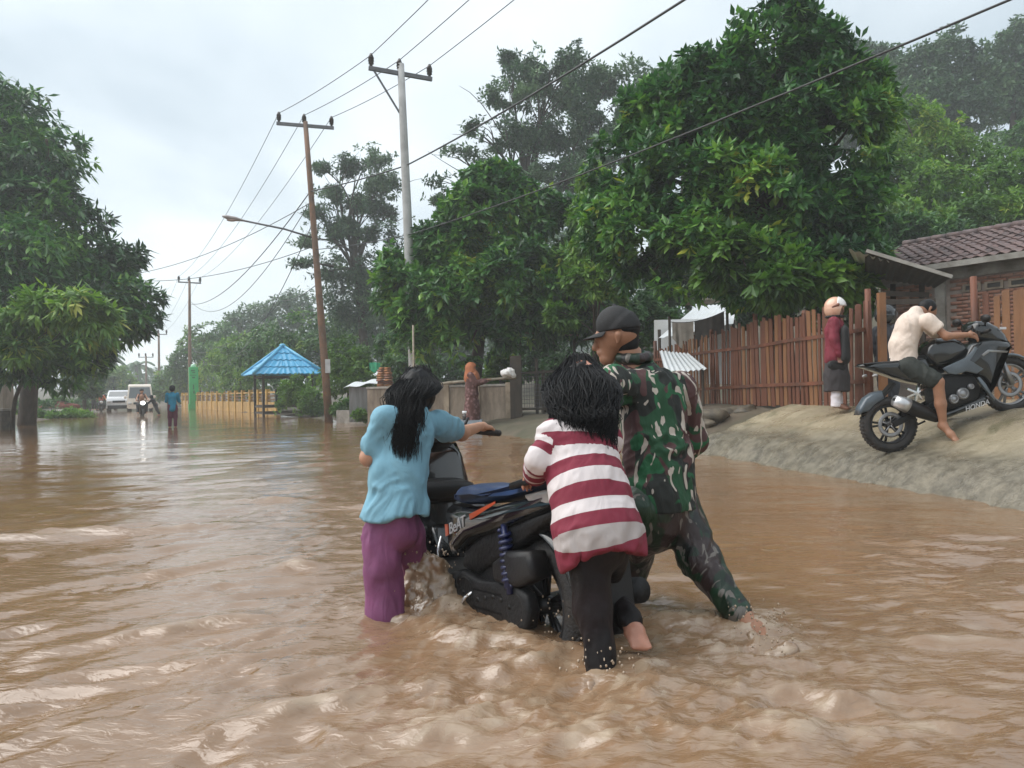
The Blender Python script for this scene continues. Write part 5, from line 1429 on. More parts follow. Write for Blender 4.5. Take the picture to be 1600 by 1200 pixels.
soft('body', body, .011, m_skin, P_s, so_, .03, extra=[(head_prims(hc, hf, hu, 1.0), .006, .022), (hand_prims(wrL, wrL - elL, (0, .3, 1), 1, .7, (.2, .3, -.9)), .004, .008), (hand_prims(wrR, wrR - elR, (-.3, 0, 1), 1, .8, (-.2, .3, -.9)), .004, .008), (foot_prims(anR, toR, 1.05), .006, .012)])
sidev = np.array((.86, .5, 0))
jk = [rc(che + (0, 0, .03), wai, .175, .168, front, 1.34), rc(wai, pel + (0, 0, .005), .168, .178, front, 1.22), rc(shL + (0, 0, -.02), shR + (0, 0, -.02), .082, .082, front, 1.1), rc(nec - (0, 0, .02), che, .075, .15, front, 1.2),
      rc(shL, elL, .078, .066), rc(elL, wrL * .9 + elL * .1, .066, .05), rc(shR, elR, .080, .070), rc(elR, wrR * .9 + elR * .1, .068, .052), rc(pel, pel + (0, 0, -.04), .176, .176, front, 1.2)]
hemz = pel[2] - .015
jacket = soft('jacket', jk, .0085, m_camo, P_s, so_, .035, cuts=[lambda G: hemz - G[..., 2]], wr=.011, wscale=11, wdir=(0.2, 0, 1), wstretch=1.6, seed=3)
cl_p = [nec + np.array((math.cos(t_) * .068, math.sin(t_) * .068, .012 + .012 * math.sin(t_))) for t_ in np.linspace(0, 2 * math.pi, 10)]
soft('collar', [rc(p_, q_, .024, .024) for p_, q_ in zip(cl_p[:-1], cl_p[1:])], .007, m_camo_wet, P_s, so_, .02)
tr = [rc(pel + (0, 0, .02), pel - (0, 0, .06), .155, .15, front, 1.2), rc(hpL, knL, .105, .085), rc(knL, anL, .085, .070), rc(hpR, knR, .108, .086), rc(knR, knR * .1 + anR * .9, .084, .060)]
soft('trousers', tr, .0085, m_camo_wet, P_s, so_, .035, wr=.009, wscale=9, wdir=(.3, -.2, 1), wstretch=2.0, seed=8)
capp = [rc(hc + hu * .045 - hf * .01, hc + hu * .062 + hf * .005, .103, .096, np.cross(hf, hu), 1.08)]
cut_c = hc + hu * .035
cp_o = soft('cap', capp, .005, m_cap, P_s, so_, .02, cuts=[lambda G: -((G - cut_c) @ hu)])
bs = unit(np.cross(hf, hu)); mb = MB()
V = []; F = []
for j in range(5):
    for i in range(13):
        a = (i / 12 - .5) * 2.3; rr_ = .088 + j / 4 * .085 * math.cos(a * .62) ** 1.5
        V.append(hc + hu * (.040 - j * .005 - .012 * a * a * .35) + hf * math.cos(a) * rr_ + bs * math.sin(a) * .092)
for j in range(4):
    for i in range(12): F.append((j * 13 + i, j * 13 + i + 1, (j + 1) * 13 + i + 1, (j + 1) * 13 + i))
V = np.array(V); m0 = len(V); V = np.concatenate([V, V - hu * .005]); F = F + [tuple(q + m0 for q in f[::-1]) for f in F] + [(48 + i + 4, 48 + i + 5, m0 + 48 + i + 5, m0 + 48 + i + 4) for i in range(12)]
mb.add(V, F); mb.build('cap_brim', m_cap, cp_o, True, origin=so_)
mb = MB(); mb.ball(hc + hu * .155, .012, 8); mb.build('cap_button', m_cap, cp_o, True, origin=so_)
hr = [rc(hc + hu * .02 - hf * .026, hc - hu * .035 - hf * .036, .086, .060, np.cross(hf, hu), 1.12)]
soft('hair', hr, .008, m_hair, P_s, so_, .02)

# ================= woman in maroon and white stripes, bent over the scooter tail
to_ = np.array((*W(945, 1040, 2.85)[:2], -.18))
P_t = person('woman in maroon and white striped top with curly black hair pushing from behind', to_)
pel, wai, che, nec = W(934, 835, 2.90), W(920, 770, 2.96), W(904, 702, 3.06), W(903, 645, 3.16)
shL, shR = W(866, 682, 3.02), W(950, 684, 3.18)
elL, wrL = W(842, 720, 2.98), W(836, 741, 3.15)
elR, wrR = W(930, 745, 3.32), W(868, 742, 3.44)
hpL, hpR = W(920, 866, 2.88), W(952, 866, 2.98)
knL, anL = W(926, 955, 2.86), W(944, 1062, 2.77)
knR, anR, toR = W(944, 918, 3.22), W(983, 968, 2.98), W(1000, 1006, 2.90)
front = unit((-.35, .93, -.2)); hc = W(906, 603, 3.26); hf = unit((-.35, .85, -.55)); hu = unit((0, .3, 1))
body = [rc(che, wai, .12, .105, front, 1.3), rc(wai, pel, .10, .095, front, 1.2), rc(nec, hc, .05, .05), rc(shL, elL, .045, .038), rc(elL, wrL, .036, .025), rc(shR, elR, .045, .038), rc(elR, wrR, .036, .025),
        rc(hpL, knL, .065, .05), rc(knL, anL, .055, .036), rc(hpR, knR, .06, .05), rc(knR, anR, .05, .036)] + foot_prims(anL - (0, 0, .06), anL + front * .15 - (0, 0, .12))
soft('body', body, .011, m_skin_foot, P_t, to_, .03, extra=[(head_prims(hc, hf, hu, .97), .008, .022), (hand_prims(wrL, (-.2, .9, -.25), (.9, .2, .3), .92, .9, (0, .1, -1)), .004, .008), (hand_prims(wrR, (-.6, .5, -.35), (-.2, .6, .7), .92, .9, (0, .2, -1)), .004, .008), (foot_prims(anR, toR, .98), .005, .012)])
WHT, MAR, GRW = (.66, .60, .60), (.20, .018, .040), (.42, .38, .37)
bands = [(max(0, i * .0535 - .006), (MAR if i % 2 else (GRW if i == 10 else WHT))) for i in range(12)]
m_str = stripe_mat('maroon_white_stripes', bands)
axis_l = 1.0
top_ = nec + (0, -.03, .02); tot = np.linalg.norm(pel - top_) + .06
sc_ = 1 / .80        # bands are laid out over the length of the garment
dn = W(940, 868, 2.90)
A0 = 0.0
def seg_al(p, q, start):
    return (start, start + np.linalg.norm(np.asarray(q) - np.asarray(p)) * sc_)
t1 = seg_al(top_, che, 0); t2 = seg_al(che, wai, t1[1]); t3 = seg_al(wai, pel, t2[1]); t4 = seg_al(pel, dn, t3[1])
shp = [rc(top_, che, .07, .150, front, 1.2, t1), rc(che, wai, .150, .158, front, 1.22, t2), rc(wai, pel, .148, .170, front, 1.18, t3), rc(pel, dn, .170, .172, front, 1.18, t4),
       rc(shL, shR, .062, .062, front, 1.0, (.06, .06)),
       rc(shL * .8 + elL * .2, elL, .054, .047, al=(.10, .26), pid=1), rc(elL, wrL, .047, .042, al=(.26, .50), pid=1), rc(wrL * .55 + elL * .45, wrL * .98 + elL * .02, .048, .046, al=(.40, .50), pid=1), rc(shR * .8 + elR * .2, elR, .060, .056, al=(.10, .28), pid=1), rc(elR, wrR * .95 + elR * .05, .056, .044, al=(.28, .50), pid=1)]
dnv = unit(dn - wai)
def hem_t(G):
    rel = G - dn.astype(np.float32)
    return (rel @ dnv.astype(np.float32)) - .012 - .05 * np.clip(-(rel[..., 0] + .06) * 4, 0, 1) + .02 * np.cos(rel[..., 0] * 14)
def slit_t(G):
    rel = G - (dn + np.array((-.085, -.13, .06))).astype(np.float32)
    dd = np.abs(rel[..., 0] - .15 * rel[..., 2]) - np.clip(-rel[..., 2] * .22, 0, .05)
    return np.where((rel[..., 1] < .10) & (rel[..., 2] < 0), -dd, -1.0)
soft('striped_top', shp, .0075, m_str, P_t, to_, .03, cuts=[hem_t, slit_t], wr=.0065, wscale=11, wdir=(.5, 0, .8), wstretch=1.4, seed=5, attrs=True, spine=[top_ + (0, -.06, .03), che + (0, -.08, 0), wai + (0, -.08, 0), pel + (0, -.08, 0), dn + (0, -.08, 0)])
m_blackpant = mat('wet_black_trousers', (.006, .0045, .005), .55, .3, 12, .25, 30, dirt=(.022, .010, .012), dirt_amt=.5, dscale=5, spec=.25)
tr = [rc(pel, pel - (0, 0, .03), .125, .115, front, 1.15), rc(hpL, knL, .082, .066), rc(knL, anL - (0, 0, .03), .066, .050), rc(hpR, knR, .076, .066), rc(knR, anR, .068, .05)]
trT = soft('trousers', tr, .008, m_blackpant, P_t, to_, .03, wr=.007, wscale=9, wdir=(0, 0, 1), wstretch=2.2, seed=14)
# pale mud splashes on the trouser leg
mb = MB(); r_ = np.random.default_rng(8)
for i in range(34):
    f = 1 - .55 * r_.random() ** 2.2; p = knL * (1 - f) + (anL - (0, 0, .02)) * f; a = r_.normal(-1.9, .35) ; rad_ = .078 - .018 * f
    c = p + np.array((math.cos(a), math.sin(a), 0)) * rad_
    mb.ball(c, np.array((.0022, .0015, .006)) * r_.uniform(.4, 1.4), 6)
fk = mb.build('foam_flecks', mat('pale_foam', (.62, .52, .42), .6, .1, 20), trT, True, origin=to_); fk['kind'] = 'stuff'
hr_p = [rc(hc + (0, .0, .02), hc - (.0, .02, .03), .094, .092), rc(hc - (0, .03, .04), nec - (.005, .07, .0), .086, .07), rc(nec - (.01, .08, .02), nec - (.015, .15, .03), .06, .03)]
hT = soft('hair', hr_p, .008, m_hair, P_t, to_, .04, wr=.010, wscale=26, seed=2)
r_ = np.random.default_rng(12); mb = MB()
hair_mass(mb, 1500, r_, hc + hu * .115, hc - (0, .015, .015), .125, unit((0, .2, 1)), unit((.10, -1, .1)), nec + (0, .01, .02), .130, .215, .16, .10, .009, .0021, (.3, 1.2), 1.9, .1)
mb.build('hair_strands', m_hair, hT, True, origin=to_)

# ================= woman in blue T-shirt on the left of the scooter
bo_ = np.array((*W(612, 955, 3.66)[:2], -.18))
P_b = person('woman in light blue T-shirt and purple trousers holding the scooter handlebar', bo_)
pel, wai, che, nec = W(618, 815, 3.62), W(622, 745, 3.64), W(634, 680, 3.68), W(645, 630, 3.74)
shL, shR = W(601, 652, 3.60), W(686, 660, 3.82)
elL, wrL = W(576, 715, 3.62), W(600, 716, 3.86)
sc_pos = np.array((.135, 3.36, -.18)); sc_dir = np.array((-.625, 1.0)); sc_yaw = math.atan2(sc_dir[1], sc_dir[0]); sc_rot = (math.radians(2), math.radians(2.5), sc_yaw); sc_scale = (1.07, 1.07, 1.06)
SC_M = Matrix.Translation(Vector(sc_pos)) @ Euler(sc_rot).to_matrix().to_4x4() @ Matrix.Diagonal((*sc_scale, 1))
GR = np.array(SC_M @ Vector((1.012, -.32, .988))); print('grip', GR)
wrR = GR + (-.045, -.080, .040); elR = (W(686, 660, 3.82) + wrR) / 2 + (.0, -.02, -.045)
hpL, hpR = W(600, 822, 3.60), W(634, 822, 3.68)
knL, anL = W(598, 890, 3.60), W(602, 962, 3.60)
knR, anR = W(645, 885, 3.84), W(650, 950, 3.92)
front = unit((-.35, .93, 0)); hc = W(652, 612, 3.80); hf = unit((.05, .9, -.6)); hu = unit((0, .35, 1))
body = [rc(che, wai, .10, .09, front, 1.3), rc(wai, pel, .09, .085, front, 1.2), rc(nec, hc, .05, .05), rc(shL, elL, .046, .038), rc(elL, wrL, .037, .025), rc(shR, elR, .048, .040), rc(elR, wrR, .039, .026),
        rc(hpL, knL, .062, .050), rc(knL, anL, .050, .036), rc(hpR, knR, .056, .046), rc(knR, anR, .055, .036)] + foot_prims(anL - (0, 0, .08), anL + front * .15 - (0, 0, .13)) + foot_prims(anR - (0, 0, .08), anR + front * .15 - (0, 0, .13))
soft('body', body, .010, m_skin_l, P_b, bo_, .03, extra=[(head_prims(hc, hf, hu, .88), .008, .022), (hand_prims(wrR, (.45, .85, -.12), (-.8, .45, .1), .95, 1.05, (.1, .35, -.93)), .0038, .008), (hand_prims(wrL, (.3, .8, 0), (0, 0, 1), .95, .8, (.7, -.2, -.5)), .004, .008)])
m_blue_t = fabric('light_blue_jersey', (.175, .36, .46), .8, var=.16, fold=.5, fscale=6)
dn = W(616, 806, 3.60)
shp = [rc(nec + (0, -.02, 0), che, .066, .124, front, 1.25), rc(che, wai, .125, .132, front, 1.25), rc(wai, pel, .132, .156, front, 1.2), rc(pel, pel - (0, 0, .06), .160, .164, front, 1.2),
       rc(shL, shR, .053, .053, front, 1.0), rc(shL, shL * .3 + elL * .7, .054, .058), rc(shR, shR * .25 + elR * .75, .054, .060), rc(shR - (0, 0, .03), elR * .5 + shR * .5 - (0, 0, .03), .045, .048)]
hz = dn[2]
def hem_b(G): return hz - G[..., 2] + .012 * np.sin(G[..., 0] * 22) + .03 * (G[..., 0] - dn[0])
cutR = shR * .27 + elR * .73; dR = unit(elR - shR); cutL = shL * .15 + elL * .85; dL = unit(elL - shL)
def slv(G):
    r1 = np.where(((G - cutR.astype(np.float32)) ** 2).sum(-1) < .022, (G - cutR.astype(np.float32)) @ dR.astype(np.float32), -1)
    r2 = np.where(((G - cutL.astype(np.float32)) ** 2).sum(-1) < .018, (G - cutL.astype(np.float32)) @ dL.astype(np.float32), -1)
    return r1
soft('t_shirt', shp, .008, m_blue_t, P_b, bo_, .035, cuts=[hem_b, slv], wr=.011, wscale=9, wdir=(.25, 0, 1), wstretch=2.2, seed=9)
m_purple = fabric('purple_trouser_cloth', (.20, .062, .150), .7, var=.2, fold=.4, fscale=7)
tr = [rc(pel + (0, 0, .03), pel - (0, 0, .03), .115, .115, front, 1.1), rc(hpL, knL, .080, .084), rc(knL, anL - (0, 0, .03), .086, .092, front, 1.2), rc(hpR, knR, .074, .068), rc(knR, anR - (0, 0, .03), .068, .074)]
soft('trousers', tr, .0085, m_purple, P_b, bo_, .008, wr=.014, wscale=9, wdir=(0, 0, 1), wstretch=5, seed=19)
hr_p = [rc(hc + hu * .022, hc - (0, .03, .02), .094, .086), rc(hc - (.0, .03, .03), nec - (.0, .08, .0), .07, .05, (0, 1, 0), 1.3), rc(nec - (0, .09, .0), nec - (.012, .140, .10), .050, .040, (0, 1, 0), 1.7), rc(nec - (.012, .150, .10), nec - (.02, .165, .17), .045, .018, (0, 1, 0), 1.7)]
hB = soft('hair', hr_p, .007, m_hair, P_b, bo_, .035, wr=.005, wscale=24, wdir=(0, 0, 1), wstretch=6, seed=4)
r_ = np.random.default_rng(22); mb = MB()
hair_mass(mb, 1250, r_, hc + hu * .108, hc - (0, .005, .005), .108, unit((0, .3, 1)), unit((-.12, -1, .1)), nec + (-.01, .0, .0), .086, .180, .27, .056, .0035, .0019, (.35, 1.1), 1.7)
hair_mass(mb, 22, r_, hc + hu * .108, hc - (0, .01, .01), .110, unit((0, .3, 1)), unit((-.12, -1, .1)), nec + (-.01, .0, .0), .115, .195, .20, .11, .010, .0018, (.6, 1.1), 1.4)
mb.build('hair_strands', m_hair, hB, True, origin=bo_)

# ================= rider on the sport motorcycle
def Z4(zx, zy, Y): return W(1260 + zx / 4.138, 430 + zy / 4.138, Y)
ro_ = np.array((*Z4(640, 590, 8.3)[:2], .45))
P_r = person('barefoot rider in cream T-shirt and dark shorts bent over the black motorcycle', ro_)
pel, wai, che, nec = Z4(625, 560, 8.32), Z4(625, 450, 8.33), Z4(665, 330, 8.33), Z4(705, 235, 8.35)
shR, shL = Z4(790, 300, 8.16), Z4(570, 280, 8.52) * (.35, 1, 1) + Z4(760, 285, 8.52) * (.65, 0, 0)
shL = Z4(740, 290, 8.52)
elR, wrR = Z4(905, 395, 8.08), Z4(1040, 385, 8.10)
elL, wrL = Z4(880, 400, 8.62), Z4(1045, 390, 8.60)
hpR, knR, anR, toR = Z4(660, 590, 8.20), Z4(850, 690, 8.02), Z4(885, 975, 8.05), Z4(975, 1075, 7.95)
hpL, knL, anL, toL = Z4(660, 590, 8.42), Z4(850, 690, 8.62), Z4(840, 880, 8.60), Z4(920, 900, 8.6)
front = unit((.9, 0, -.35)); hc = Z4(765, 190, 8.38); hf = unit((.75, .1, -.7)); hu = unit((.6, .1, .75))
hc = Z4(778, 226, 8.40)
body = [rc(che, wai, .12, .105, front, 1.25), rc(wai, pel, .105, .13, front, 1.15), rc(nec, hc, .052, .052), rc(shR, elR, .048, .040), rc(elR, wrR, .040, .028), rc(shL, elL, .048, .04), rc(elL, wrL, .04, .028),
        rc(hpR, knR, .080, .058), rc(knR, (knR + anR) / 2, .056, .054), rc((knR + anR) / 2, anR, .054, .034), rc(hpL, knL, .08, .058), rc(knL, anL, .056, .035)] + foot_prims(anR, toR) + foot_prims(anL, toL)
soft('body', body, .011, m_skin, P_r, ro_, .03, extra=[(head_prims(hc, hf, hu, .95), .009, .022), (hand_prims(wrR, (.9, .1, -.1), (0, .4, .9), .95, 1.1, (.3, .1, -.9)), .005, .008), (hand_prims(wrL, (.9, 0, -.1), (0, -.4, .9), .95, 1.1, (.3, 0, -.9)), .005, .008)])
m_tee = fabric('cream_tee_cloth', (.66, .55, .47), .85, var=.06, fold=.5)
shp = [rc(nec - (0, 0, .02), che, .085, .155, front, 1.2), rc(che, wai, .155, .15, front, 1.15), rc(wai, pel - (0, 0, .02), .15, .155, front, 1.1), rc(shR, shL, .078, .078), rc(shR, shR * .35 + elR * .65, .078, .075), rc(shL, shL * .35 + elL * .65, .078, .075)]
pz_ = Z4(600, 575, 8.3)[2]
cR = shR * .4 + elR * .6; dRr = unit(elR - shR)
soft('t_shirt', shp, .010, m_tee, P_r, ro_, .035, cuts=[lambda G: pz_ - G[..., 2] + .10 * (G[..., 0] - pel[0]), lambda G: np.where(((G - cR.astype(np.float32)) ** 2).sum(-1) < .02, (G - cR.astype(np.float32)) @ dRr.astype(np.float32), -1)], wr=.008, wscale=8, wdir=(.3, 0, 1), wstretch=2.6, seed=31)
m_short = fabric('dark_green_shorts', (.018, .022, .018), .8)
soft('shorts', [rc(pel, pel - (0, 0, .05), .14, .14), rc(hpR, hpR * .16 + knR * .84, .105, .092), rc(hpL, hpL * .16 + knL * .84, .105, .092)], .011, m_short, P_r, ro_, .035, wr=.007, seed=33)
soft('hair', [rc(hc + hu * .035 - hf * .012, hc + hu * .02 - hf * .03, .086, .080)], .009, m_hair, P_r, ro_, .02)

# ================= pedestrian with peach helmet and maroon jacket
def standing(label, u_feet, v_feet, Y, H, face, h, mats, robe=False, arms=None, helmet=None, seed=0, lean=(0, 0, 0), stride=.0, skin=None, headwear=None, bulk=1.0):
    """plain standing figure; mats: (top, bottom, shoes or None); face: facing direction"""
    b = W(u_feet, v_feet, Y); f = unit((*face, 0)); sd = np.array((f[1], -f[0], 0)); up = np.array((0, 0, 1.0)); s = H / 1.7
    lean = np.asarray(lean, float)
    P = person(label, b)
    pel = b + up * .90 * s + lean * .5; wai = b + up * 1.08 * s + lean * .7; che = b + up * 1.26 * s + lean * .85; nec = b + up * 1.44 * s + lean; hc = b + up * 1.57 * s + lean * 1.1
    sk = skin or m_skin
    bd = [rc(che, wai, .12, .105, f, 1.3), rc(wai, pel, .105, .13, f, 1.2), rc(nec, hc, .05 * s, .05 * s)]
    tp = [rc(nec - up * .03, che, .075 * s, .145 * s, f, 1.2), rc(che, wai, .148 * s, .14 * s, f, 1.2), rc(wai, pel - up * .06, .14 * s, .158 * s, f, 1.15)]
    bt = [rc(pel, pel - up * .05, .14 * s, .14 * s, f, 1.15)]
    ex = [(head_prims(hc, f, up, s), max(.01, h * .7), .022)]
    for i, k in enumerate((1, -1)):
        sh = nec - up * .07 * s + sd * k * .175 * s
        ar = (arms or {}).get(k)
        if ar is None: el = sh - up * .27 * s + sd * k * .05 + f * .01; wr = el - up * .23 * s + f * .05
        else: el = sh + (sd * ar[0][0] * k + f * ar[0][1] + up * ar[0][2]); wr = el + (sd * ar[1][0] * k + f * ar[1][1] + up * ar[1][2])
        bd += [rc(sh, el, .046 * s, .038 * s), rc(el, wr, .038 * s, .026 * s)]
        ex.append((hand_prims(wr, wr - el, f + up * .3, s, .6), max(.006, h * .5), .008))
        tp += [rc(sh, el, .068 * s, .058 * s), rc(el, wr * (1 - mats[3]) + el * mats[3] if len(mats) > 3 else wr, .056 * s, .046 * s)]
        hp = pel + sd * k * .09 * s; an = b + sd * k * .10 * s + up * .08 + f * stride * k; kn = (hp + an) / 2 + f * .03
        bd += [rc(hp, kn, .08 * s, .055 * s), rc(kn, an, .053 * s, .036 * s)] + foot_prims(an, an + f * .15 * s - up * .05, s)
        bt += [rc(hp, kn, .10 * s, .082 * s), rc(kn, an + up * .06, .08 * s, .064 * s)]
    if robe: bt = [rc(pel + up * .02, b + up * .45, .145 * s, .175 * s, f, 1.2), rc(b + up * .45, b + up * (robe - .1), .175 * s, .19 * s, f, 1.15)]
    hemc = [lambda G: (b[2] + robe) - G[..., 2]] if robe else []
    for q_ in tp + bt: q_['ra'] *= bulk; q_['rb'] *= bulk
    soft('body', bd, h, sk, P, b, .03, extra=ex)
    soft('top', tp, h, mats[0], P, b, .035, wr=.008, wscale=9, seed=seed)
    soft('skirt' if robe else 'trousers', bt, h, mats[1], P, b, .035, cuts=hemc, wr=.010, wscale=8, wdir=up, wstretch=4, seed=seed + 3)
    return P, b, dict(hc=hc, f=f, sd=sd, up=up, nec=nec, che=che, pel=pel, s=s)
m_jacket = fabric('maroon_jacket_cloth', (.17, .014, .030), .75); m_skirt = fabric('charcoal_skirt', (.035, .030, .032), .85); m_white_sock = fabric('white_trouser_cuffs', (.70, .66, .70), .85)
P_h, hb, J = standing('pedestrian in maroon jacket and peach helmet standing by the fence', 1308, 641, 10.6, 1.50, (.85, -.5), .014, (m_jacket, m_skirt), .26, seed=41, skin=m_skin_d, bulk=1.22)
m_helm = mat('peach_helmet_shell', (.68, .40, .28), .18, .05, 5, coat=.6); m_helm_w = mat('white_visor', (.75, .72, .70), .15, .05, 5, coat=.5)
hfc = (J['hc'] + J['f'] * .17 - np.array((0, 0, .045))).astype(np.float32)
soft('helmet', [rc(J['hc'] + (0, 0, .015), J['hc'] + (0, 0, .04), .146, .143)], .010, m_helm, P_h, hb, .02, cuts=[lambda G: .132 - np.sqrt(((G - hfc) ** 2).sum(-1)), lambda G: (J['hc'][2] - .11) - G[..., 2]])
soft('visor', [rc(J['hc'] + (0, 0, .015), J['hc'] + (0, 0, .04), .154, .151)], .009, m_helm_w, P_h, hb, .02, cuts=[lambda G: .045 - ((G - J['hc'].astype(np.float32)) @ J['f'].astype(np.float32)), lambda G: (J['hc'][2] + .045) - G[..., 2]])
tr_p = [J['hc'] + np.array((math.cos(t_) * .118, math.sin(t_) * .118, -.095)) for t_ in np.linspace(0, 2 * math.pi, 15)]
soft('helmet_trim', [rc(p_, q_, .014, .014) for p_, q_ in zip(tr_p[:-1], tr_p[1:])], .009, m_cap, P_h, hb, .01)
soft('helmet_band', [rc(J['hc'] + J['f'] * .06 + J['sd'] * .135 + (0, 0, .06), J['hc'] - J['f'] * .01 + J['sd'] * .142 + (0, 0, .03), .022, .014, J['sd'], 1.4)], .008, mat('dark_helmet_decal', (.20, .07, .04), .3), P_h, hb, .01)
for k in (1, -1):
    a = hb + J['sd'] * k * .09
    soft('cuff', [rc(a + (0, 0, .28), a + (0, 0, .03), .058, .070)], .010, m_white_sock, P_h, hb, .02, cuts=[lambda G: (hb[2] + .05) - G[..., 2]], wr=.006)
bgp = hb + J['sd'] * .16 + J['f'] * .14 + np.array((0, 0, .85))
bag = thing('shoulder_bag', 'black bag hanging on the front of the peach helmeted pedestrian', 'bag', bgp)
soft('pouch', [rc(bgp + (0, 0, .22), bgp - (0, 0, .12), .09, .11, J['f'], 1.7)], .013, m_cap, bag, bgp, .02)
MB().tube([bgp + (0, 0, .28), J['nec'] + J['f'] * .10 - (0, 0, .08), J['nec'] + J['sd'] * -.02 + J['f'] * .02 + (0, 0, .02)], .012, 6).build('strap', m_cap, bag, True, origin=bgp)
hbp = Z4(195, 590, 10.45)
o = soft('hand_bag', [rc(hbp + (-.07, 0, .02), hbp + (.07, 0, -.02), .055, .05, (0, 1, 0), 1.6)], .012, m_cap, None, hbp, .02); o.location = tuple(hbp); tag(o, 'small black purse held low by the maroon jacketed pedestrian', 'bag')

m_slate = fabric('slate_jacket', (.035, .038, .048), .8)
P_k, kb, J2 = standing('person in dark jacket and black helmet behind the motorcycle rider', 1387, 652, 10.9, 1.55, (.9, .3), .015, (m_slate, m_slate), False, seed=51)
soft('helmet', [rc(J2['hc'] + (0, 0, .02), J2['hc'] + (0, 0, .04), .150, .146)], .013, mat('black_helmet_shell', (.03, .032, .036), .15, .1, 5, coat=.7), P_k, kb, .02, cuts=[lambda G: (J2['hc'][2] - .10) - G[..., 2]])
soft('visor', [rc(J2['hc'] + J2['f'] * .05 + (0, 0, .07), J2['hc'] + J2['f'] * .09 + (0, 0, .03), .105, .10)], .013, mat('smoked_visor', (.12, .13, .14), .08, .05, 5, coat=.5), P_k, kb, .02)

# ================= woman in headscarf and patterned robe
def batik():
    m = fabric('brown_batik_robe', (.15, .08, .075), .85)
    nt = m.node_tree; N, Lk = nt.nodes, nt.links; b = N['Principled BSDF']
    tc = N.new('ShaderNodeTexCoord'); v = N.new('ShaderNodeTexVoronoi'); v.inputs['Scale'].default_value = 11
    Lk.new(tc.outputs['Object'], v.inputs['Vector'])
    rp = N.new('ShaderNodeValToRGB'); rp.color_ramp.elements[0].position = .25; rp.color_ramp.elements[0].color = (.24, .13, .125, 1); rp.color_ramp.elements[1].position = .5; rp.color_ramp.elements[1].color = (.105, .045, .04, 1)
    Lk.new(v.outputs['Distance'], rp.inputs['Fac']); Lk.new(rp.outputs['Color'], b.inputs['Base Color'])
    return m
m_batik = batik(); m_scarf = fabric('terracotta_scarf', (.40, .14, .06), .85)
P_j, jb, J3 = standing('woman in terracotta headscarf and brown patterned robe before the concrete wall', 738, 664, 20.0, 1.60, (.97, -.1), .02, (m_batik, m_batik), .07, arms={1: ((.02, .14, -.20), (-.05, .24, .06)), -1: ((.02, .14, -.20), (-.05, .24, .06))}, seed=61, bulk=1.4)
soft('headscarf', [rc(J3['hc'] + (0, 0, .03), J3['hc'] - J3['f'] * .03, .125, .125), rc(J3['hc'] - J3['f'] * .03, J3['che'] + (0, 0, .05), .13, .20), rc(J3['hc'], J3['che'] + J3['f'] * .05 + (0, 0, .02), .09, .16)], .018, m_scarf, P_j, jb, .05,
     cuts=[lambda G: .075 - np.sqrt(((G - (J3['hc'] + J3['f'] * .11 - (0, 0, .01)).astype(np.float32)) ** 2).sum(-1))], wr=.01, seed=62)
# white cloth bundle on the rail end
wbp = W(795, 583, 19.8)
o = soft('cloth_bundle', [rc(wbp + (-.10, 0, .0), wbp + (.0, 0, .03), .10, .11), rc(wbp + (.06, 0, .02), wbp + (.12, 0, -.06), .08, .07)], .02, mat('white_cloth', (.78, .76, .74), .8, .08, 8), None, wbp, .04, wr=.03, wscale=9, seed=5); o.location = tuple(wbp); tag(o, 'white crumpled cloth bundle on the rail end beside the gate post', 'bundle')

# ================= people far down the road
m_teal = fabric('teal_shirt', (.015, .22, .36), .8); m_plum = fabric('plum_trousers', (.10, .018, .045), .8); m_darkcl = fabric('dark_clothes', (.03, .03, .035), .85); m_oran = fabric('orange_shirt', (.45, .12, .05), .8)
P_m, mb_, J4 = standing('man in teal shirt and plum trousers wading up the road', 270, 671, 26.0, 1.48, (-.35, .95), .022, (m_teal, m_plum, None, .5), False, arms={1: ((.04, .10, -.24), (-.04, .22, .0)), -1: ((.04, .10, -.24), (-.04, .22, .0))}, seed=71)
soft('hair', [rc(J4['hc'] + (0, 0, .04), J4['hc'] - J4['f'] * .03, .095, .09)], .02, m_hair, P_m, mb_, .02)
# ------------------------------------------------------------------ two-wheelers
m_tyre = mat('tyre_rubber', (.016, .016, .017), .7, .25, 12, .4, 80, dirt=(.07, .05, .035), dirt_amt=.35, dscale=8)
m_blk_gloss = mat('wet_black_paint', (.008, .009, .010), .16, .2, 6, coat=.6, spec=.5)
m_blk_plast = mat('black_plastic', (.009, .009, .010), .42, .25, 10, .12, 90, dirt=(.035, .025, .018), dirt_amt=.2, dscale=6, spec=.3)
m_blk_matt = mat('matt_black_engine', (.012, .012, .013), .5, .3, 12, .3, 50, spec=.25)
m_grey_metal = mat('cast_aluminium', (.30, .30, .31), .38, .15, 12, .2, 60, metal=.75)
m_chrome = mat('polished_metal', (.62, .62, .63), .16, .05, 8, metal=1.0)
m_rim = mat('dark_alloy_rim', (.035, .035, .038), .35, .15, 10, metal=.5)
m_navy = mat('navy_seat_vinyl', (.022, .048, .125), .38, .25, 6, .15, 60)
m_navy_p = mat('navy_spring_paint', (.012, .017, .065), .35, .2, 6)
m_orange = mat('orange_red_decal', (.45, .07, .022), .35, .1, 8)
m_decal_w = mat('white_decal', (.52, .52, .54), .4, .05, 8)
m_tail_red = mat('dark_red_tail_lens', (.16, .008, .010), .15, .2, 8, coat=.5)
m_clear_lens = mat('grey_clear_lens', (.26, .25, .245), .15, .2, 8, coat=.5)
m_bluegrey = mat('blue_grey_paint', (.075, .095, .115), .3, .15, 6, coat=.4)
m_plate = mat('black_number_plate', (.02, .02, .022), .4, .1, 8)

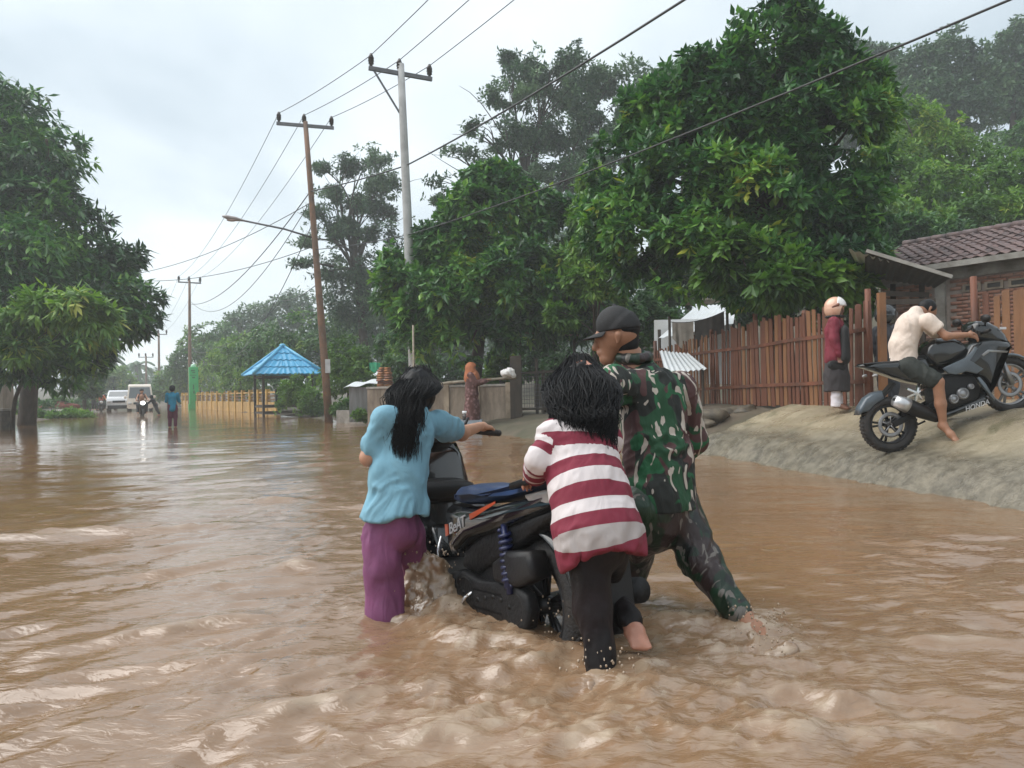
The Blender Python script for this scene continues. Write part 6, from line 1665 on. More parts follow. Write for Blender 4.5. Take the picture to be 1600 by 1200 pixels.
def text_part(name, s, size, m, parent, M, extrude=.002, shear=.25):
    cu = bpy.data.curves.new(name, 'FONT'); cu.body = s; cu.size = size; cu.extrude = extrude; cu.shear = shear; cu.align_x = 'LEFT'
    tmp = bpy.data.objects.new('tmp_text', cu); COL.objects.link(tmp)
    dg = bpy.context.evaluated_depsgraph_get(); me = bpy.data.meshes.new_from_object(tmp.evaluated_get(dg))
    bpy.data.objects.remove(tmp, do_unlink=True)
    me.materials.clear(); me.materials.append(m); me.name = name
    o = link(name, me, parent); o.matrix_local = M
    return o

def wheel(parent, c, R, tw, rim_r, spokes=5, m_rim_=None, disc=True, y_axis=(0, 1, 0), spoke_pair=True, side=-1, knob=.05):
    """wheel > tyre, rim, disc"""
    c = np.asarray(c, float); ax = np.asarray(y_axis, float)
    w = empty('wheel', c); w.parent = parent
    mb = MB(); mb.ring((0, 0, 0), ax, R - tw * .85, tw * .85, tw, 48, 12)
    for i in range(44):                                   # tread blocks
        a = i * 2 * math.pi / 44; rd = np.array((math.cos(a), 0, math.sin(a))); tg = np.array((-math.sin(a), 0, math.cos(a)))
        for s_ in (-1, 1):
            mb.obox(rd * (R - tw * .2) + ax * tw * .42 * s_, rd * tw * (.10 + knob), (tg + ax * .5 * s_) * tw * .22, ax * tw * .22)
    mb.build('tyre', m_tyre, w, True)
    mb = MB(); rr = R - tw * 1.65
    mb.ring((0, 0, 0), ax, rr, .013, tw * .72, 44, 8); mb.cyl(-ax * .05, ax * .05, .04, 16)
    for i in range(spokes):
        for dlt in ((-.14, .14) if spoke_pair else (0,)):
            a = i * 2 * math.pi / spokes + .3
            p0 = np.array((math.cos(a + dlt * .3), 0, math.sin(a + dlt * .3))) * .035; p1 = np.array((math.cos(a + dlt), 0, math.sin(a + dlt))) * (rr - .005)
            mb.beam(p0, p1, .022, .016, ax)
    mb.build('rim', m_rim_ or m_rim, w, True)
    if disc:
        mb = MB(); mb.ring(ax * side * tw * .85, ax, R * .38, R * .075, .003, 40, 6)
        for i in range(5):
            a = i * 2 * math.pi / 5; mb.beam(ax * side * tw * .8, ax * side * tw * .8 + np.array((math.cos(a), 0, math.sin(a))) * R * .36, .014, .006, ax)
        mb.build('brake_disc', m_grey_metal, w, True)
    return w

def arc_guard(name, c, R, a0, a1, hw, m, parent, thick=.012, n=18, drop=.25):
    """curved mudguard over a wheel in the xz plane"""
    V = []; F = []
    prof = [(-1, -drop), (-.8, -.04), (-.4, 0), (0, .012), (.4, 0), (.8, -.04), (1, -drop)]
    k = len(prof)
    for lay in (0, 1):
        for i in range(n + 1):
            a = a0 + (a1 - a0) * i / n; tp = .55 + .45 * math.sin(math.pi * min(max((i / n), .02), .98)) ** .5
            for (yy, dr) in prof:
                r_ = R + dr * hw - lay * thick
                V.append((c[0] + r_ * math.cos(a), yy * hw * tp * (1 - .04 * lay), c[1] + r_ * math.sin(a)))
    m0 = (n + 1) * k
    for lay in (0, 1):
        for i in range(n):
            for j in range(k - 1):
                q = (lay * m0 + i * k + j, lay * m0 + i * k + j + 1, lay * m0 + (i + 1) * k + j + 1, lay * m0 + (i + 1) * k + j)
                F.append(q if lay else q[::-1])
    for i in range(n):
        F.append((i * k, (i + 1) * k, m0 + (i + 1) * k, m0 + i * k)); F.append((i * k + k - 1, m0 + i * k + k - 1, m0 + (i + 1) * k + k - 1, (i + 1) * k + k - 1))
    for i in (0, n): F.append(tuple(i * k + j for j in range(k)) + tuple(m0 + i * k + j for j in range(k - 1, -1, -1)))
    return recalc(link(name, mesh_from(name, V, F, m, True), parent))

def smooth_part(o, w=.008, seg=3):
    recalc(o); return o

# ---------- scooter being pushed through the flood
SC = thing('scooter', 'black scooter with navy seat pushed through the flood by three people', 'scooter', sc_pos, sc_rot)
SC.scale = sc_scale
WB = 1.20
wheel(SC, (0, 0, .275), .29, .068, .2, 5, m_rim, False)
wheel(SC, (WB, 0, .275), .275, .045, .2, 5, m_rim, True)
tap = lambda x, z: (1 - .30 * max(0, (-.02 - x) / .3)) * (1 if x < .45 else 1 - .12 * (x - .45) / .2)
seat = [(.60, .655), (.605, .70), (.56, .735), (.44, .752), (.25, .752), (.08, .768), (-.08, .80), (-.24, .815), (-.33, .805), (-.335, .785), (-.25, .765), (-.05, .74), (.15, .70), (.35, .665), (.5, .65)]
smooth_part(MB().pillow(seat, .135, .045, shrink=tap).build('seat', m_navy, SC, True))
cov = [(-.37, .79), (-.30, .775), (-.15, .745), (.05, .705), (.25, .66), (.45, .645), (.62, .65), (.665, .60), (.66, .52), (.63, .44), (.56, .40), (.50, .44), (.40, .50), (.22, .545), (.05, .60), (-.12, .655), (-.28, .71), (-.36, .755)]
smooth_part(MB().pillow(cov, .165, .05, shrink=tap).build('side_cover', m_blk_gloss, SC, True))
inn = [(-.25, .70), (.05, .62), (.3, .56), (.5, .46), (.52, .36), (.38, .34), (.22, .42), (.05, .50), (-.15, .60)]
smooth_part(MB().pillow(inn, .12, .03).build('frame_cover', m_blk_matt, SC, True))
for s_ in (1, -1):                                        # decal: red mark, white word, orange streak
    if s_ == 1:
        up = unit((.27, 0, .96)); fw = unit((-.96, 0, .27))
        nrm = np.array((0, 1, 0)); xx = unit(np.array((-.945, 0.0, .325))); zz = np.cross(nrm, xx) * 1.0
        zz = unit(np.cross(nrm, xx)); M = Matrix(((xx[0], zz[0], nrm[0], .545), (xx[1], zz[1], nrm[1], .1665), (xx[2], zz[2], nrm[2], .515), (0, 0, 0, 1)))
        zc = zz
        text_part('lettering', 'BeAT', .072, m_decal_w, SC, M)
        mb = MB()
        p = np.array((.345, .163, .60)); mb.add([p, p + xx * .23 + zc * .012, p + xx * .235 + zc * .022, p + zc * .026, p + (0, .005, 0), p + xx * .23 + zc * .012 + (0, .003, 0), p + xx * .235 + zc * .022 + (0, .003, 0), p + zc * .026 + (0, .005, 0)], [(4, 5, 6, 7), (0, 3, 2, 1), (0, 1, 5, 4), (2, 3, 7, 6)])
        recalc(mb.build('decal_streak', m_orange, SC)); mb = MB()
        q = np.array((.585, .160, .502)); mb.add([q, q + xx * .03, q + xx * .035 + zc * .05, q + zc * .055 + xx * .01, q + (0, .006, 0), q + xx * .03 + (0, .006, 0), q + xx * .035 + zc * .05 + (0, .006, 0), q + zc * .055 + xx * .01 + (0, .006, 0)], [(4, 5, 6, 7), (0, 3, 2, 1), (0, 1, 5, 4), (1, 2, 6, 5), (2, 3, 7, 6), (3, 0, 4, 7)])
        recalc(mb.build('decal_mark', m_orange, SC))
mb = MB()                                                # grab rail
mb.tube([(.02, .15, .765), (-.15, .165, .80), (-.32, .12, .83), (-.40, .0, .835), (-.32, -.12, .83), (-.15, -.165, .80), (.02, -.15, .765)], .016, 8)
mb.build('grab_rail', m_blk_plast, SC, True)
smooth_part(MB().pillow([(-.36, .78), (-.42, .765), (-.44, .72), (-.40, .69), (-.30, .70)], .10, .02).build('tail_light', m_tail_red, SC, True))
for s_ in (1, -1):
    smooth_part(MB().pillow([(-.05, .735), (-.20, .765), (-.34, .775), (-.33, .735), (-.20, .705), (-.08, .70)], .018, .012, y=s_ * .118).build('indicator_lens', m_clear_lens, SC, True))
arc_guard('rear_mudguard', (0, .275), .345, math.radians(40), math.radians(185), .10, m_blk_gloss, SC)
mf = MB(); mf.obox((-.40, 0, .43), (.028, 0, .19), (0, .11, 0), (.004, 0, 0)); mf.obox((-.355, 0, .62), (.035, 0, .07), (0, .07, 0), (.006, 0, 0)); bevel(mf.build('mudflap', m_blk_plast, SC), .01)
pl = MB(); pl.obox((-.425, 0, .60), (-.02, 0, .055), (0, .11, 0), (.003, 0, 0)); pl.build('number_plate', m_plate, SC)
cvt = [(-.10, .275), (-.08, .34), (0, .37), (.10, .36), (.30, .34), (.46, .36), (.54, .30), (.54, .22), (.46, .17), (.30, .19), (.10, .20), (0, .18), (-.08, .21)]
smooth_part(MB().pillow(cvt, .032, .03, y=.125).build('transmission_case', m_blk_matt, SC, True))
mb = MB()
for i in range(8): mb.cyl((.04 + i * .065, .152, .275 + .02 * math.sin(i)), (.04 + i * .065, .160, .275 + .02 * math.sin(i)), .011, 8)
mb.ring((.0, .15, .275), (0, 1, 0), .06, .008, n=24); mb.ring((.42, .15, .265), (0, 1, 0), .07, .008, n=24); mb.beam((.1, .152, .31), (.34, .152, .30), .01, .012); mb.beam((.1, .152, .235), (.34, .152, .225), .01, .012)
mb.build('case_ribs', m_blk_plast, SC, True)
eng = MB(); eng.box((.18, -.13, .22), (.52, .10, .42)); bevel(eng.build('engine', m_blk_matt, SC), .03, 3)
ab = MB(); ab.pillow([(-.16, .42), (-.12, .52), (.05, .50), (.16, .44), (.14, .36), (-.02, .36)], .05, .03, y=.125); smooth_part(ab.build('air_box', m_blk_plast, SC, True))
mb = MB(); a, b = np.array((.02, .165, .33)), np.array((.115, .135, .62))
Q = [a + (b - a) * f + .022 * np.array((math.cos(f * 75), math.sin(f * 75), 0)) for f in np.linspace(.12, .85, 150)]
mb.tube(Q, .009, 6); mb.build('shock_spring', m_navy_p, SC, True)
mb = MB(); mb.cyl(a, b, .014, 10); mb.cyl(a + (b - a) * .08, a + (b - a) * .5, .022, 10); mb.build('shock_absorber', m_navy_p, SC, True)
mb = MB(); mb.tube([(.35, -.12, .22), (.2, -.17, .24), (-.05, -.19, .30), (-.36, -.19, .37)], [.02, .03, .055, .05], 14); mb.build('exhaust', m_blk_matt, SC, True)
fl = [(.50, .36), (.60, .335), (.90, .335), (1.00, .36), (1.02, .30), (.92, .26), (.58, .25), (.50, .28)]
smooth_part(MB().pillow(fl, .165, .03).build('floorboard', m_blk_plast, SC, True))
ls = [(.93, .33), (.96, .50), (1.01, .70), (1.06, .88), (1.09, .955), (1.13, .95), (1.15, .85), (1.12, .66), (1.08, .48), (1.05, .33)]
lsw = lambda x, z: .72 + .42 * min(1, max(0, (z - .36) / .35)) - .35 * max(0, (z - .82) / .15)
smooth_part(MB().pillow(ls, .195, .04, shrink=lsw).build('leg_shield', m_blk_gloss, SC, True))
smooth_part(MB().pillow([(.90, .66), (.885, .70), (.90, .735), (1.04, .75), (1.04, .64), (.95, .63)], .17, .03).build('glove_shelf', m_blk_plast, SC, True))
hb_ = [(.985, .955), (.97, 1.0), (1.01, 1.045), (1.10, 1.04), (1.19, .98), (1.20, .91), (1.12, .90), (1.02, .92)]
smooth_part(MB().pillow(hb_, .135, .05).build('handlebar_cover', m_blk_gloss, SC, True))
mb = MB(); mb.obox((1.02, 0, 1.035), (.045, 0, .018), (0, .085, 0), (-.003, 0, .008)); bevel(mb.build('instrument_panel', m_blk_plast, SC), .008)
for s_ in (1, -1):
    mb = MB(); mb.tube([(1.07, s_ * .10, .99), (1.05, s_ * .22, 1.0), (1.0, s_ * .36, .985)], [.013, .013, .013], 8); mb.build('handlebar', m_blk_matt, SC, True)
    mb = MB(); mb.tube([(1.035, s_ * .25, .997), (1.0, s_ * .365, .984)], [.019, .019], 10); mb.ball((.997, s_ * .372, .983), .019, 8); mb.build('grip', m_tyre, SC, True)
    mb = MB(); mb.tube([(1.09, s_ * .20, .995), (1.10, s_ * .28, .985), (1.065, s_ * .37, .972)], .007, 6); mb.build('brake_lever', m_grey_metal, SC, True)
    mb = MB(); mb.tube([(1.08, s_ * .19, 1.0), (1.10, s_ * .24, 1.07)], .008, 6); mb.build('mirror_stem', m_blk_matt, SC, True)
hl = MB(); hl.ball((1.20, 0, .93), (.04, .09, .06), 12); hl.build('headlight', m_clear_lens, SC, True)
arc_guard('front_mudguard', (WB, .275), .335, math.radians(35), math.radians(165), .065, m_blk_gloss, SC)
for s_ in (1, -1):
    mb = MB(); mb.tube([(WB, s_ * .075, .275), (1.13, s_ * .075, .62)], [.022, .02], 10); mb.build('fork', m_blk_matt, SC, True)
mb = MB(); mb.tube([(.62, .17, .50), (.63, .185, .43), (.60, .19, .36), (.57, .18, .30)], .006, 6); mb.build('side_trim', m_chrome, SC, True)
mb = MB(); mb.cyl((.67, .02, .56), (.695, .02, .555), .03, 14); mb.build('ignition_lock', m_chrome, SC, True)
mb = MB(); mb.tube([(.35, .14, .29), (.37, .18, .26), (.42, .19, .20)], .008, 6); mb.build('kick_starter', m_chrome, SC, True)
sd_ = MB(); sd_.tube([(.62, .12, .24), (.50, .19, .20), (.38, .20, .20)], .011, 6); sd_.build('side_stand', m_blk_matt, SC, True)

# ---------- sport motorcycle climbing the apron
Rw, Fw = Z4(530, 965, 8.30), Z4(1300, 705, 8.30)
ax_ = Fw - Rw; wb_m = float(np.linalg.norm(ax_)); pit = math.atan2(ax_[2], math.hypot(ax_[0], ax_[1])); yaw = math.atan2(ax_[1], ax_[0])
print('bike contacts', Rw, Fw)
MC = thing('sport_motorcycle', 'black faired sport motorcycle climbing the wet concrete apron', 'motorcycle', Rw, (0, -pit, yaw))
e1 = np.array((770., -260.)); pxm = np.linalg.norm(e1) / wb_m; e1 /= np.linalg.norm(e1); e2 = np.array((e1[1], -e1[0]))
def bl(zx, zy):
    d = np.array((zx - 530., zy - 965.)); return (float(d @ e1) / pxm, float(d @ e2) / pxm)
def O(*pts): return [bl(*p) for p in pts]
RW_ = 180 / pxm
wheel(MC, (0, 0, 0), RW_, .062, .2, 5, m_rim, True)
wheel(MC, (wb_m, 0, 0), RW_, .052, .2, 5, m_grey_metal, True)
def pil(name, pts, hw, m, inset=.03, y=0.0, shrink=None):
    return smooth_part(MB().pillow(O(*pts), hw, inset, y=y, shrink=shrink).build(name, m, MC, True))
pil('tail_fairing', [(325, 590), (360, 574), (450, 566), (545, 560), (640, 545), (735, 530), (770, 585), (790, 690), (720, 712), (620, 690), (520, 655), (430, 625), (360, 603)], .125, m_blk_gloss, .04, shrink=lambda x, z: .45 + .55 * min(1, max(0, (x + .35) / .45)))
pil('seat', [(350, 574), (450, 562), (545, 556), (640, 540), (740, 516), (755, 545), (640, 572), (500, 580), (400, 586)], .105, m_blk_plast, .02)
pil('fuel_tank', [(735, 525), (745, 470), (775, 432), (820, 413), (900, 406), (955, 425), (1000, 462), (1005, 500), (960, 530), (900, 570), (830, 592), (770, 580)], .15, m_blk_gloss, .06)
pil('side_fairing', [(900, 560), (965, 530), (1010, 455), (1080, 425), (1160, 418), (1240, 432), (1278, 465), (1262, 492), (1225, 520), (1190, 590), (1160, 680), (1140, 770), (1120, 730), (1085, 665), (1020, 632), (950, 632), (900, 610)], .20, m_blk_gloss, .06)
for s_ in (1, -1):
    smooth_part(MB().pillow(O((818, 605), (880, 575), (955, 543), (1005, 495), (1020, 470), (1035, 480), (985, 555), (1070, 608), (1030, 640), (960, 625), (900, 645), (850, 640)), .018, .012, y=s_ * .195).build('side_panel', m_bluegrey, MC, True))
    smooth_part(MB().pillow(O((1060, 520), (1100, 488), (1225, 496), (1218, 508), (1110, 503), (1070, 530)), .008, .006, y=s_ * .202).build('decal_streak', m_grey_metal, MC, True))
    smooth_part(MB().pillow(O((1050, 660), (1085, 700), (1145, 800), (1138, 812), (1075, 730), (1035, 665)), .014, .008, y=s_ * .19).build('fairing_edge', m_bluegrey, MC, True))
pil('nose_fairing', [(1035, 330), (1075, 300), (1130, 305), (1195, 335), (1240, 378), (1270, 430), (1280, 462), (1230, 470), (1150, 440), (1080, 425), (1050, 400)], .15, m_blk_gloss, .06)
pil('windscreen', [(1080, 345), (1095, 300), (1140, 300), (1205, 340), (1190, 355), (1130, 345)], .11, mat('smoked_screen', (.06, .075, .08), .06, .1, 6, coat=.5), .03)
mb = MB(); p = bl(1215, 350); mb.obox((p[0], -.152, p[1]), (.03, 0, -.01), (0, .006, 0), (.003, 0, .012)); mb.build('position_lamp', m_decal_w, MC)
pil('headlight', [(1240, 440), (1275, 452), (1285, 478), (1255, 485)], .11, m_clear_lens, .015)
pil('belly_pan', [(1140, 775), (1128, 815), (1090, 845), (960, 890), (850, 928), (800, 932), (830, 890), (930, 850), (1040, 805), (1090, 760)], .155, m_blk_gloss, .04)
pil('engine', [(830, 660), (900, 640), (1040, 640), (1090, 720), (1080, 800), (960, 850), (850, 880), (800, 840), (790, 740)], .135, m_blk_matt, .04)
mb = MB()
for (q, r_) in (((958, 765), .062), ((900, 800), .05), ((1010, 720), .03)):
    p = bl(*q); mb.cyl((p[0], -.125, p[1]), (p[0], -.165, p[1]), r_, 20); mb.ring((p[0], -.165, p[1]), (0, 1, 0), r_ * .75, .006, n=22)
mb.build('clutch_cover', m_grey_metal, MC, True)
mb = MB()
for s_ in (1, -1):
    a, b = bl(530, 965), bl(840, 815); mb.beam((a[0], s_ * .10, a[1]), (b[0], s_ * .09, b[1]), .028, .065)
bevel(mb.build('swingarm', m_blk_matt, MC), .008)
mb = MB(); pts = [(560, 830), (600, 842), (690, 880), (780, 915), (830, 925)]
Q = [(*bl(*q)[:1], -.185, bl(*q)[1]) for q in pts]; mb.tube(Q, [.066, .078, .074, .056, .03], 18); mb.build('muffler', m_blk_plast, MC, True)
mb = MB(); a, b = bl(512, 808), bl(598, 842); mb.tube([(a[0], -.185, a[1]), (a[0] * .4 + b[0] * .6, -.185, a[1] * .4 + b[1] * .6), (b[0], -.185, b[1])], [.058, .074, .079], 18); mb.build('muffler_cap', mat('brushed_silver', (.55, .55, .56), .35, .1, 20, metal=.7), MC, True)
mb = MB(); a = bl(513, 809); mb.cyl((a[0] - .004, -.185, a[1]), (a[0] + .02, -.185, a[1]), .026, 12); mb.build('muffler_outlet', m_blk_matt, MC, True)
mb = MB(); Q = [bl(830, 925), bl(900, 900), bl(1000, 850), bl(1060, 780), bl(1080, 720)]; mb.tube([(q[0], -.10 + .05 * (i > 1), q[1]) for i, q in enumerate(Q)], .022, 10); mb.build('exhaust_pipe', m_chrome, MC, True)
mb = MB(); c = bl(665, 760)
for q in ((605, 735), (680, 700), (725, 725), (600, 790), (700, 800), (660, 810)):
    p = bl(*q); mb.beam((c[0], -.155, c[1]), (p[0], -.15, p[1]), .02, .028, (0, 1, 0))
mb.build('footpeg_bracket', m_chrome, MC)
mb = MB(); p = bl(800, 850); mb.beam((p[0], -.12, p[1]), (p[0], -.22, p[1]), .03, .02); mb.build('footpeg', m_blk_matt, MC)
pil('rear_hugger', [(318, 905), (335, 850), (370, 795), (420, 760), (475, 745), (490, 800), (450, 825), (415, 850), (390, 880), (350, 890)], .07, m_bluegrey, .02)
mb = MB(); a, b = bl(560, 700), bl(480, 790); mb.beam((a[0], 0, a[1]), (b[0], 0, b[1]), .10, .03); mb.build('tail_bracket', m_blk_plast, MC)
for s_ in (1, -1):
    mb = MB(); a, b, c2 = bl(1300, 705), bl(1235, 560), bl(1140, 380); mb.tube([(a[0], s_ * .085, a[1]), (b[0], s_ * .085, b[1])], [.028, .026], 10); mb.tube([(b[0], s_ * .085, b[1]), (c2[0], s_ * .085, c2[1])], [.021, .021], 10); mb.build('fork', m_grey_metal, MC, True)
    mb = MB(); a, b = bl(1090, 385), bl(1052, 372); mb.tube([(a[0], s_ * .10, a[1]), (b[0], s_ * .36, b[1])], .013, 8); mb.build('handlebar', m_blk_matt, MC, True)
    mb = MB(); p0 = np.array((bl(1090, 385)[0], s_ * .10, bl(1090, 385)[1])); p1 = np.array((bl(1052, 372)[0], s_ * .36, bl(1052, 372)[1])); mb.tube([p0 * .45 + p1 * .55, p1], .019, 10); mb.build('grip', m_tyre, MC, True)
    mb = MB(); p = bl(1065, 295); mb.ball((p[0], s_ * .26, p[1]), (.035, .075, .045), 10); q = bl(1110, 340); mb.tube([(p[0], s_ * .25, p[1]), (q[0], s_ * .13, q[1])], .009, 6); mb.build('mirror', m_blk_plast, MC, True)
    mb = MB(); p = bl(410, 650); mb.ball((p[0], s_ * .12, p[1]), (.03, .035, .018), 8); mb.build('turn_signal', m_clear_lens, MC, True)
fc = bl(1300, 705); arc_guard('front_mudguard', (fc[0], fc[1]), RW_ + .035, math.radians(25), math.radians(150), .07, m_bluegrey, MC)
mb = MB(); a, b = bl(690, 985), bl(800, 945); mb.tube([(a[0], .10, a[1]), ((a[0] + b[0]) / 2, .14, (a[1] + b[1]) / 2 - .02), (b[0], .10, b[1])], .011, 6); mb.build('side_stand', m_blk_matt, MC, True)
p = bl(972, 878); q = bl(1108, 832); xx = unit((q[0] - p[0], 0, q[1] - p[1])); nrm = np.array((0, -1.0, 0)); zz = np.cross(nrm, xx)
text_part('lettering', 'HONDA', .072, m_decal_w, MC, Matrix(((xx[0], zz[0], nrm[0], p[0]), (xx[1], zz[1], nrm[1], -.1585), (xx[2], zz[2], nrm[2], p[1] - .004), (0, 0, 0, 1))), .003, .3)

# ---------- far traffic
m_wpaint = mat('white_car_paint', (.70, .71, .73), .25, .05, 3, coat=.5); m_cream = mat('cream_minibus_paint', (.72, .64, .55), .3, .06, 3, coat=.4)
m_glass_d = mat('dark_window_glass', (.10, .12, .13), .06, .1, 3, coat=.5); m_lamp_off = mat('lamp_glass_clear', (.6, .6, .6), .15, .05, 5)
def emissive(name, col, st):
    m, nt, b = new_mat(name); b.inputs['Emission Color'].default_value = (*col, 1); b.inputs['Emission Strength'].default_value = st; b.inputs['Base Color'].default_value = (.9, .9, .85, 1); return m
m_lamp_on = emissive('lit_headlamp', (1, .97, .9), 3.5)
def car(name, label, cat, u, v, Y, yaw, Wd, Hh, L, hood, m, wind_z, bump_m, sill=.45):
    """seen from its front: front faces local -y"""
    p = W(u, v, Y); t = thing(name, label, cat, (p[0], p[1], -.15), (0, 0, yaw), 'vehicles down the road')
    h = Wd / 2; zb = .38
    zt = Hh
    if hood > 0: prof = [(0, zb), (0, sill + .35), (.12, sill + .52), (hood, sill + .62), (hood + .55, zt - .06), (hood + .9, zt), (L * .62, zt), (L * .72, zt - .35), (L * .74, sill + .5), (L, sill + .5), (L, zb)]
    else: prof = [(0, zb), (-.02, sill + .3), (.05, sill + .55), (.42, zt - .12), (.7, zt), (L - .2, zt), (L, zt - .3), (L, zb)]
    V = []; prof2 = prof; n = len(prof2)
    mb = MB()
    for xk, ins in ((-1, .0), (-.96, 1), (.96, 1), (1, .0)):
        for (yy, zz) in prof2:
            tap_ = 1 - (.14 if zz > sill + .6 else 0) * (zz - sill - .6) / max(.1, zt - sill - .6)
            V.append((xk * h * tap_, yy, zz if ins else zz - .03 * (zz > 1)))
    F = [tuple(range(n)), tuple(range(4 * n - 1, 3 * n - 1, -1))]
    for k in range(3):
        for i in range(n): F.append((k * n + i, k * n + (i + 1) % n, (k + 1) * n + (i + 1) % n, (k + 1) * n + i))
    mb.add(V, F); recalc(bevel(mb.build('body', m, t), .04, 2))
    a, b = (prof[3], prof[4]) if hood > 0 else (prof[2], prof[3])
    ws = MB(); k0 = (a[0] * .88 + b[0] * .12 - .02, a[1] * .88 + b[1] * .12); k1 = (a[0] * .1 + b[0] * .9 - .02, a[1] * .1 + b[1] * .9)
    w0, w1 = h * .86, h * .76
    ws.add([(-w0, k0[0], k0[1]), (w0, k0[0], k0[1]), (w1, k1[0], k1[1]), (-w1, k1[0], k1[1]), (-w0, k0[0] + .03, k0[1]), (w0, k0[0] + .03, k0[1]), (w1, k1[0] + .03, k1[1]), (-w1, k1[0] + .03, k1[1])], [(0, 1, 2, 3), (7, 6, 5, 4), (0, 4, 5, 1), (1, 5, 6, 2), (2, 6, 7, 3), (3, 7, 4, 0)])
    ws.build('windscreen', m_glass_d, t)
    for s_ in (1, -1):
        sw = MB(); y0 = b[0] + .12; y1 = (L * .6 if hood > 0 else L - .4); sw.add([(s_ * (h * .985), y0 - .3, sill + .68), (s_ * (h * .985), y1, sill + .68), (s_ * (h * .885), y1, zt - .16), (s_ * (h * .885), y0 + .1, zt - .16)], [(0, 1, 2, 3)]); sw.build('side_window', m_glass_d, t)
        MB().ball((s_ * h * .78, -.02, sill + .28), (.15, .05, .10), 10).build('headlight', m_lamp_off, t, True)
        MB().ball((s_ * (h + .1), b[0] - .25, sill + .75), (.10, .05, .11), 8).build('mirror', bump_m, t, True)
        for yy in (.75, L - .85):
            w = empty('wheel', (s_ * (h - .12), yy, .34)); w.parent = t
            q = MB(); q.ring((0, 0, 0), (1, 0, 0), .24, .10, .11, 24, 8); q.build('tyre', m_tyre, w, True)
            q = MB(); q.cyl((-.08, 0, 0), (.08, 0, 0), .19, 16); q.build('rim', m_grey_metal, w, True)
    MB().box((-h * .9, -.08, .34), (h * .9, .1, .60)).build('bumper', bump_m, t)
    MB().box((-h * .5, -.04, sill + .2), (h * .5, .03, sill + .36)).build('grille', m_blk_plast, t)
    MB().box((-.22, -.10, .42), (.22, -.083, .54)).build('number_plate', m_plate, t)
    return t
road_yaw = math.atan2(-27.6 + 6.65, 38) * -1.0
car('minibus', 'cream minibus with flat front leading the far traffic', 'minibus', 219, 642, 57, road_yaw * .9, 1.75, 2.15, 4.2, 0, m_cream, 1.0, m_cream)
car('pickup_truck', 'white pickup truck beside the cream minibus', 'pickup', 186, 642, 58, road_yaw * .9, 1.7, 1.75, 4.8, .95, m_wpaint, 1.0, m_blk_plast, .6)
car('car', 'pale car mostly hidden left of the white pickup', 'car', 166, 639, 66, road_yaw * .9, 1.6, 1.45, 3.9, .9, m_wpaint, 1.0, m_wpaint)

def far_moto(label, u, v, Y, yaw, lit, m_body):
    p = W(u, v, Y); t = thing('motorbike', label, 'motorbike', (p[0], p[1], -.18), (0, 0, yaw), 'motorbikes down the road')
    wheel(t, (0, 0, .29), .29, .05, .2, 5, m_rim, False); wheel(t, (1.2, 0, .29), .29, .05, .2, 5, m_rim, False)
    smooth_part(MB().pillow([(-.35, .80), (.1, .72), (.55, .74), (.62, .55), (.45, .4), (.1, .5), (-.3, .68)], .13, .04).build('body', m_body, t, True))
    smooth_part(MB().pillow([(.9, .35), (1.02, .85), (1.1, 1.0), (1.2, .95), (1.15, .6), (1.02, .34)], .18, .04).build('leg_shield', m_body, t, True))
    MB().box((.5, -.15, .3), (.95, .15, .36)).build('floorboard', m_blk_plast, t)
    MB().tube([(1.03, -.34, 1.02), (1.1, 0, 1.0), (1.03, .34, 1.02)], .018, 6).build('handlebar', m_blk_plast, t, True)
    MB().ball((1.21, 0, .90), (.05, .12, .10), 10).build('headlight', m_lamp_on if lit else m_lamp_off, t, True)
    for s_ in (1, -1): MB().tube([(WB, s_ * .07, .29), (1.1, s_ * .07, .75)], .022, 6).build('fork', m_blk_matt, t, True)
    return p
def seated(label, p, yaw, off, top_m, leg_m, skin, h=.03, arms_fwd=True, bare=False, seed=0):
    """rider: off = metres along the bike from its rear wheel"""
    f = np.array((math.cos(yaw), math.sin(yaw), 0)); sd = np.array((f[1], -f[0], 0)); up = np.array((0, 0, 1.0)); b = np.array((p[0], p[1], -.18)) + f * off
    P = person(label, b + up * .75)
    pel = b + up * .86; che = b + up * 1.25 + f * .08; nec = b + up * 1.42 + f * .1; hc = b + up * 1.56 + f * .13
    bd = [rc(che, pel, .13, .13, f, 1.2), rc(nec, hc, .05, .05), rc(hc - up * .05 + f * .03, hc + up * .02, .075, .098)]
    tp = [rc(nec, che, .09, .16, f, 1.2), rc(che, pel, .16, .16, f, 1.15)]; bt = [rc(pel, pel - up * .03, .14, .14)]
    for k in (1, -1):
        sh = nec - up * .06 + sd * k * .17; el = sh + f * .14 - up * .22 + sd * k * .10; wr = b + f * (1.03 - off if arms_fwd else .35) + up * (1.02 if arms_fwd else .95) + sd * k * (.32 if arms_fwd else .16)
        bd += [rc(sh, el, .045, .04), rc(el, wr, .04, .03), rc(wr, wr + f * .07, .035, .025)]; tp += [rc(sh, el, .065, .06)]
        hp = pel + sd * k * .09; kn = hp + f * .40 + sd * k * .12 - up * .08; an = kn - up * .42 - f * .12
        bd += [rc(hp, kn, .08, .058), rc(kn, an, .055, .038), rc(an, an + f * .14 - up * .03, .036, .03)]; bt += [rc(hp, kn, .10, .08), rc(kn, an + up * .05, .078, .062)]
    soft('body', bd, h, skin, P, b + up * .75, .03)
    if not bare: soft('top', tp, h, top_m, P, b + up * .75, .03)
    soft('trousers', bt, h, leg_m, P, b + up * .75, .03)
    soft('hair', [rc(hc + up * .03, hc - f * .03, .10, .095)], h, m_hair, P, b + up * .75, .02)
    return P
my = math.atan2(-.87, .49)
q = far_moto('motorbike with bright headlamp riding toward the camera', 221, 650, 43, my, True, m_blk_gloss)
q = np.array((q[0], q[1], 0))
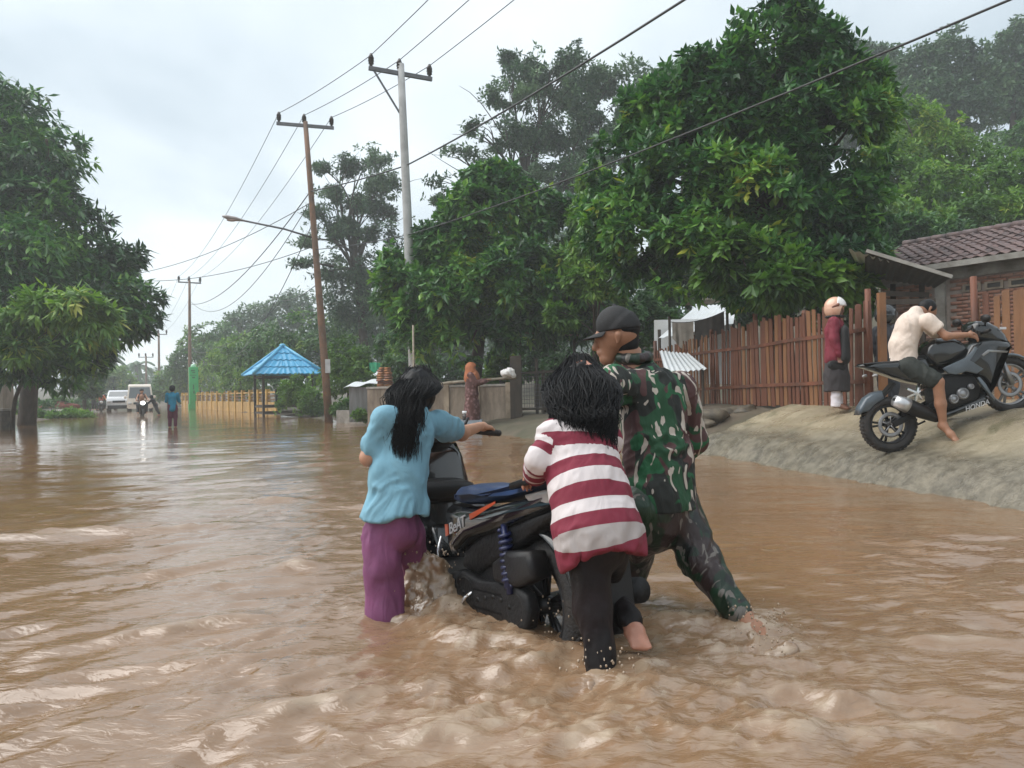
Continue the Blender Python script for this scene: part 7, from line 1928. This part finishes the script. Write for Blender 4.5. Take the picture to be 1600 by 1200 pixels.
seated('bare chested rider on the motorbike with lit headlamp', q, my, .45, m_oran, m_darkcl, m_skin_l, .03, bare=True)
seated('passenger in dark clothes behind the bare chested rider', q, my, -.02, m_darkcl, m_darkcl, m_skin, .03, False)
q2 = far_moto('unlit motorbike carrying the orange shirted rider left of the pickup', 158, 642, 57, my, False, m_blk_gloss)
seated('rider in orange shirt left of the white pickup', np.array((q2[0], q2[1], 0)), my, .4, m_oran, m_darkcl, m_skin, .035)
standing('dark clothed walker at the far left of the traffic', 147, 641, 57, 1.6, (.3, -.95), .035, (m_darkcl, m_darkcl), seed=81)
P_d, db, J5 = standing('stooped person in black reaching toward the lit motorbike', 249, 650, 43, 1.45, (-.8, -.3), .03, (m_darkcl, m_darkcl), lean=(-.35, -.1, -.25), arms={1: ((.02, .2, -.18), (0, .22, -.1)), -1: ((.02, .2, -.18), (0, .22, -.1))}, seed=83)
soft('hair', [rc(J5['hc'] + (0, 0, .03), J5['hc'] - J5['f'] * .02, .10, .095)], .03, m_hair, P_d, db, .02)
# ------------------------------------------------------------------ splashes, haze
m_splash = m_water
def splash(label, c, parts, drops, seed, spread, h=.012):
    """torn water thrown up by a wheel or a foot: a ragged mound plus flying drops, one object"""
    r = np.random.default_rng(seed); c = np.asarray(c, float)
    V, F = sdf_mesh(parts, h, .03)
    N = vnormals(V, F)
    up = np.clip((V[:, 2] - .0) / .2, 0, 1)
    V = V + N * (.030 * (1 - 2 * np.abs(pnoise(V * 11 + seed))) + .020 * pnoise(V * 26 + seed) + .010 * pnoise(V * 55 + seed))[:, None] * (.4 + .6 * up)[:, None]
    fo = np.clip(.30 + 1.1 * pnoise(V * 9 + seed) + .6 * pnoise(V * 30), 0, .9)
    V = list(V); F = [list(f) for f in F]
    b = MB()
    for i in range(drops):
        a = r.uniform(0, 6.28); e = r.uniform(.2, 1.3); d = np.array((math.cos(a) * math.cos(e), math.sin(a) * math.cos(e), math.sin(e))) * spread * r.uniform(.5, 1.25)
        b.ball(c + d, np.array((1, 1, 1.3)) * r.uniform(.002, .0055), 5)
    n0 = len(V); V += list(np.concatenate(b.v)); F += [[q + n0 for q in f] for f in b.f]
    V = np.array(V); fo = np.concatenate([fo, np.full(len(V) - n0, .7)])
    o = link('splash', mesh_from('splash', V - c, F, m_splash, True, attrs={'foam': fo, 'stir': np.ones(len(V)), 'near': np.full(len(V), .6)}), None, c)
    tag(o, label, None, None, 'stuff'); return o
c = W(672, 940, 3.78); c[2] = 0
splash('muddy wave thrown up by the scooter front wheel', c, [rc(c + (-.05, 0, -.05), c + (-.04, 0, .19), .105, .055), rc(c + (.05, .0, -.05), c + (.03, 0, .17), .10, .05), rc(c + (.09, .0, -.05), c + (.09, 0, .10), .09, .04), rc(c + (-.14, -.02, -.05), c + (-.10, 0, .04), .08, .04), rc(c + (.16, -.05, -.05), c + (.13, -.02, .04), .08, .035), rc(c + (.0, -.08, -.06), c + (0, -.05, .05), .12, .05)], 150, 1, .27)
c = W(868, 985, 3.28); c[2] = 0
splash('brown spray behind the scooter rear tyre', c, [rc(c + (.02, -.03, -.08), c + (.04, -.02, -.01), .08, .03), rc(c + (.12, 0, -.07), c + (.12, 0, .0), .065, .025), rc(c + (-.14, -.05, -.09), c + (-.12, -.05, -.02), .08, .03)], 70, 2, .18)
c = W(1190, 985, 3.22); c[2] = 0
splash('splash kicked up by the soldier trailing foot', c, [rc(c + (-.05, 0, -.07), c + (-.03, 0, -.01), .065, .028), rc(c + (.06, -.02, -.07), c + (.07, 0, -.005), .055, .018)], 60, 3, .15)
c = W(944, 1066, 2.74); c[2] = 0
splash('ring of water around the striped woman standing leg', c, [rc(c + (-.07, 0, -.05), c + (.07, 0, -.04), .06, .06), rc(c + (-.12, -.02, -.07), c + (-.05, -.02, -.02), .07, .04)], 40, 4, .14)
c = W(1208, 1022, 3.0); c[2] = .0
splash('small breaking crest right of the soldier foot', c, [rc(c + (-.06, 0, -.04), c + (.06, .0, .015), .035, .028), rc(c + (.05, 0, .0), c + (.09, -.02, -.03), .03, .02)], 24, 5, .10)
c = W(605, 958, 3.62); c[2] = 0
splash('ripple foaming round the purple trouser hem', c, [rc(c + (-.05, -.06, -.06), c + (.10, -.05, -.04), .055, .06)], 16, 6, .12)

# haze: wet air between the camera and the hill
hz = MB().box((-200, -40, -2.0), (200, 265, 29)).build('haze', m_water)
hz.data.materials.clear()
m_h = bpy.data.materials.new('wet_air'); m_h.use_nodes = True; nt = m_h.node_tree; nt.nodes.clear()
ou = nt.nodes.new('ShaderNodeOutputMaterial'); pv = nt.nodes.new('ShaderNodeVolumePrincipled')
pv.inputs['Color'].default_value = (.90, .95, .97, 1); pv.inputs['Density'].default_value = .0021; pv.inputs['Anisotropy'].default_value = .2
nt.links.new(pv.outputs[0], ou.inputs['Volume'])
hz.data.materials.append(m_h); tag(hz, kind='stuff')
